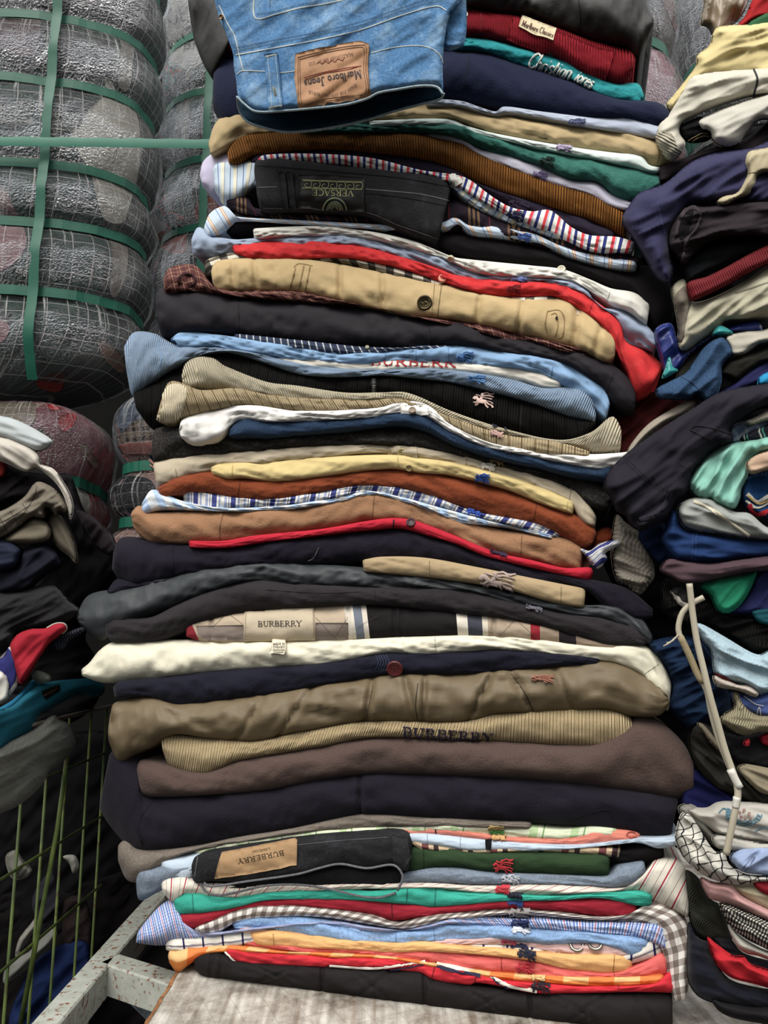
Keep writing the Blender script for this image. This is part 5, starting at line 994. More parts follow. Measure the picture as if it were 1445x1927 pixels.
def film_mat(gu=.030, gv=.017, clear=.30, seed=0):
    m = bpy.data.materials.new('clear_film'); m.use_nodes = True; t = m.node_tree; N = t.nodes; L = t.links; N.clear()
    out = N.new('ShaderNodeOutputMaterial'); uv = N.new('ShaderNodeUVMap'); uv.uv_map = 'UVMap'
    sep = N.new('ShaderNodeSeparateXYZ'); nz = N.new('ShaderNodeTexNoise'); nz.inputs['Scale'].default_value = 9; L.new(uv.outputs[0], nz.inputs[0])
    sc = N.new('ShaderNodeVectorMath'); sc.operation = 'MULTIPLY_ADD'; sc.inputs[1].default_value = (.012, .012, 0); L.new(nz.outputs['Color'], sc.inputs[0]); L.new(uv.outputs[0], sc.inputs[2]); L.new(sc.outputs[0], sep.inputs[0])
    ms = []
    for ax, pr, w_ in ((0, gu, .045), (1, gv, .06)):
        a = N.new('ShaderNodeMath'); a.operation = 'MULTIPLY'; a.inputs[1].default_value = 1 / pr; L.new(sep.outputs[ax], a.inputs[0])
        f = N.new('ShaderNodeMath'); f.operation = 'FRACT'; L.new(a.outputs[0], f.inputs[0]); g_ = N.new('ShaderNodeMath'); g_.operation = 'LESS_THAN'; g_.inputs[1].default_value = w_; L.new(f.outputs[0], g_.inputs[0]); ms.append(g_.outputs[0])
    mxm = N.new('ShaderNodeMath'); mxm.operation = 'MAXIMUM'; L.new(ms[0], mxm.inputs[0]); L.new(ms[1], mxm.inputs[1])
    gm = N.new('ShaderNodeMath'); gm.operation = 'MULTIPLY'; gm.inputs[1].default_value = clear; L.new(mxm.outputs[0], gm.inputs[0])
    # crinkles
    w1 = N.new('ShaderNodeTexNoise'); w1.inputs['Scale'].default_value = 210; w1.inputs['Detail'].default_value = 5; w1.inputs['Roughness'].default_value = .7
    mp = N.new('ShaderNodeMapping'); mp.inputs['Scale'].default_value = (1.6, .7, 1); mp.inputs['Location'].default_value = (seed, 0, 0); L.new(uv.outputs[0], mp.inputs[0]); L.new(mp.outputs[0], w1.inputs[0])
    w2 = N.new('ShaderNodeTexNoise'); w2.inputs['Scale'].default_value = 22; w2.inputs['Detail'].default_value = 6; w2.inputs['Distortion'].default_value = 1.2; L.new(mp.outputs[0], w2.inputs[0])
    vo = N.new('ShaderNodeTexVoronoi'); vo.inputs['Scale'].default_value = 380; L.new(uv.outputs[0], vo.inputs[0])
    h0 = N.new('ShaderNodeMath'); h0.operation = 'MULTIPLY_ADD'; h0.inputs[1].default_value = .55; L.new(vo.outputs[0], h0.inputs[0]); L.new(w1.outputs[0], h0.inputs[2])
    hh = N.new('ShaderNodeMath'); hh.operation = 'MULTIPLY_ADD'; hh.inputs[1].default_value = 1.9; L.new(w2.outputs[0], hh.inputs[0]); L.new(h0.outputs[0], hh.inputs[2])
    ms2 = N.new('ShaderNodeMapping'); ms2.inputs['Scale'].default_value = (150, 7, 1); L.new(uv.outputs[0], ms2.inputs[0])
    sn = N.new('ShaderNodeTexNoise'); sn.inputs['Scale'].default_value = 1; sn.inputs['Detail'].default_value = 3; L.new(ms2.outputs[0], sn.inputs[0])
    sr = N.new('ShaderNodeMapRange'); sr.inputs[1].default_value = .60; sr.inputs[2].default_value = .72; sr.inputs[4].default_value = .55; L.new(sn.outputs[0], sr.inputs[0])
    bp = N.new('ShaderNodeBump'); bp.inputs['Strength'].default_value = 1.0; bp.inputs['Distance'].default_value = .006; L.new(hh.outputs[0], bp.inputs['Height'])
    tr = N.new('ShaderNodeBsdfTransparent'); tr.inputs[0].default_value = (1, 1, 1, 1)
    gl = N.new('ShaderNodeBsdfGlossy'); gl.inputs['Roughness'].default_value = .17; gl.inputs[0].default_value = (.95, .97, 1, 1); L.new(bp.outputs[0], gl.inputs['Normal'])
    df = N.new('ShaderNodeBsdfDiffuse'); df.inputs[0].default_value = c('f0f0ea'); L.new(bp.outputs[0], df.inputs['Normal'])
    fr_ = N.new('ShaderNodeFresnel'); fr_.inputs[0].default_value = 1.5; L.new(bp.outputs[0], fr_.inputs['Normal'])
    fm = N.new('ShaderNodeMath'); fm.operation = 'MULTIPLY_ADD'; fm.inputs[1].default_value = 1.0; fm.inputs[2].default_value = .0; fm.use_clamp = True; L.new(fr_.outputs[0], fm.inputs[0])
    m1 = N.new('ShaderNodeMixShader'); L.new(fm.outputs[0], m1.inputs[0]); L.new(tr.outputs[0], m1.inputs[1]); L.new(gl.outputs[0], m1.inputs[2])
    th_ = N.new('ShaderNodeMath'); th_.operation = 'MAXIMUM'; L.new(sr.outputs[0], th_.inputs[1]); L.new(gm.outputs[0], th_.inputs[0])
    m2 = N.new('ShaderNodeMixShader'); L.new(th_.outputs[0], m2.inputs[0]); L.new(m1.outputs[0], m2.inputs[1]); L.new(df.outputs[0], m2.inputs[2])
    L.new(m2.outputs[0], out.inputs[0]); return m
STRAP = solid('0b5a46', .5, 0, .3, name='green_strap')
BALES = {}
def bale(key, label, cols, x0, x1, y0, y1, z0, z1, straps, rc=.14, ex=.10, shear=0.0, vert=(), seed=0, scale=9, bulge=.017, group=None, film=None, sw=.0075, nexp=3.2):
    """a strapped, film-wrapped bale: rounded box pinched by horizontal straps (z list)"""
    NA, NZ = 120, int(max(30, (z1 - z0) / .006)); w_, d_ = (x1 - x0) / 2, (y1 - y0) / 2; cx0, cy0 = (x0 + x1) / 2, (y0 + y1) / 2
    ss = sorted(straps)
    def prof(a):          # rounded rectangle, a in 0..1 starting at the middle of the back
        rcx = min(rc, w_ * .95, d_ * .95); t = a * 2 * math.pi + math.pi / 2
        c_, s_ = math.cos(t), math.sin(t); n_ = nexp
        r_ = (abs(c_) ** n_ + abs(s_) ** n_) ** (-1 / n_); return c_ * r_, s_ * r_
    def off(a, z, extra=0):
        pinch = 0
        bounds = [z0] + ss + [z1]
        for i in range(len(bounds) - 1):
            if bounds[i] <= z <= bounds[i + 1]:
                lo_, hi_ = bounds[i] + sw * 1.25, bounds[i + 1] - sw * 1.25; f = min(1, max(0, (z - lo_) / max(1e-4, hi_ - lo_))); pinch = (math.sin(math.pi * f) ** .6 - 1) * bulge
        cap = 1
        e_ = min(z - z0, z1 - z) / ex
        sh = 0 if e_ >= 1 else (1 - math.sqrt(max(0, 1 - (1 - e_) ** 2)))
        px_, py_ = prof(a)
        lump = .004 * n3(px_ * 3 + seed, py_ * 3, z * 14) + .0025 * n3(px_ * 9, py_ * 9 + seed, z * 40)
        k = extra + pinch + lump
        sx_, sy_ = w_ * (1 - sh * .55) + k, d_ * (1 - sh * .55) + k
        if extra > .0035: sx_ += 0
        for vx_ in vert:
            dx_ = (px_ * w_ + cx0 - vx_)
            if py_ < 0 and abs(dx_) < .04: sy_ -= .005 * math.exp(-(dx_ / .012) ** 2) * (1 if extra < .0035 else .6)
        return Vector((cx0 + px_ * sx_ + shear * (z - z0), cy0 + py_ * sy_, z))
    def shell(name, mat, extra, parent=None, lo=z0, hi=z1, nz=NZ):
        v = []; f = []; uv = []
        for j in range(nz + 1):
            q = j / nz; z = lo + (hi - lo) * q
            for i in range(NA):
                v.append(off(i / NA, z, extra)); uv.append((i / NA * (w_ + d_) * 4, z))
        for j in range(nz):
            for i in range(NA): a = j * NA + i; b = j * NA + (i + 1) % NA; f.append((a, b, b + NA, a + NA))
        f += [tuple(reversed(range(NA))), tuple(range(nz * NA, (nz + 1) * NA))]
        o = link(name, v, f, mat, parent, uv); remember(o, v, f); return o
    o = shell('clothes_bale', bale_mat(cols, scale, seed), 0); tag(o, label, 'bale', group)
    fl = shell('plastic_wrap', film or film_mat(seed=seed), .0045, o); fl['label'] = 'clear woven plastic film'
    for s_ in ss:
        v = []; f = []; uv = []
        for i in range(NA):
            for dz, ex_ in ((-sw, .0045), (-sw, .0062), (0, .0063), (sw, .0062), (sw, .0045)):
                q = off(i / NA, s_, ex_); q.z += dz + .002 * n3(i * .05, s_ * 9, seed); v.append(q); uv.append((i * .01, dz))
        for i in range(NA):
            for j in range(4): a = i * 5 + j; b = ((i + 1) % NA) * 5 + j; f.append((a, b, b + 1, a + 1))
        link('strap', v, f, STRAP, o, uv, smooth=False)
    for vx_ in vert:
        v = []; f = []; nn = 80; ys_ = []
        for j in range(nn + 1):
            z = z0 + .01 + (z1 - z0 - .02) * j / nn
            best = min(range(30, 91), key=lambda i: abs(off(i / NA, z, 0).x - vx_ - shear * (z - z0)) + (0 if prof(i / NA)[1] < 0 else 9))
            ys_.append(off(best / NA, z, .0085).y)
        for j in range(nn + 1):      # the band is taut: it bridges the hollows between the lobes
            z = z0 + .01 + (z1 - z0 - .02) * j / nn
            w_n = ys_[max(0, j - 3):j + 4]; y_ = .5 * min(w_n) + .5 * sum(w_n) / len(w_n); y_ = min(y_, ys_[j])
            for dx_, dy_ in ((-sw, .0006), (0, 0), (sw, .0006)): v.append(Vector((vx_ + shear * (z - z0) + dx_ + .0008 * n3(z * 6, seed, 0), y_ + dy_, z)))
        for j in range(nn):
            for k in (0, 1): a = j * 3 + k; f.append((a, a + 1, a + 4, a + 3))
        vs = link('upright_strap', v, f, STRAP, o, [(q[0], q[2]) for q in v])
    BALES[key] = o; return o
def inner(o, s, col, label=None, ang=0, kind='woven', off=.0012, **k):
    return patch(o, 'bundled_garment', fabric(col, kind, **k), s, off=off + .001, step=6, smooth_outline=True, label=label, uvang=ang, thick=.001)
YA = .30
def zA(py, px=66): return PY(px, py, YA).z
xr = CAM.x + (290 - 722.5) / F * 1.125 / .91
DARKC = ['1c1b18', '1e3a30', '122620', '2e2b26', '232220', '1c4438', '302d28', '181716']
A = bale('A', 'huge upper left bale of dark clothes wrapped in clear film with green straps', DARKC, -.98, xr, YA, YA + .25, zA(712), zA(-260), [zA(535), zA(400), zA(292), zA(131), zA(10), zA(-120)], vert=(PY(66, 400, YA).x,), seed=1.3, scale=8, nexp=2.6)
inner(A, '180,195 215,180 255,215 262,262 262,300 255,345 240,395 228,420 196,412 182,370 168,320 148,285 132,255 148,235', 'c6bfb0', 'crumpled white cloth under the film')
inner(A, '-10,352 12,360 28,395 44,425 50,455 40,480 20,500 -10,505', 'b78d90'); inner(A, '205,430 232,436 240,480 232,530 214,560 206,540 212,490', '9a8a80')
inner(A, '-10,18 76,20 74,60 66,100 30,105 -10,70', '73585c'); inner(A, '228,68 250,80 248,130 240,170 222,160 226,120', '9c958a'); inner(A, '198,145 215,162 212,175 200,165', 'b8b2a4')
inner(A, '-10,600 12,605 18,620 8,640 -10,642', 'b58284'); inner(A, '186,640 214,655 236,690 225,700 195,672', '8a6248'); inner(A, '70,715 120,700 112,735 74,728', '6c2a24'); inner(A, '30,-40 280,-40 285,20 278,60 200,30 100,12 30,5', '3a3632')
inner(A, '-10,196 60,196 62,214 60,236 -10,232', '4a483a'); inner(A, '84,208 150,212 148,240 80,250', '45433a')
pr = solid('b0ab94', .7, name='print')
text(A, 'CHR', (36, 202), (-8, 200), 10, pr, off=.003); text(A, 'AN DI', (148, 217), (98, 209), 13, pr, off=.003)
strokes(A, 'printed_border', pr, [(pts('-5,216 60,217'), 2), (pts('-5,230 60,229'), 2), (pts('80,228 146,236'), 2.4), (pts('80,240 142,249'), 2.4)], off=.003); text(A, 'ASI', (54, 512), (34, 502), 10, pr, off=.003)
# the long strap running straight across to the next bale
q0, q1 = PY(-40, 265, YA - .012), PY(402, 271, YA + .03); v = []
for i in range(41):
    p = q0 + (q1 - q0) * i / 40; v += [p + Vector((0, 0, .0078 + .0006 * math.sin(i))), p + Vector((0, -.0012, 0)), p + Vector((0, 0, -.0078))]
link('long_strap', v, [(3 * i + k, 3 * i + k + 1, 3 * i + k + 4, 3 * i + k + 3) for i in range(40) for k in (0, 1)], solid('0e6852', .5, 0, .3, name='green_strap'), A)
YB = .54; dB = 1.29
def xs(px, d_): return (px - 722.5) / F * d_
def zB(py, px=400): return PY(px, py, YB).z
Bb = bale('B', 'second upper bale right behind the main stack, with printed white and teal clothes', ['1f1e1e', '2c2b2b', '0e4c48', '7c7a76', '242426', '444240', '1a4440', 'a09c94'], xs(276, dB / .905), xs(276, dB / .905) + .62, YB, YB + .34, zB(700), zB(-240), [zB(546), zB(412), zB(282), zB(152), zB(38), zB(-100)], vert=(PY(384, 300, YB).x,), seed=4.1, shear=.0)
inner(Bb, '286,70 300,50 365,62 390,95 372,125 340,130 300,112', 'b6b2aa'); inner(Bb, '284,-30 366,-30 366,40 300,60', 'a8a498'); inner(Bb, '298,118 340,124 338,150 310,170 300,150', '1c7a78')
inner(Bb, '302,190 330,175 340,210 330,262 306,266 296,230', '145a58', ); inner(Bb, '336,176 346,172 342,270 330,270', 'b4aea0'); inner(Bb, '350,172 356,171 352,270 345,270', 'b4aea0')
inner(Bb, '352,130 360,128 358,148 350,150', 'b4aea0'); inner(Bb, '315,125 342,128 340,140 318,143', 'b8502e')
inner(Bb, '300,330 345,310 358,360 350,400 305,415 290,380', '1c5a52'); inner(Bb, '288,385 345,408 345,416 292,400', 'cc4422'); inner(Bb, '372,380 402,370 415,412 370,412', 'bc4a2a'); inner(Bb, '300,355 312,360 310,395 298,390', '8a4a34')
inner(Bb, '296,440 345,430 350,470 330,478 300,462', 'c04828'); inner(Bb, '285,470 300,480 292,515 278,500', '7a3040'); inner(Bb, '262,505 292,508 290,530 276,545 262,530', 'a484a4')
pr2 = solid('3a3a3c', .7, name='print'); text(Bb, "J. 'BAR", (312, 98), (400, 90), 18, pr2, off=.004); text(Bb, 'GERO', (318, 46), (400, 28), 25, pr2, off=.004)
YC = .28; zC = lambda py, px=100: PY(px, py, YC).z; dC = 1.2
C_ = bale('C', 'reddish film-wrapped bale lower left, under the huge dark bale', ['9c4c5c', '74404a', 'ccb8a6', '824a54', 'b0948a', '584048', 'bc4854', 'd4c4b4'], xs(-40, dC), xs(226, 1.15 / .968), YC, YC + .22, zC(1010), zC(728), [zC(893)], seed=7.7, film=film_mat(gu=.04, gv=.013, clear=.16, seed=7.7), vert=(), bulge=.014, ex=.06)
inner(C_, '75,745 118,738 122,765 95,772', 'd82028'); inner(C_, '108,788 140,778 138,800 122,812 112,805', 'c01c28'); inner(C_, '150,840 160,836 184,872 176,880', 'a0765c'); inner(C_, '0,735 60,745 66,790 40,800 0,780', 'a08e78'); inner(C_, '162,925 185,930 180,945 165,942', 'b82430'); inner(C_, '135,905 160,910 165,960 140,955', '9a948a')
YD = .33; zD = lambda py, px=250: PY(px, py, YD).z; dD = 1.22
D_ = bale('D', 'pink and leopard patterned film-wrapped bale directly left of the stack, mid height', ['d0a89c', '76869a', '585c66', 'bca498', '64748a', 'd4c0b4'], xs(194, 1.04 / .968), xs(194, 1.04 / .968) + .20, YD, YD + .22, zD(1120), zD(710), [zD(873), zD(977)], seed=9.2, film=film_mat(gu=.034, gv=.015, clear=.20, seed=9.2), bulge=.016, ex=.05)
inner(D_, '200,745 215,735 218,790 225,840 212,850 200,810', 'b87c70'); inner(D_, '216,760 262,735 262,770 240,805 222,800', '66788e'); inner(D_, '222,838 285,832 286,855 224,856', 'c06a5c'); inner(D_, '208,720 240,708 250,728 215,735', '9c7c38')
inner(D_, '232,812 262,790 285,792 286,828 232,832', '9a8468', U=[(0, 'a08a70'), (.6, '3c3028')], pu=.008, V=[(0, 'a08a70'), (.6, '3c3028')], pv=.009, vmix=.5, warp=.02)
inner(D_, '215,905 285,905 285,965 215,962', '2c2d36'); inner(D_, '205,930 214,932 220,965 208,960', 'b480a0')
YF = .42; dF = 1.13
zF = lambda py, px=1240: PY(px, py, YF).z
F_ = bale('F', 'pink-toned bale behind the stack at the upper right, wrapped in streaky film', ['b07c84', '8c8078', '6c4a44', '9a8a80', '4a4442', 'a8747c'], xs(1302, 1.16 / .882) - .42, xs(1302, 1.16 / .882), YF, YF + .3, zF(300), zF(-260), [zF(214), zF(52), zF(-110)], seed=12.5, bulge=.02, ex=.05, sw=.010)
inner(F_, '1205,66 1232,72 1250,100 1268,125 1255,180 1240,196 1190,170 1190,120', 'bb808c'); inner(F_, '1240,-20 1280,-20 1292,60 1280,90 1262,40', '8c5648')
G_ = bale('G', 'dark grey bale in the upper right corner behind the beige jacket', ['3c3c3c', '2c2c2e', '4c4a46', '222224'], xs(1290, 1.36 / .87), xs(1290, 1.36 / .87) + .4, .6, .9, PY(1320, 330, .6).z, PY(1320, -200, .6).z, [PY(1320, 78, .6).z, PY(1320, 200, .6).z], seed=15.0, ex=.05, sw=.018)

# ================================================================ clothes heaped at the left
def L_(name, label, cat, mat, s, d, **k):
    k.setdefault('Rp', 18); k.setdefault('Hm', .012); return blob(name, label, cat, mat, s, d=d, **k)
BK = fabric('171517', 'woven'); NVY = fabric('1b1d2c', 'woven')
L_('black_coat', 'long black coat sliding down the right side of the left heap, towards the bales', 'coat', fabric('151314', 'woven'), '-30,880 60,868 100,890 130,892 146,928 160,962 196,990 214,1012 222,1040 218,1090 190,1120 150,1160 90,1190 -30,1200', .09, ang=60, wr=.007, Rp=30, Hm=.03, depth=.14)
L_('maroon_dark_jacket', 'very dark plum jacket fold at the right end of the left heap', 'jacket', fabric('1b1518', 'fleece'), '140,960 170,968 196,992 214,1014 224,1042 205,1045 180,1030 165,1010', .035, ang=50, wr=.005, Rp=12)
L_('black_trousers', 'black trousers beneath the heap, between the white padded corner and the teal shirt', 'trousers', fabric('161516', 'woven'), '-30,1130 100,1120 170,1130 176,1160 160,1200 180,1240 178,1290 120,1310 -30,1330', .125, ang=20, wr=.006, Rp=30, Hm=.03, depth=.14)
L_('black_lower_shirt', 'black shirt deep under the teal shirt, above the cage rail', 'shirt', fabric('121213', 'woven'), '-30,1290 120,1290 185,1300 176,1330 150,1352 110,1372 60,1400 -30,1500', .135, ang=20, wr=.006, Rp=20, depth=.1)
L_('pale_grey_cap', 'pale grey-blue cap brim shaped cloth on top of the left heap', 'cap', fabric('a2a8a8', 'woven'), '-30,782 10,784 40,794 74,812 98,830 88,844 68,850 44,842 10,828 -30,822', -.015, ang=-20, wr=.003, Rp=14, Hm=.014)
L_('red_sleeve', 'dim red garment sliver at the left edge, under the cream sleeve', 'shirt', fabric('5e1410', 'woven'), '-30,850 8,858 14,880 6,900 -30,900', .0, ang=0, Rp=8)
L_('cream_sleeve', 'long cream-white sleeve trailing down over the black clothes at the left', 'shirt', fabric('b4aca0', 'woven'), '-30,820 10,822 40,832 62,845 75,860 78,873 100,882 118,905 132,930 138,955 132,978 126,950 114,922 96,900 70,882 50,888 20,876 -30,850', -.02, ang=-35, wr=.004, Rp=16, Hm=.014)
L_('black_wool_pullover', 'black pullover covering the top left heap under the cream sleeve', 'pullover', fabric('141112', 'woven'), '-30,868 20,876 52,888 90,896 118,930 128,975 150,1030 120,1050 40,980 -30,960', .012, ang=30, wr=.006, Rp=20, Hm=.018)
TP = fabric('6b6356', 'woven', var=.15)
g = L_('taupe_jacket', 'taupe quilted jacket with ribbed folds in the middle of the left heap', 'jacket', TP, '-30,975 10,958 45,935 68,907 92,913 112,930 126,952 122,964 110,962 108,972 88,955 84,975 60,975 36,992 10,1010 -30,1025', -.022, ang=28, wr=.006, fs=1.6, Rp=14, Hm=.015)
for s in ('0,975 14,1000', '20,962 34,985', '42,948 56,968', '70,915 62,940 45,965 30,985', '0,985 30,968 58,950'): seam(g, s, 1.4, '3e382e')
g['label'] = 'taupe quilted jacket with ribbed folds in the middle of the left heap'
L_('taupe_trousers', 'smooth taupe trousers folded just below the quilted taupe jacket', 'trousers', fabric('686050', 'woven'), '8,1014 40,990 62,974 90,984 98,1000 92,1018 60,1026 20,1024', -.016, ang=10, wr=.003, Rp=16, Hm=.016)
L_('taupe_sleeve', 'taupe sleeve tapering downwards to the right beside the taupe trousers', 'shirt', fabric('5c5548', 'woven'), '92,972 112,968 132,1000 143,1030 145,1060 128,1046 108,1030 94,1010', -.004, ang=-55, wr=.003, Rp=12, Hm=.012)
L_('navy_sweatshirt', 'navy sweatshirt bulging in from the left edge below the taupe trousers', 'sweatshirt', fabric('242838', 'woven'), '-30,1010 10,1014 40,1032 38,1052 24,1072 -30,1076', -.02, ang=5, wr=.003, Rp=18, Hm=.02)
L_('navy_jacket', 'black-navy jacket with an angular fold under the navy sweatshirt', 'jacket', fabric('1b1c26', 'woven'), '-30,1070 24,1068 40,1036 90,1024 118,1060 84,1084 50,1112 10,1118 -30,1120', -.008, ang=35, wr=.005, Rp=18, Hm=.02)
L_('grey_marl_hoodie', 'dark grey soft hoodie in the lower part of the left heap', 'hoodie', fabric('232324', 'fleece'), '-30,1110 40,1108 100,1100 130,1130 150,1150 120,1172 70,1180 30,1190 22,1215 -30,1232', -.006, ang=25, wr=.006, Rp=22, Hm=.022)
g = L_('red_jacket', 'red jacket with cream piping sticking out of the left heap', 'jacket', fabric('8f0f22', 'woven'), '18,1222 30,1196 56,1184 84,1182 104,1172 122,1173 126,1184 112,1196 92,1212 74,1238 56,1268 42,1286 34,1282', -.03, ang=42, wr=.004, Rp=12, Hm=.012)
seam(g, '88,1181 104,1173 120,1173 126,1184 116,1194', 2.6, 'a49c90', name='cream_piping')
L_('slate_vest', 'slate grey ribbed scrap of clothing right of the red jacket', 'vest', fabric('32343e', 'rib'), '96,1212 124,1192 154,1180 156,1190 130,1206 120,1222 108,1224', -.012, ang=25, Rp=8, Hm=.006)
g = L_('white_collar_shirt', 'white polo collar with navy stripes at the left edge beside the red jacket', 'polo shirt', fabric('bab8ae', 'woven'), '-30,1258 4,1262 18,1282 16,1310 8,1322 -10,1328 -30,1328', -.035, ang=60, wr=.002, Rp=12, Hm=.012)
g = L_('sports_shirt', 'navy sports top with a curved white edge behind the polo collar', 't-shirt', fabric('26285c', 'woven'), '-30,1236 4,1238 18,1216 34,1246 34,1280 20,1306 8,1312 -30,1290', -.026, ang=60, wr=.002, Rp=10, Hm=.01)
strokes(g, 'white_edge', fabric('b0aea6', 'woven'), [(pts('20,1218 34,1248 32,1280 14,1310'), 7)], off=.001, raise_=.002)
L_('pale_shirt_scrap', 'small pale shirt corner tucked above the teal shirt', 'shirt', fabric('6a7064', 'woven'), '60,1276 68,1262 92,1270 94,1280 76,1286', -.002, Rp=6, Hm=.005)
g = L_('teal_shirt', 'teal cotton t-shirt with a black neck label, hanging over the grey one', 't-shirt', fabric('0c4c5c', 'woven'), '-30,1350 20,1330 44,1310 70,1290 100,1282 140,1278 176,1278 196,1292 192,1308 176,1312 150,1306 110,1326 72,1346 60,1372 20,1400 -30,1440', -.03, tilt=(1.2, 0), ang=28, wr=.004, Rp=16, Hm=.014)
lb = patch(g, 'neck_label', fabric('14100e', 'woven'), '78,1300 110,1288 112,1300 86,1317', off=.002, label='small black neck label'); seam(lb, '84,1308 106,1296', 2, '6a4a34', dash=2)
g = L_('blue_teal_shirt', 'brighter blue-teal t-shirt peeking out above the teal t-shirt at the left', 't-shirt', fabric('0d5a78', 'woven'), '-30,1350 22,1318 50,1290 66,1276 78,1280 74,1300 40,1330 -30,1370', -.035, tilt=(1.1, 0), ang=35, Rp=10, Hm=.008)
L_('grey_sweatpants', 'grey marl sweatpants hanging over the cage rail at the lower left', 'trousers', fabric('55564f', 'fleece', var=.15), '-30,1440 10,1400 60,1374 92,1350 104,1346 110,1354 128,1362 142,1392 138,1412 110,1440 94,1450 80,1475 50,1505 10,1528 -30,1534', -.06, tilt=(1.2, 0), ang=32, wr=.006, Rp=26, Hm=.024)

# ================================================================ clothes heaped at the right
R = L_
R('black_filler_upper', 'black filler cloth added deep behind the right heap, upper part', 'coat', fabric('131213', 'woven'), '1215,440 1290,300 1480,260 1480,900 1200,900 1190,760', .085, Rp=30, Hm=.02, depth=.15, wr=.006, step=9)  # added dark fillers, so the background does not show through the gaps
R('black_filler_middle', 'black filler cloth added deep behind the right heap, middle part', 'dress', fabric('111012', 'woven'), '1150,880 1480,880 1480,1300 1250,1360 1200,1200 1120,1010', .085, Rp=30, Hm=.02, depth=.15, wr=.006, step=9)
R('black_filler_lower', 'black skirt deep behind the right heap, lower part above the checked shirt', 'skirt', fabric('141314', 'woven'), '1230,1270 1480,1290 1480,1620 1280,1600 1240,1500', .085, Rp=30, Hm=.02, depth=.15, wr=.006, step=9)
R('maroon_garment', 'dark maroon garment in the gap right of the charcoal coat', 'shirt', fabric('3c1210', 'woven'), '1160,770 1210,740 1290,750 1280,820 1190,870 1160,850', .03, ang=40, wr=.005)
R('beige_coat', 'beige satin coat in the top right corner', 'coat', fabric('8a785e', 'nylon'), '1318,44 1324,10 1330,-30 1430,-40 1412,-5 1396,30 1370,52 1346,70 1332,50', .02, ang=75, wr=.006, Rp=16, Hm=.014)
R('red_shirt', 'red shirt edge in the upper right corner over the green one', 'shirt', fabric('a41418', 'woven'), '1386,50 1402,30 1424,-10 1480,-30 1480,30 1430,36 1398,52', .012, ang=40, Rp=10)
R('green_shirt', 'green shirt just below the red edge in the upper right corner', 'shirt', fabric('2c5a38', 'woven'), '1398,56 1420,34 1480,14 1480,70 1400,70', .004, ang=20, Rp=12)
R('yellow_cardigan', 'pale yellow cotton cardigan at the top of the right heap', 'cardigan', fabric('c8b67c', 'woven'), '1254,196 1266,180 1290,150 1310,122 1312,104 1334,86 1342,62 1352,50 1400,46 1480,44 1480,150 1400,142 1330,150 1300,168 1280,196 1262,212', -.002, ang=20, wr=.005, Rp=24, Hm=.018)
g = R('cream_white_sweater', 'white sweater with ribbed cuff and thin black stripe, sleeve curling to the stack', 'sweater', fabric('bfb9a8', 'woven'), '1234,262 1240,234 1258,216 1268,196 1290,160 1305,142 1340,134 1420,128 1480,124 1480,172 1400,184 1330,208 1284,232 1280,250 1290,268 1284,284 1268,302 1250,292', -.014, ang=22, wr=.004, Rp=20, Hm=.018)
seam(g, '1418,130 1425,150 1418,180', 4, '2c2a2c', name='black_stripe'); patch(g, 'ribbed_cuff', fabric('bcb49c', 'rib'), '1235,262 1240,250 1262,252 1276,280 1284,282 1266,302 1248,292', off=.001, smooth_outline=True, uvang=60)
R('white_sweatshirt', 'second white sweatshirt, its blunt sleeve below the striped white sweater', 'sweatshirt', fabric('b9b5a8', 'woven'), '1312,232 1320,222 1370,200 1480,170 1480,224 1430,226 1405,250 1388,272 1365,278 1342,266 1334,248 1320,244', -.018, ang=20, wr=.005, Rp=22, Hm=.018)
g = R('gold_striped_shirt', 'black shirt with thin gold stripes between the two white sleeves', 'shirt', fabric('17181a', 'woven'), '1278,238 1300,226 1324,220 1340,244 1336,262 1300,268 1284,256', -.004, ang=10, Rp=8)
strokes(g, 'gold_stripes', solid('9c8450', .5, name='thread'), [(pts('1296,264 1318,252 1332,252'), 1.5), (pts('1302,266 1320,257 1334,257'), 1.5)], off=.001)
R('plum_black_cardigan', 'dark plum cardigan wedge above the indigo sweatshirt', 'cardigan', fabric('241e20', 'woven'), '1238,342 1242,314 1290,296 1340,276 1400,262 1450,225 1480,225 1480,280 1340,300 1290,322 1252,345', .0, ang=18, wr=.004, Rp=16)
g = R('indigo_sweatshirt', 'indigo blue sweatshirt draped over the right ends of the stack', 'sweatshirt', fabric('33324f', 'suede', var=.12), '1170,415 1184,386 1204,362 1250,345 1300,305 1350,286 1410,278 1480,262 1480,380 1360,386 1310,386 1284,402 1262,440 1264,480 1268,512 1258,532 1236,522 1214,486 1190,446', -.026, ang=30, wr=.005, Rp=30, Hm=.026)
seam(g, '1234,356 1240,396 1250,440', 1.8, '4a4878', dash=3)
g = R('cream_rib_cuff', 'cream sweater cuff hanging over the indigo sweatshirt at the right edge', 'sweater', fabric('a99c7c', 'woven'), '1348,380 1360,368 1384,362 1396,344 1404,326 1400,306 1408,286 1430,280 1480,276 1480,318 1430,330 1424,350 1410,368 1384,378 1364,388', -.034, ang=60, wr=.004, Rp=12, Hm=.012)
seam(g, '1400,326 1424,324 1450,316', 2, '847858')
R('red_scrap', 'bright red sliver at the right edge above the dark brown sweater', 't-shirt', fabric('b01424', 'woven'), '1424,366 1440,340 1480,326 1480,390 1430,384', -.012, Rp=8)
g = R('brown_sweater', 'dark brown-black sweater twisted into a loop at the right', 'sweater', fabric('2e282b', 'woven'), '1256,448 1262,428 1276,402 1290,388 1340,386 1400,378 1480,376 1480,446 1400,446 1350,452 1320,466 1300,486 1288,498 1272,482 1258,466', -.032, ang=12, wr=.006, Rp=22, Hm=.02)
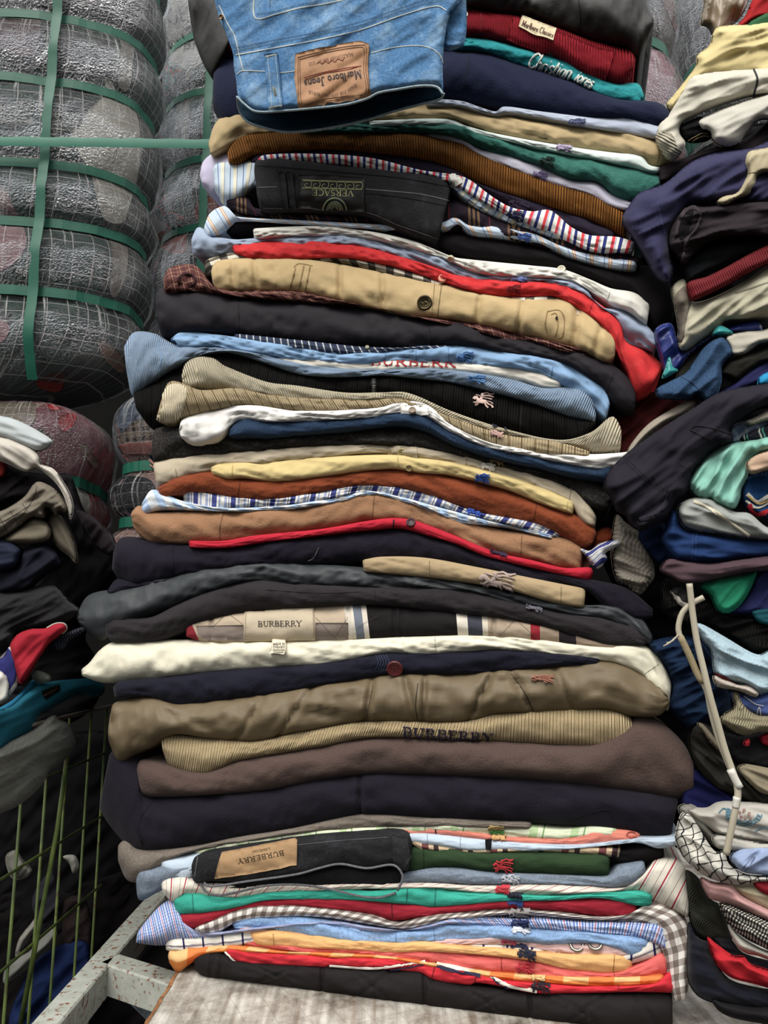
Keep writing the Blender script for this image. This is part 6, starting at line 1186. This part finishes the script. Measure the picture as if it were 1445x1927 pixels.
patch(g, 'sleeve_opening_shade', fabric('0f0d0f', 'woven'), '1276,424 1290,402 1304,396 1300,420 1288,446 1280,452', off=.001, smooth_outline=True)  # flat near-black patch paints the dark inside of the sleeve mouth
strokes(g, 'fold_edge', fabric('3a3336', 'woven'), [(pts('1272,446 1278,420 1290,398 1306,392 1318,404 1310,430 1290,456 1286,490'), 6)], off=.0006, raise_=.003)
R('slate_shirt', 'black shirt directly above the bright red knit', 'shirt', fabric('17191b', 'woven'), '1284,500 1300,484 1340,456 1400,448 1480,440 1480,466 1400,486 1340,512 1296,534', -.016, ang=20, Rp=14)
g = R('red_knit', 'dark red chunky knit band crossing the right heap', 'sweater', fabric('8c1220', 'knit', bump=1.0), '1294,532 1330,520 1370,500 1420,472 1480,446 1480,478 1420,508 1370,536 1330,556 1304,566 1298,558', -.030, ang=24, Rp=12, Hm=.011, wr=.001)
g = R('cream_sweatshirt', 'cream sweatshirt with a deep sleeve hanging under the red knit', 'sweatshirt', fabric('aaa48c', 'woven'), '1268,572 1264,540 1290,524 1300,556 1306,568 1340,560 1400,530 1480,484 1480,596 1430,600 1390,604 1366,606 1350,622 1320,640 1286,662 1274,652 1276,618', -.020, ang=35, wr=.006, Rp=26, Hm=.022)
patch(g, 'sleeve_inside_shade', fabric('6c6458', 'woven'), '1268,575 1274,552 1294,536 1300,562 1292,600 1284,642 1276,642 1272,610', off=.0008, smooth_outline=True)  # darker patch on the surface paints the shade inside the sleeve
seam(g, '1384,552 1420,540 1450,530', 3, '77725f')
R('royal_blue_jacket', 'royal blue shell jacket beneath the cream sweatshirt sleeve', 'jacket', fabric('1c2c70', 'nylon'), '1232,622 1262,608 1274,640 1286,664 1320,642 1352,624 1400,606 1430,606 1432,626 1360,630 1300,665 1276,695 1256,706 1244,680', -.008, ang=40, wr=.005, Rp=10)
R('turquoise_jacket', 'small turquoise cloth triangle beneath the royal blue shell jacket', 'jacket', fabric('0f8a88', 'nylon'), '1246,712 1252,692 1260,670 1266,690 1276,696 1262,706', -.014, Rp=6, Hm=.004)
R('turquoise_lining', 'turquoise wedge between the cream sweatshirt and the blue denim cuff', 'jacket', fabric('0f8a88', 'nylon'), '1340,630 1352,612 1376,622 1378,628 1350,632', -.014, Rp=6, Hm=.004)
R('olive_black_jacket', 'olive black jacket left of the blue denim cuff', 'jacket', fabric('201f1b', 'woven'), '1270,700 1296,672 1340,642 1372,634 1380,650 1350,700 1310,730 1270,722', -.004, ang=40, Rp=14)
g = R('blue_sweatpants', 'faded blue cotton trouser leg with a stitched hem in the right heap', 'trousers', fabric('2f4866', 'denim', var=.15), '1236,732 1262,716 1290,702 1306,680 1326,652 1354,634 1368,640 1380,664 1360,686 1358,716 1350,742 1330,757 1312,746 1300,752 1270,752 1240,748', -.022, ang=45, wr=.005, Rp=16, Hm=.015)
seam(g, '1280,708 1304,722 1326,746', 2.4, '1e3654')
R('white_cuff', 'white shirt cuff poking out above the dark olive trousers at the right', 'shirt', fabric('aca696', 'woven'), '1366,634 1400,624 1440,620 1480,600 1480,640 1430,648 1400,666 1378,668 1372,652', -.016, ang=12, wr=.003, Rp=8, Hm=.008)
R('dark_olive_trousers', 'dark olive trousers at the right edge below the white cuff', 'trousers', fabric('22211c', 'woven'), '1352,704 1364,684 1384,672 1420,660 1480,636 1480,672 1430,690 1390,718 1366,712', -.010, ang=30, Rp=14)
R('navy_hoodie', 'navy hoodie at the right edge just above the black trousers', 'hoodie', fabric('24244a', 'woven'), '1376,724 1400,700 1430,682 1480,660 1480,730 1420,732 1380,746 1300,770 1330,752', -.008, ang=30, Rp=14)
R('cyan_scrap', 'bright cyan scrap at the right edge over the navy hoodie', 't-shirt', fabric('0a84b4', 'woven'), '1426,718 1436,704 1480,692 1480,716 1432,726', -.020, Rp=6, Hm=.005)
g = R('light_linen_shirt', 'crumpled light linen shirt emerging from behind the black trousers', 'shirt', fabric('8f8576', 'woven'), '1172,866 1190,832 1222,796 1270,766 1304,750 1310,760 1290,780 1250,800 1210,832 1184,862', -.010, ang=42, wr=.004, Rp=12, Hm=.01)
g = R('black_trousers', 'black cotton trousers with stitched pockets lying across the right heap', 'trousers', fabric('25232a', 'woven'), '1136,916 1148,884 1180,852 1220,822 1262,794 1310,764 1350,740 1400,728 1480,722 1480,762 1430,770 1390,792 1374,806 1380,830 1350,842 1326,862 1306,886 1298,910 1290,930 1272,942 1258,968 1240,984 1206,998 1186,988 1176,970 1160,962 1150,938', -.045, ang=38, wr=.004, Rp=26, Hm=.022)
for s in ('1298,809 1308,802 1340,806 1376,818', '1298,809 1330,825 1362,836'): seam(g, s, 2, '100e12', off=.0006)
strokes(g, 'belt_loop', fabric('2c2a32', 'woven'), [(pts('1202,978 1230,970 1250,950 1260,924'), 10)], off=.001, raise_=.003)
for s in ('1140,918 1165,952 1200,976', '1178,870 1210,900 1246,925', '1182,866 1214,896 1250,921', '1276,874 1306,886'): seam(g, s, 1.3, '0e0c10', dash=3)
R('plaid_blue_shirt', 'blue plaid shirt corner between black trousers and the mint shirt', 'shirt', fabric('6a7890', 'woven', U=[(0, '66748e'), (.7, '9aa4b0')], pu=.012, V=[(0, '5c6c90'), (.7, 'a0a8b4')], pv=.012), '1370,826 1376,802 1400,792 1440,776 1480,760 1480,812 1420,822 1385,834', -.020, ang=30, Rp=8, Hm=.007, wr=.003)
R('dark_striped_knit', 'dark knit with white and mint stripes above the mint shirt at the right edge', 'sweater', fabric('24242c', 'woven', U=[(0, '24242c'), (.5, 'a8aca0'), (.6, '24242c'), (.7, '3c8478'), (.8, '24242c')], pu=.016), '1392,826 1420,806 1480,790 1480,826 1420,832', -.026, ang=10, Rp=8, Hm=.007)
R('ivory_sleeve', 'narrow ivory sleeve at the right edge above the striped knit', 'shirt', fabric('a89e8c', 'woven'), '1402,794 1420,786 1450,770 1480,760 1480,786 1440,792 1412,800', -.032, ang=20, Rp=6, Hm=.006)
g = R('mint_shirt', 'mint green cotton shirt gathered in soft folds at the right', 'shirt', fabric('7cb4a4', 'woven'), '1294,914 1300,894 1316,872 1340,852 1366,838 1400,828 1480,818 1480,846 1430,856 1412,872 1406,900 1396,920 1392,940 1380,958 1350,952 1336,940 1326,944 1308,934', -.034, ang=60, wr=.007, Rp=22, Hm=.02, fs=1.2)
R('peach_shirt', 'peach shirt cuff at the right edge over the mint shirt', 'shirt', fabric('b09278', 'woven'), '1404,874 1420,858 1450,846 1480,838 1480,876 1440,886 1414,892', -.042, ang=15, Rp=8, Hm=.009)
g = R('blue_knit', 'blue knit with white, yellow and red chevron stripes at the right edge', 'sweater', fabric('124478', 'knit'), '1398,912 1410,896 1480,888 1480,976 1430,972 1404,956 1396,936', -.020, Rp=10, Hm=.01)
strokes(g, 'chevron_stripes', fabric('b0aca0', 'woven'), [(pts('1406,930 1424,944 1446,934'), 7), (pts('1404,942 1424,956 1448,946'), 4)], off=.001); strokes(g, 'yellow_stripe', fabric('a8883c', 'woven'), [(pts('1408,934 1426,949 1448,940'), 3)], off=.0022); strokes(g, 'red_stripe', fabric('9a1424', 'woven'), [(pts('1410,950 1424,966 1450,962'), 6)], off=.0022)
g = R('grey_sweatshirt', 'light grey sweatshirt with a cream stripe, folded under the mint shirt', 'sweatshirt', fabric('8f928c', 'woven'), '1274,962 1282,946 1310,936 1340,940 1380,962 1410,966 1440,990 1480,1006 1480,1018 1400,1012 1350,1004 1310,1000 1286,990', -.038, ang=-18, wr=.004, Rp=18, Hm=.014)
strokes(g, 'cream_stripe', fabric('bcb49c', 'woven'), [(pts('1306,944 1330,954 1370,980 1410,1008'), 6)], off=.0008, raise_=.001)
g = R('blue_trousers', 'blue cotton trousers with a double stitched side seam, below the grey sweatshirt', 'trousers', fabric('1e3560', 'woven', var=.15), '1244,1016 1252,994 1262,962 1276,964 1284,992 1320,1002 1400,1014 1480,1018 1480,1046 1400,1050 1330,1060 1290,1058 1268,1050', -.030, ang=-3, wr=.004, Rp=18, Hm=.016)
seam(g, '1304,1002 1302,1058', 1.6, '3c5c94', dash=3); seam(g, '1310,1003 1309,1058', 1.6, '3c5c94', dash=3)
R('navy_denim', 'dark navy denim wedge left of the blue cotton trousers', 'jeans', fabric('16203c', 'denim'), '1196,1010 1220,990 1252,985 1266,1040 1250,1066 1225,1050', .004, ang=30, Rp=14)
R('mauve_trousers', 'mauve-brown trousers folded under the blue cotton trousers', 'trousers', fabric('4c3a40', 'woven'), '1242,1072 1258,1052 1290,1056 1340,1060 1400,1052 1480,1044 1480,1068 1400,1078 1330,1094 1290,1098 1266,1088', -.034, ang=5, wr=.004, Rp=12, Hm=.012)
g = R('grey_waffle_towel', 'hanging beige-grey waffle knit beside the stack, below the black trousers', 'knitwear', fabric('877f72', 'waffle'), '1152,1000 1160,968 1180,985 1204,1000 1214,1020 1226,1048 1232,1082 1222,1100 1202,1120 1180,1106 1160,1092 1150,1050', .004, ang=-20, wr=.004, Rp=20, Hm=.016)
R('rust_sleeve', 'rust coloured sleeve stub in the dark gap right of the rust fleece coat', 'sleeve', fabric('6e2c10', 'fleece'), '1112,1030 1118,1004 1140,992 1158,1004 1150,1026 1126,1040', .018, Rp=12, Hm=.012)
R('emerald_shirt', 'emerald green cloth tongue under the mauve trousers', 't-shirt', fabric('0a7454', 'woven'), '1318,1102 1340,1092 1400,1082 1424,1076 1412,1110 1392,1140 1370,1154 1350,1148 1336,1120', -.022, ang=50, wr=.003, Rp=14, Hm=.012)
R('navy_shirt', 'navy shirt right of the emerald green cloth', 'shirt', fabric('22264c', 'woven'), '1372,1152 1396,1132 1414,1104 1424,1074 1480,1066 1480,1150 1420,1156', -.014, ang=40, Rp=14)
R('teal_scrap', 'dark teal scrap at the right edge below the navy top', 'shirt', fabric('12464e', 'woven'), '1412,1150 1440,1142 1480,1138 1480,1176 1430,1174', -.018, Rp=8)
R('ribbed_shirt', 'black ribbed shirt in the shade above the pale blue fleece', 'shirt', fabric('191817', 'rib'), '1250,1090 1300,1104 1336,1124 1370,1160 1420,1160 1480,1170 1480,1216 1420,1232 1380,1204 1330,1176 1290,1180 1250,1150', -.010, ang=15, wr=.005, Rp=18)
g = R('white_black_scraps', 'black and white patterned scarf end near the top of the cable', 'scarf', fabric('2a2828', 'woven', U=[(0, '2a2828'), (.7, 'aaa498')], pu=.02), '1262,1112 1280,1104 1300,1120 1296,1150 1276,1140', -.016, ang=55, Rp=8, Hm=.006)
g = R('pale_blue_fleece', 'pale blue fleece pullover with a maroon trimmed edge', 'pullover', fabric('93aab4', 'fleece'), '1308,1176 1320,1174 1360,1196 1420,1230 1442,1226 1480,1196 1480,1290 1440,1306 1426,1308 1400,1290 1360,1280 1344,1264 1338,1224 1322,1204', -.034, ang=-25, wr=.005, Rp=22, Hm=.02)
strokes(g, 'maroon_trim', fabric('6c2424', 'woven'), [(pts('1346,1266 1366,1276 1388,1288'), 4)], off=.001)
R('white_lining_scrap', 'white pinkish lining bulge under the pale blue fleece edge', 'lining', fabric('a89c90', 'woven'), '1342,1272 1360,1276 1388,1288 1410,1290 1428,1304 1420,1312 1390,1300 1350,1292', -.036, ang=-20, Rp=8, Hm=.008, wr=.004)
g = R('blue_tee', 'medium blue t-shirt with white line drawing under the pale blue fleece', 't-shirt', fabric('485c94', 'woven'), '1376,1302 1420,1310 1480,1288 1480,1350 1420,1346 1388,1330', -.024, ang=10, Rp=12)
strokes(g, 'white_print', solid('b0b0b8', .8, name='print'), [(pts('1400,1312 1420,1324 1436,1328'), 2), (pts('1424,1345 1428,1330 1432,1346'), 2)], off=.001)
R('sand_cuff', 'sand coloured ribbed sweater cuff beside the lower cable', 'sweater', fabric('9a9070', 'knit'), '1356,1356 1364,1342 1382,1330 1378,1304 1390,1304 1402,1326 1424,1344 1480,1350 1480,1376 1430,1378 1400,1384 1374,1372', -.032, ang=-5, wr=.004, Rp=14, Hm=.013)
R('navy_corduroy', 'navy fine corduroy trousers left of the white cable', 'trousers', fabric('16263e', 'denim', var=.2), '1216,1214 1240,1202 1290,1196 1326,1210 1350,1260 1372,1300 1374,1346 1340,1364 1300,1372 1270,1350 1256,1330 1262,1290 1244,1250', .0, ang=20, wr=.008, Rp=24, Hm=.022)
R('red_black_scrap', 'small red scrap on the dark cloth under the sand cuff', 'scrap', fabric('a01828', 'woven'), '1400,1396 1410,1390 1410,1402 1402,1404', -.026, Rp=4, Hm=.003)
R('crimson_edge', 'crimson scrap at the right edge beneath the sand cuff', 't-shirt', fabric('8c1024', 'woven'), '1432,1384 1480,1372 1480,1396 1440,1402', -.020, Rp=5, Hm=.004)
R('black_fleece', 'black fleece below the sand cuff, right of the cable', 'jacket', fabric('1b1a1c', 'fleece'), '1352,1376 1400,1384 1480,1376 1480,1450 1400,1440 1370,1420', -.010, ang=20, Rp=14)
R('dark_grey_trousers', 'dark olive-grey twisted trousers behind the lower cable', 'trousers', fabric('24231f', 'woven', var=.15), '1296,1386 1316,1356 1350,1376 1380,1420 1420,1460 1480,1490 1480,1530 1430,1522 1380,1500 1340,1480 1306,1440', -.008, ang=-45, wr=.008, Rp=20, Hm=.02)
R('tan_linen', 'narrow tan cloth strip crossing behind the lower cable', 'shirt', fabric('6c6250', 'woven'), '1312,1362 1322,1362 1346,1390 1368,1424 1352,1412 1330,1390', -.022, ang=-50, Rp=6, Hm=.006)
R('tan_trousers', 'tan trousers at the right edge above the embroidered white top', 'trousers', fabric('7c725c', 'woven'), '1388,1446 1408,1438 1480,1460 1480,1504 1440,1496 1412,1478', -.024, ang=-25, wr=.004, Rp=12, Hm=.01)
R('navy_blue_dress', 'deep blue dress in the shade right of the brown-grey coat', 'dress', fabric('14163c', 'woven'), '1280,1512 1300,1448 1330,1460 1380,1494 1440,1516 1430,1530 1340,1532 1300,1530', .0, ang=-20, wr=.005, Rp=16)
g = R('embroidered_blouse', 'white blouse with pale blue and red folk embroidery', 'blouse', fabric('a5a096', 'woven'), '1290,1520 1330,1520 1350,1510 1380,1508 1480,1520 1480,1592 1420,1584 1370,1580 1336,1562 1306,1540', -.026, ang=-12, wr=.005, Rp=20, Hm=.018)
eb = solid('4a7484', .8, name='thread'); S = [(arc(1400, 1530, 34, 22, 10, 200, 16), 2.4), (arc(1400, 1530, 26, 16, 10, 200, 14), 1.6)]
for a in range(15, 200, 14): S.append(([(1400 + 26 * math.cos(math.radians(a)), 1530 + 16 * math.sin(math.radians(a))), (1400 + 34 * math.cos(math.radians(a + 5)), 1530 + 22 * math.sin(math.radians(a + 5)))], 2.6))
S += [(pts('1352,1530 1362,1522 1372,1530 1366,1540'), 2), (pts('1420,1566 1432,1558 1446,1556'), 2.4)]
strokes(g, 'blue_embroidery', eb, S, off=.001); strokes(g, 'red_embroidery', solid('8c3c34', .8, name='thread'), [(arc(x_, y_, 2.4, 3, 0, 360, 8), 1.1) for x_, y_ in ((1392, 1530), (1400, 1526), (1409, 1532), (1394, 1538), (1402, 1540), (1411, 1540))], off=.001)
R('grey_linen_trousers', 'light grey linen trousers strip between coat corner and blouse', 'trousers', fabric('77746c', 'woven'), '1276,1520 1296,1512 1320,1526 1344,1564 1372,1584 1350,1596 1320,1572 1290,1548', -.016, ang=-45, wr=.004, Rp=12, Hm=.012)
g = R('white_shirt', 'plain white shirt fold right beneath the embroidered blouse', 'shirt', fabric('a8a49a', 'woven'), '1340,1576 1360,1570 1420,1584 1480,1590 1480,1614 1420,1606 1380,1600 1350,1596', -.030, ang=-8, wr=.003, Rp=10, Hm=.009)
g = R('powder_blue_tee', 'powder blue t-shirt with thin white line print beside the cable end', 't-shirt', fabric('8898b8', 'woven'), '1374,1616 1384,1600 1410,1592 1480,1598 1480,1650 1430,1646 1396,1640', -.034, ang=40, wr=.004, Rp=14, Hm=.012)
strokes(g, 'line_print', solid('4a4c64', .8, name='print'), [(pts('1396,1636 1408,1622 1414,1612 1420,1614 1410,1630 1400,1638'), 1.3)], off=.001)
WP = dict(U=[(0, 'bab6aa'), (.88, '26262c')], pu=.0085, V=[(0, 'ffffff'), (.86, '303034')], pv=.0085, vmix=.92, warp=.004)
R('windowpane_shirt', 'white shirt with a thin black windowpane grid, spilling over the right heap', 'shirt', fabric('bab6aa', 'woven', **WP), '1272,1584 1274,1556 1284,1530 1300,1536 1320,1566 1338,1594 1350,1604 1362,1602 1372,1626 1400,1644 1440,1648 1480,1646 1480,1656 1420,1662 1380,1664 1350,1658 1320,1644 1290,1618', -.040, ang=-35, uvang=20, wr=.006, Rp=18, Hm=.018)
R('pink_shirt', 'pale pink shirt right below the windowpane shirt', 'shirt', fabric('bb8c88', 'woven'), '1318,1652 1344,1660 1376,1664 1400,1688 1480,1730 1480,1746 1430,1726 1380,1704 1350,1696 1334,1690', -.030, ang=-30, wr=.004, Rp=12, Hm=.012)
R('cream_stained_shirt', 'cream shirt between the pink shirt and the dark red sliver', 'shirt', fabric('a89e80', 'woven'), '1374,1666 1420,1662 1480,1656 1480,1724 1430,1708 1396,1688', -.022, ang=-20, Rp=14)
R('wine_scrap', 'wine red sliver at the right edge under the windowpane shirt', 'shirt', fabric('8a1424', 'woven'), '1418,1662 1440,1656 1480,1654 1480,1690 1440,1684', -.030, Rp=6, Hm=.005)
R('olive_sweater', 'dark olive knitted sweater beside the lower right end of the stack', 'sweater', fabric('24261a', 'knit'), '1290,1640 1318,1656 1334,1690 1356,1704 1372,1740 1376,1770 1340,1774 1310,1760 1296,1720', -.010, ang=-40, wr=.004, Rp=20, Hm=.018)
R('houndstooth_shirt', 'black and white small gingham shirt at the right edge', 'shirt', fabric('a8a498', 'woven', U=[(0, '3c3a38'), (.5, 'b8b4a8')], pu=.0032, V=[(0, 'ffffff'), (.5, '6a6864')], pv=.0032, vmix=.95), '1354,1700 1384,1706 1430,1726 1480,1750 1480,1800 1430,1780 1396,1762 1370,1736', -.034, ang=-30, wr=.004, Rp=16, Hm=.014)
R('white_tee_low', 'white t-shirt edge below the small gingham shirt', 't-shirt', fabric('a8a598', 'woven'), '1370,1740 1396,1764 1430,1784 1480,1804 1480,1820 1430,1800 1404,1794 1386,1780', -.026, ang=-35, wr=.003, Rp=10, Hm=.009)
R('charcoal_shirt', 'charcoal shirt between the white edge and the bright red sleeve', 'shirt', fabric('1c1c20', 'woven'), '1340,1764 1370,1762 1400,1794 1480,1820 1480,1846 1400,1818 1360,1796', -.012, ang=-20, Rp=12)
R('bright_red_sleeve', 'bright red sleeve pointing towards the stack low in the right heap', 'jacket', fabric('b00c1e', 'woven'), '1332,1764 1348,1776 1380,1798 1400,1800 1414,1814 1480,1838 1480,1866 1420,1852 1376,1840 1350,1818 1338,1792', -.030, ang=-28, wr=.004, Rp=14, Hm=.012)
R('navy_wool_low', 'navy wool garment at the foot of the right heap', 'coat', fabric('181922', 'wool'), '1296,1736 1310,1760 1334,1774 1342,1800 1372,1842 1420,1858 1480,1870 1480,1900 1400,1898 1350,1890 1310,1872 1292,1830', -.022, ang=-20, wr=.004, Rp=24, Hm=.022)
R('black_hem', 'black garment hem resting on the table in the lower right corner', 'skirt', fabric('1c1b1d', 'woven'), '1340,1880 1370,1888 1420,1896 1480,1896 1480,1934 1430,1926 1380,1916 1352,1902', -.030, ang=-10, wr=.003, Rp=12, Hm=.012)
# ---------------------------------------------------------------- white cable
CB = solid('a39a84', .45, 0, .4, name='cable_sheath'); K_ = -.075
def cable(s, r, parent=None, d=K_, name='cable', mat=CB):
    q = catmull(pts(s), max(6, int(plen(pts(s)) / 8))); return tube(name, mat, [P(a, b, d + (.0 if len(q) < 3 else .001 * math.sin(i * .2))) for i, (a, b) in enumerate(q)], r, parent, sides=10)
o = cable('1297,1098 1300,1125 1304,1160 1312,1210 1324,1260 1336,1310 1350,1360 1364,1410 1378,1450 1386,1475 1388,1500 1380,1540 1372,1580 1366,1608', .0024)
tag(o, 'long off-white electric cable hanging down the right heap', 'cable')
cable('1324,1124 1305,1134 1286,1150 1278,1170 1277,1190 1288,1214 1304,1250 1318,1278 1330,1300 1338,1340 1352,1390 1368,1432 1378,1455', .0022, o, d=K_ + .004, name='looped_strand')
cable('1280,1198 1288,1214 1300,1240 1312,1268 1322,1284', .0026, o, d=K_ + .001, name='taped_joint', mat=fabric('8a7c5c', 'woven'))
cable('1374,1448 1384,1468 1392,1482', .0028, o, d=K_ - .002, name='cable_tip', mat=solid('c4c0b4', .4, name='plug'))
cable('1276,1194 1268,1204 1256,1212 1248,1216', .0006, o, d=K_, name='frayed_string'); cable('1278,1196 1270,1200 1262,1208 1254,1210', .0006, o, d=K_ + .001, name='frayed_string')
cable('1386,1500 1384,1520', .0024, o, d=K_ - .002, name='white_collar', mat=solid('c4c0b4', .4, name='plug'))

for o in COL.objects:
    if o.parent is None and o.type == 'MESH' and 'label' in o and 'group' not in o:
        n_ = o.name.split('.')[0]
        if o in ST.values(): o['group'] = 'folded clothes in the main stack'
        elif n_ == 'clothes_bale': o['group'] = 'wrapped bales of clothes'
        elif n_ in ('market_table', 'cable', 'plastic_bag') or 'scrap' in n_ or n_ == 'folded_paper': pass
        elif o.location.x < -.1: o['group'] = 'clothes heaped at the left'
        else: o['group'] = 'clothes heaped at the right'
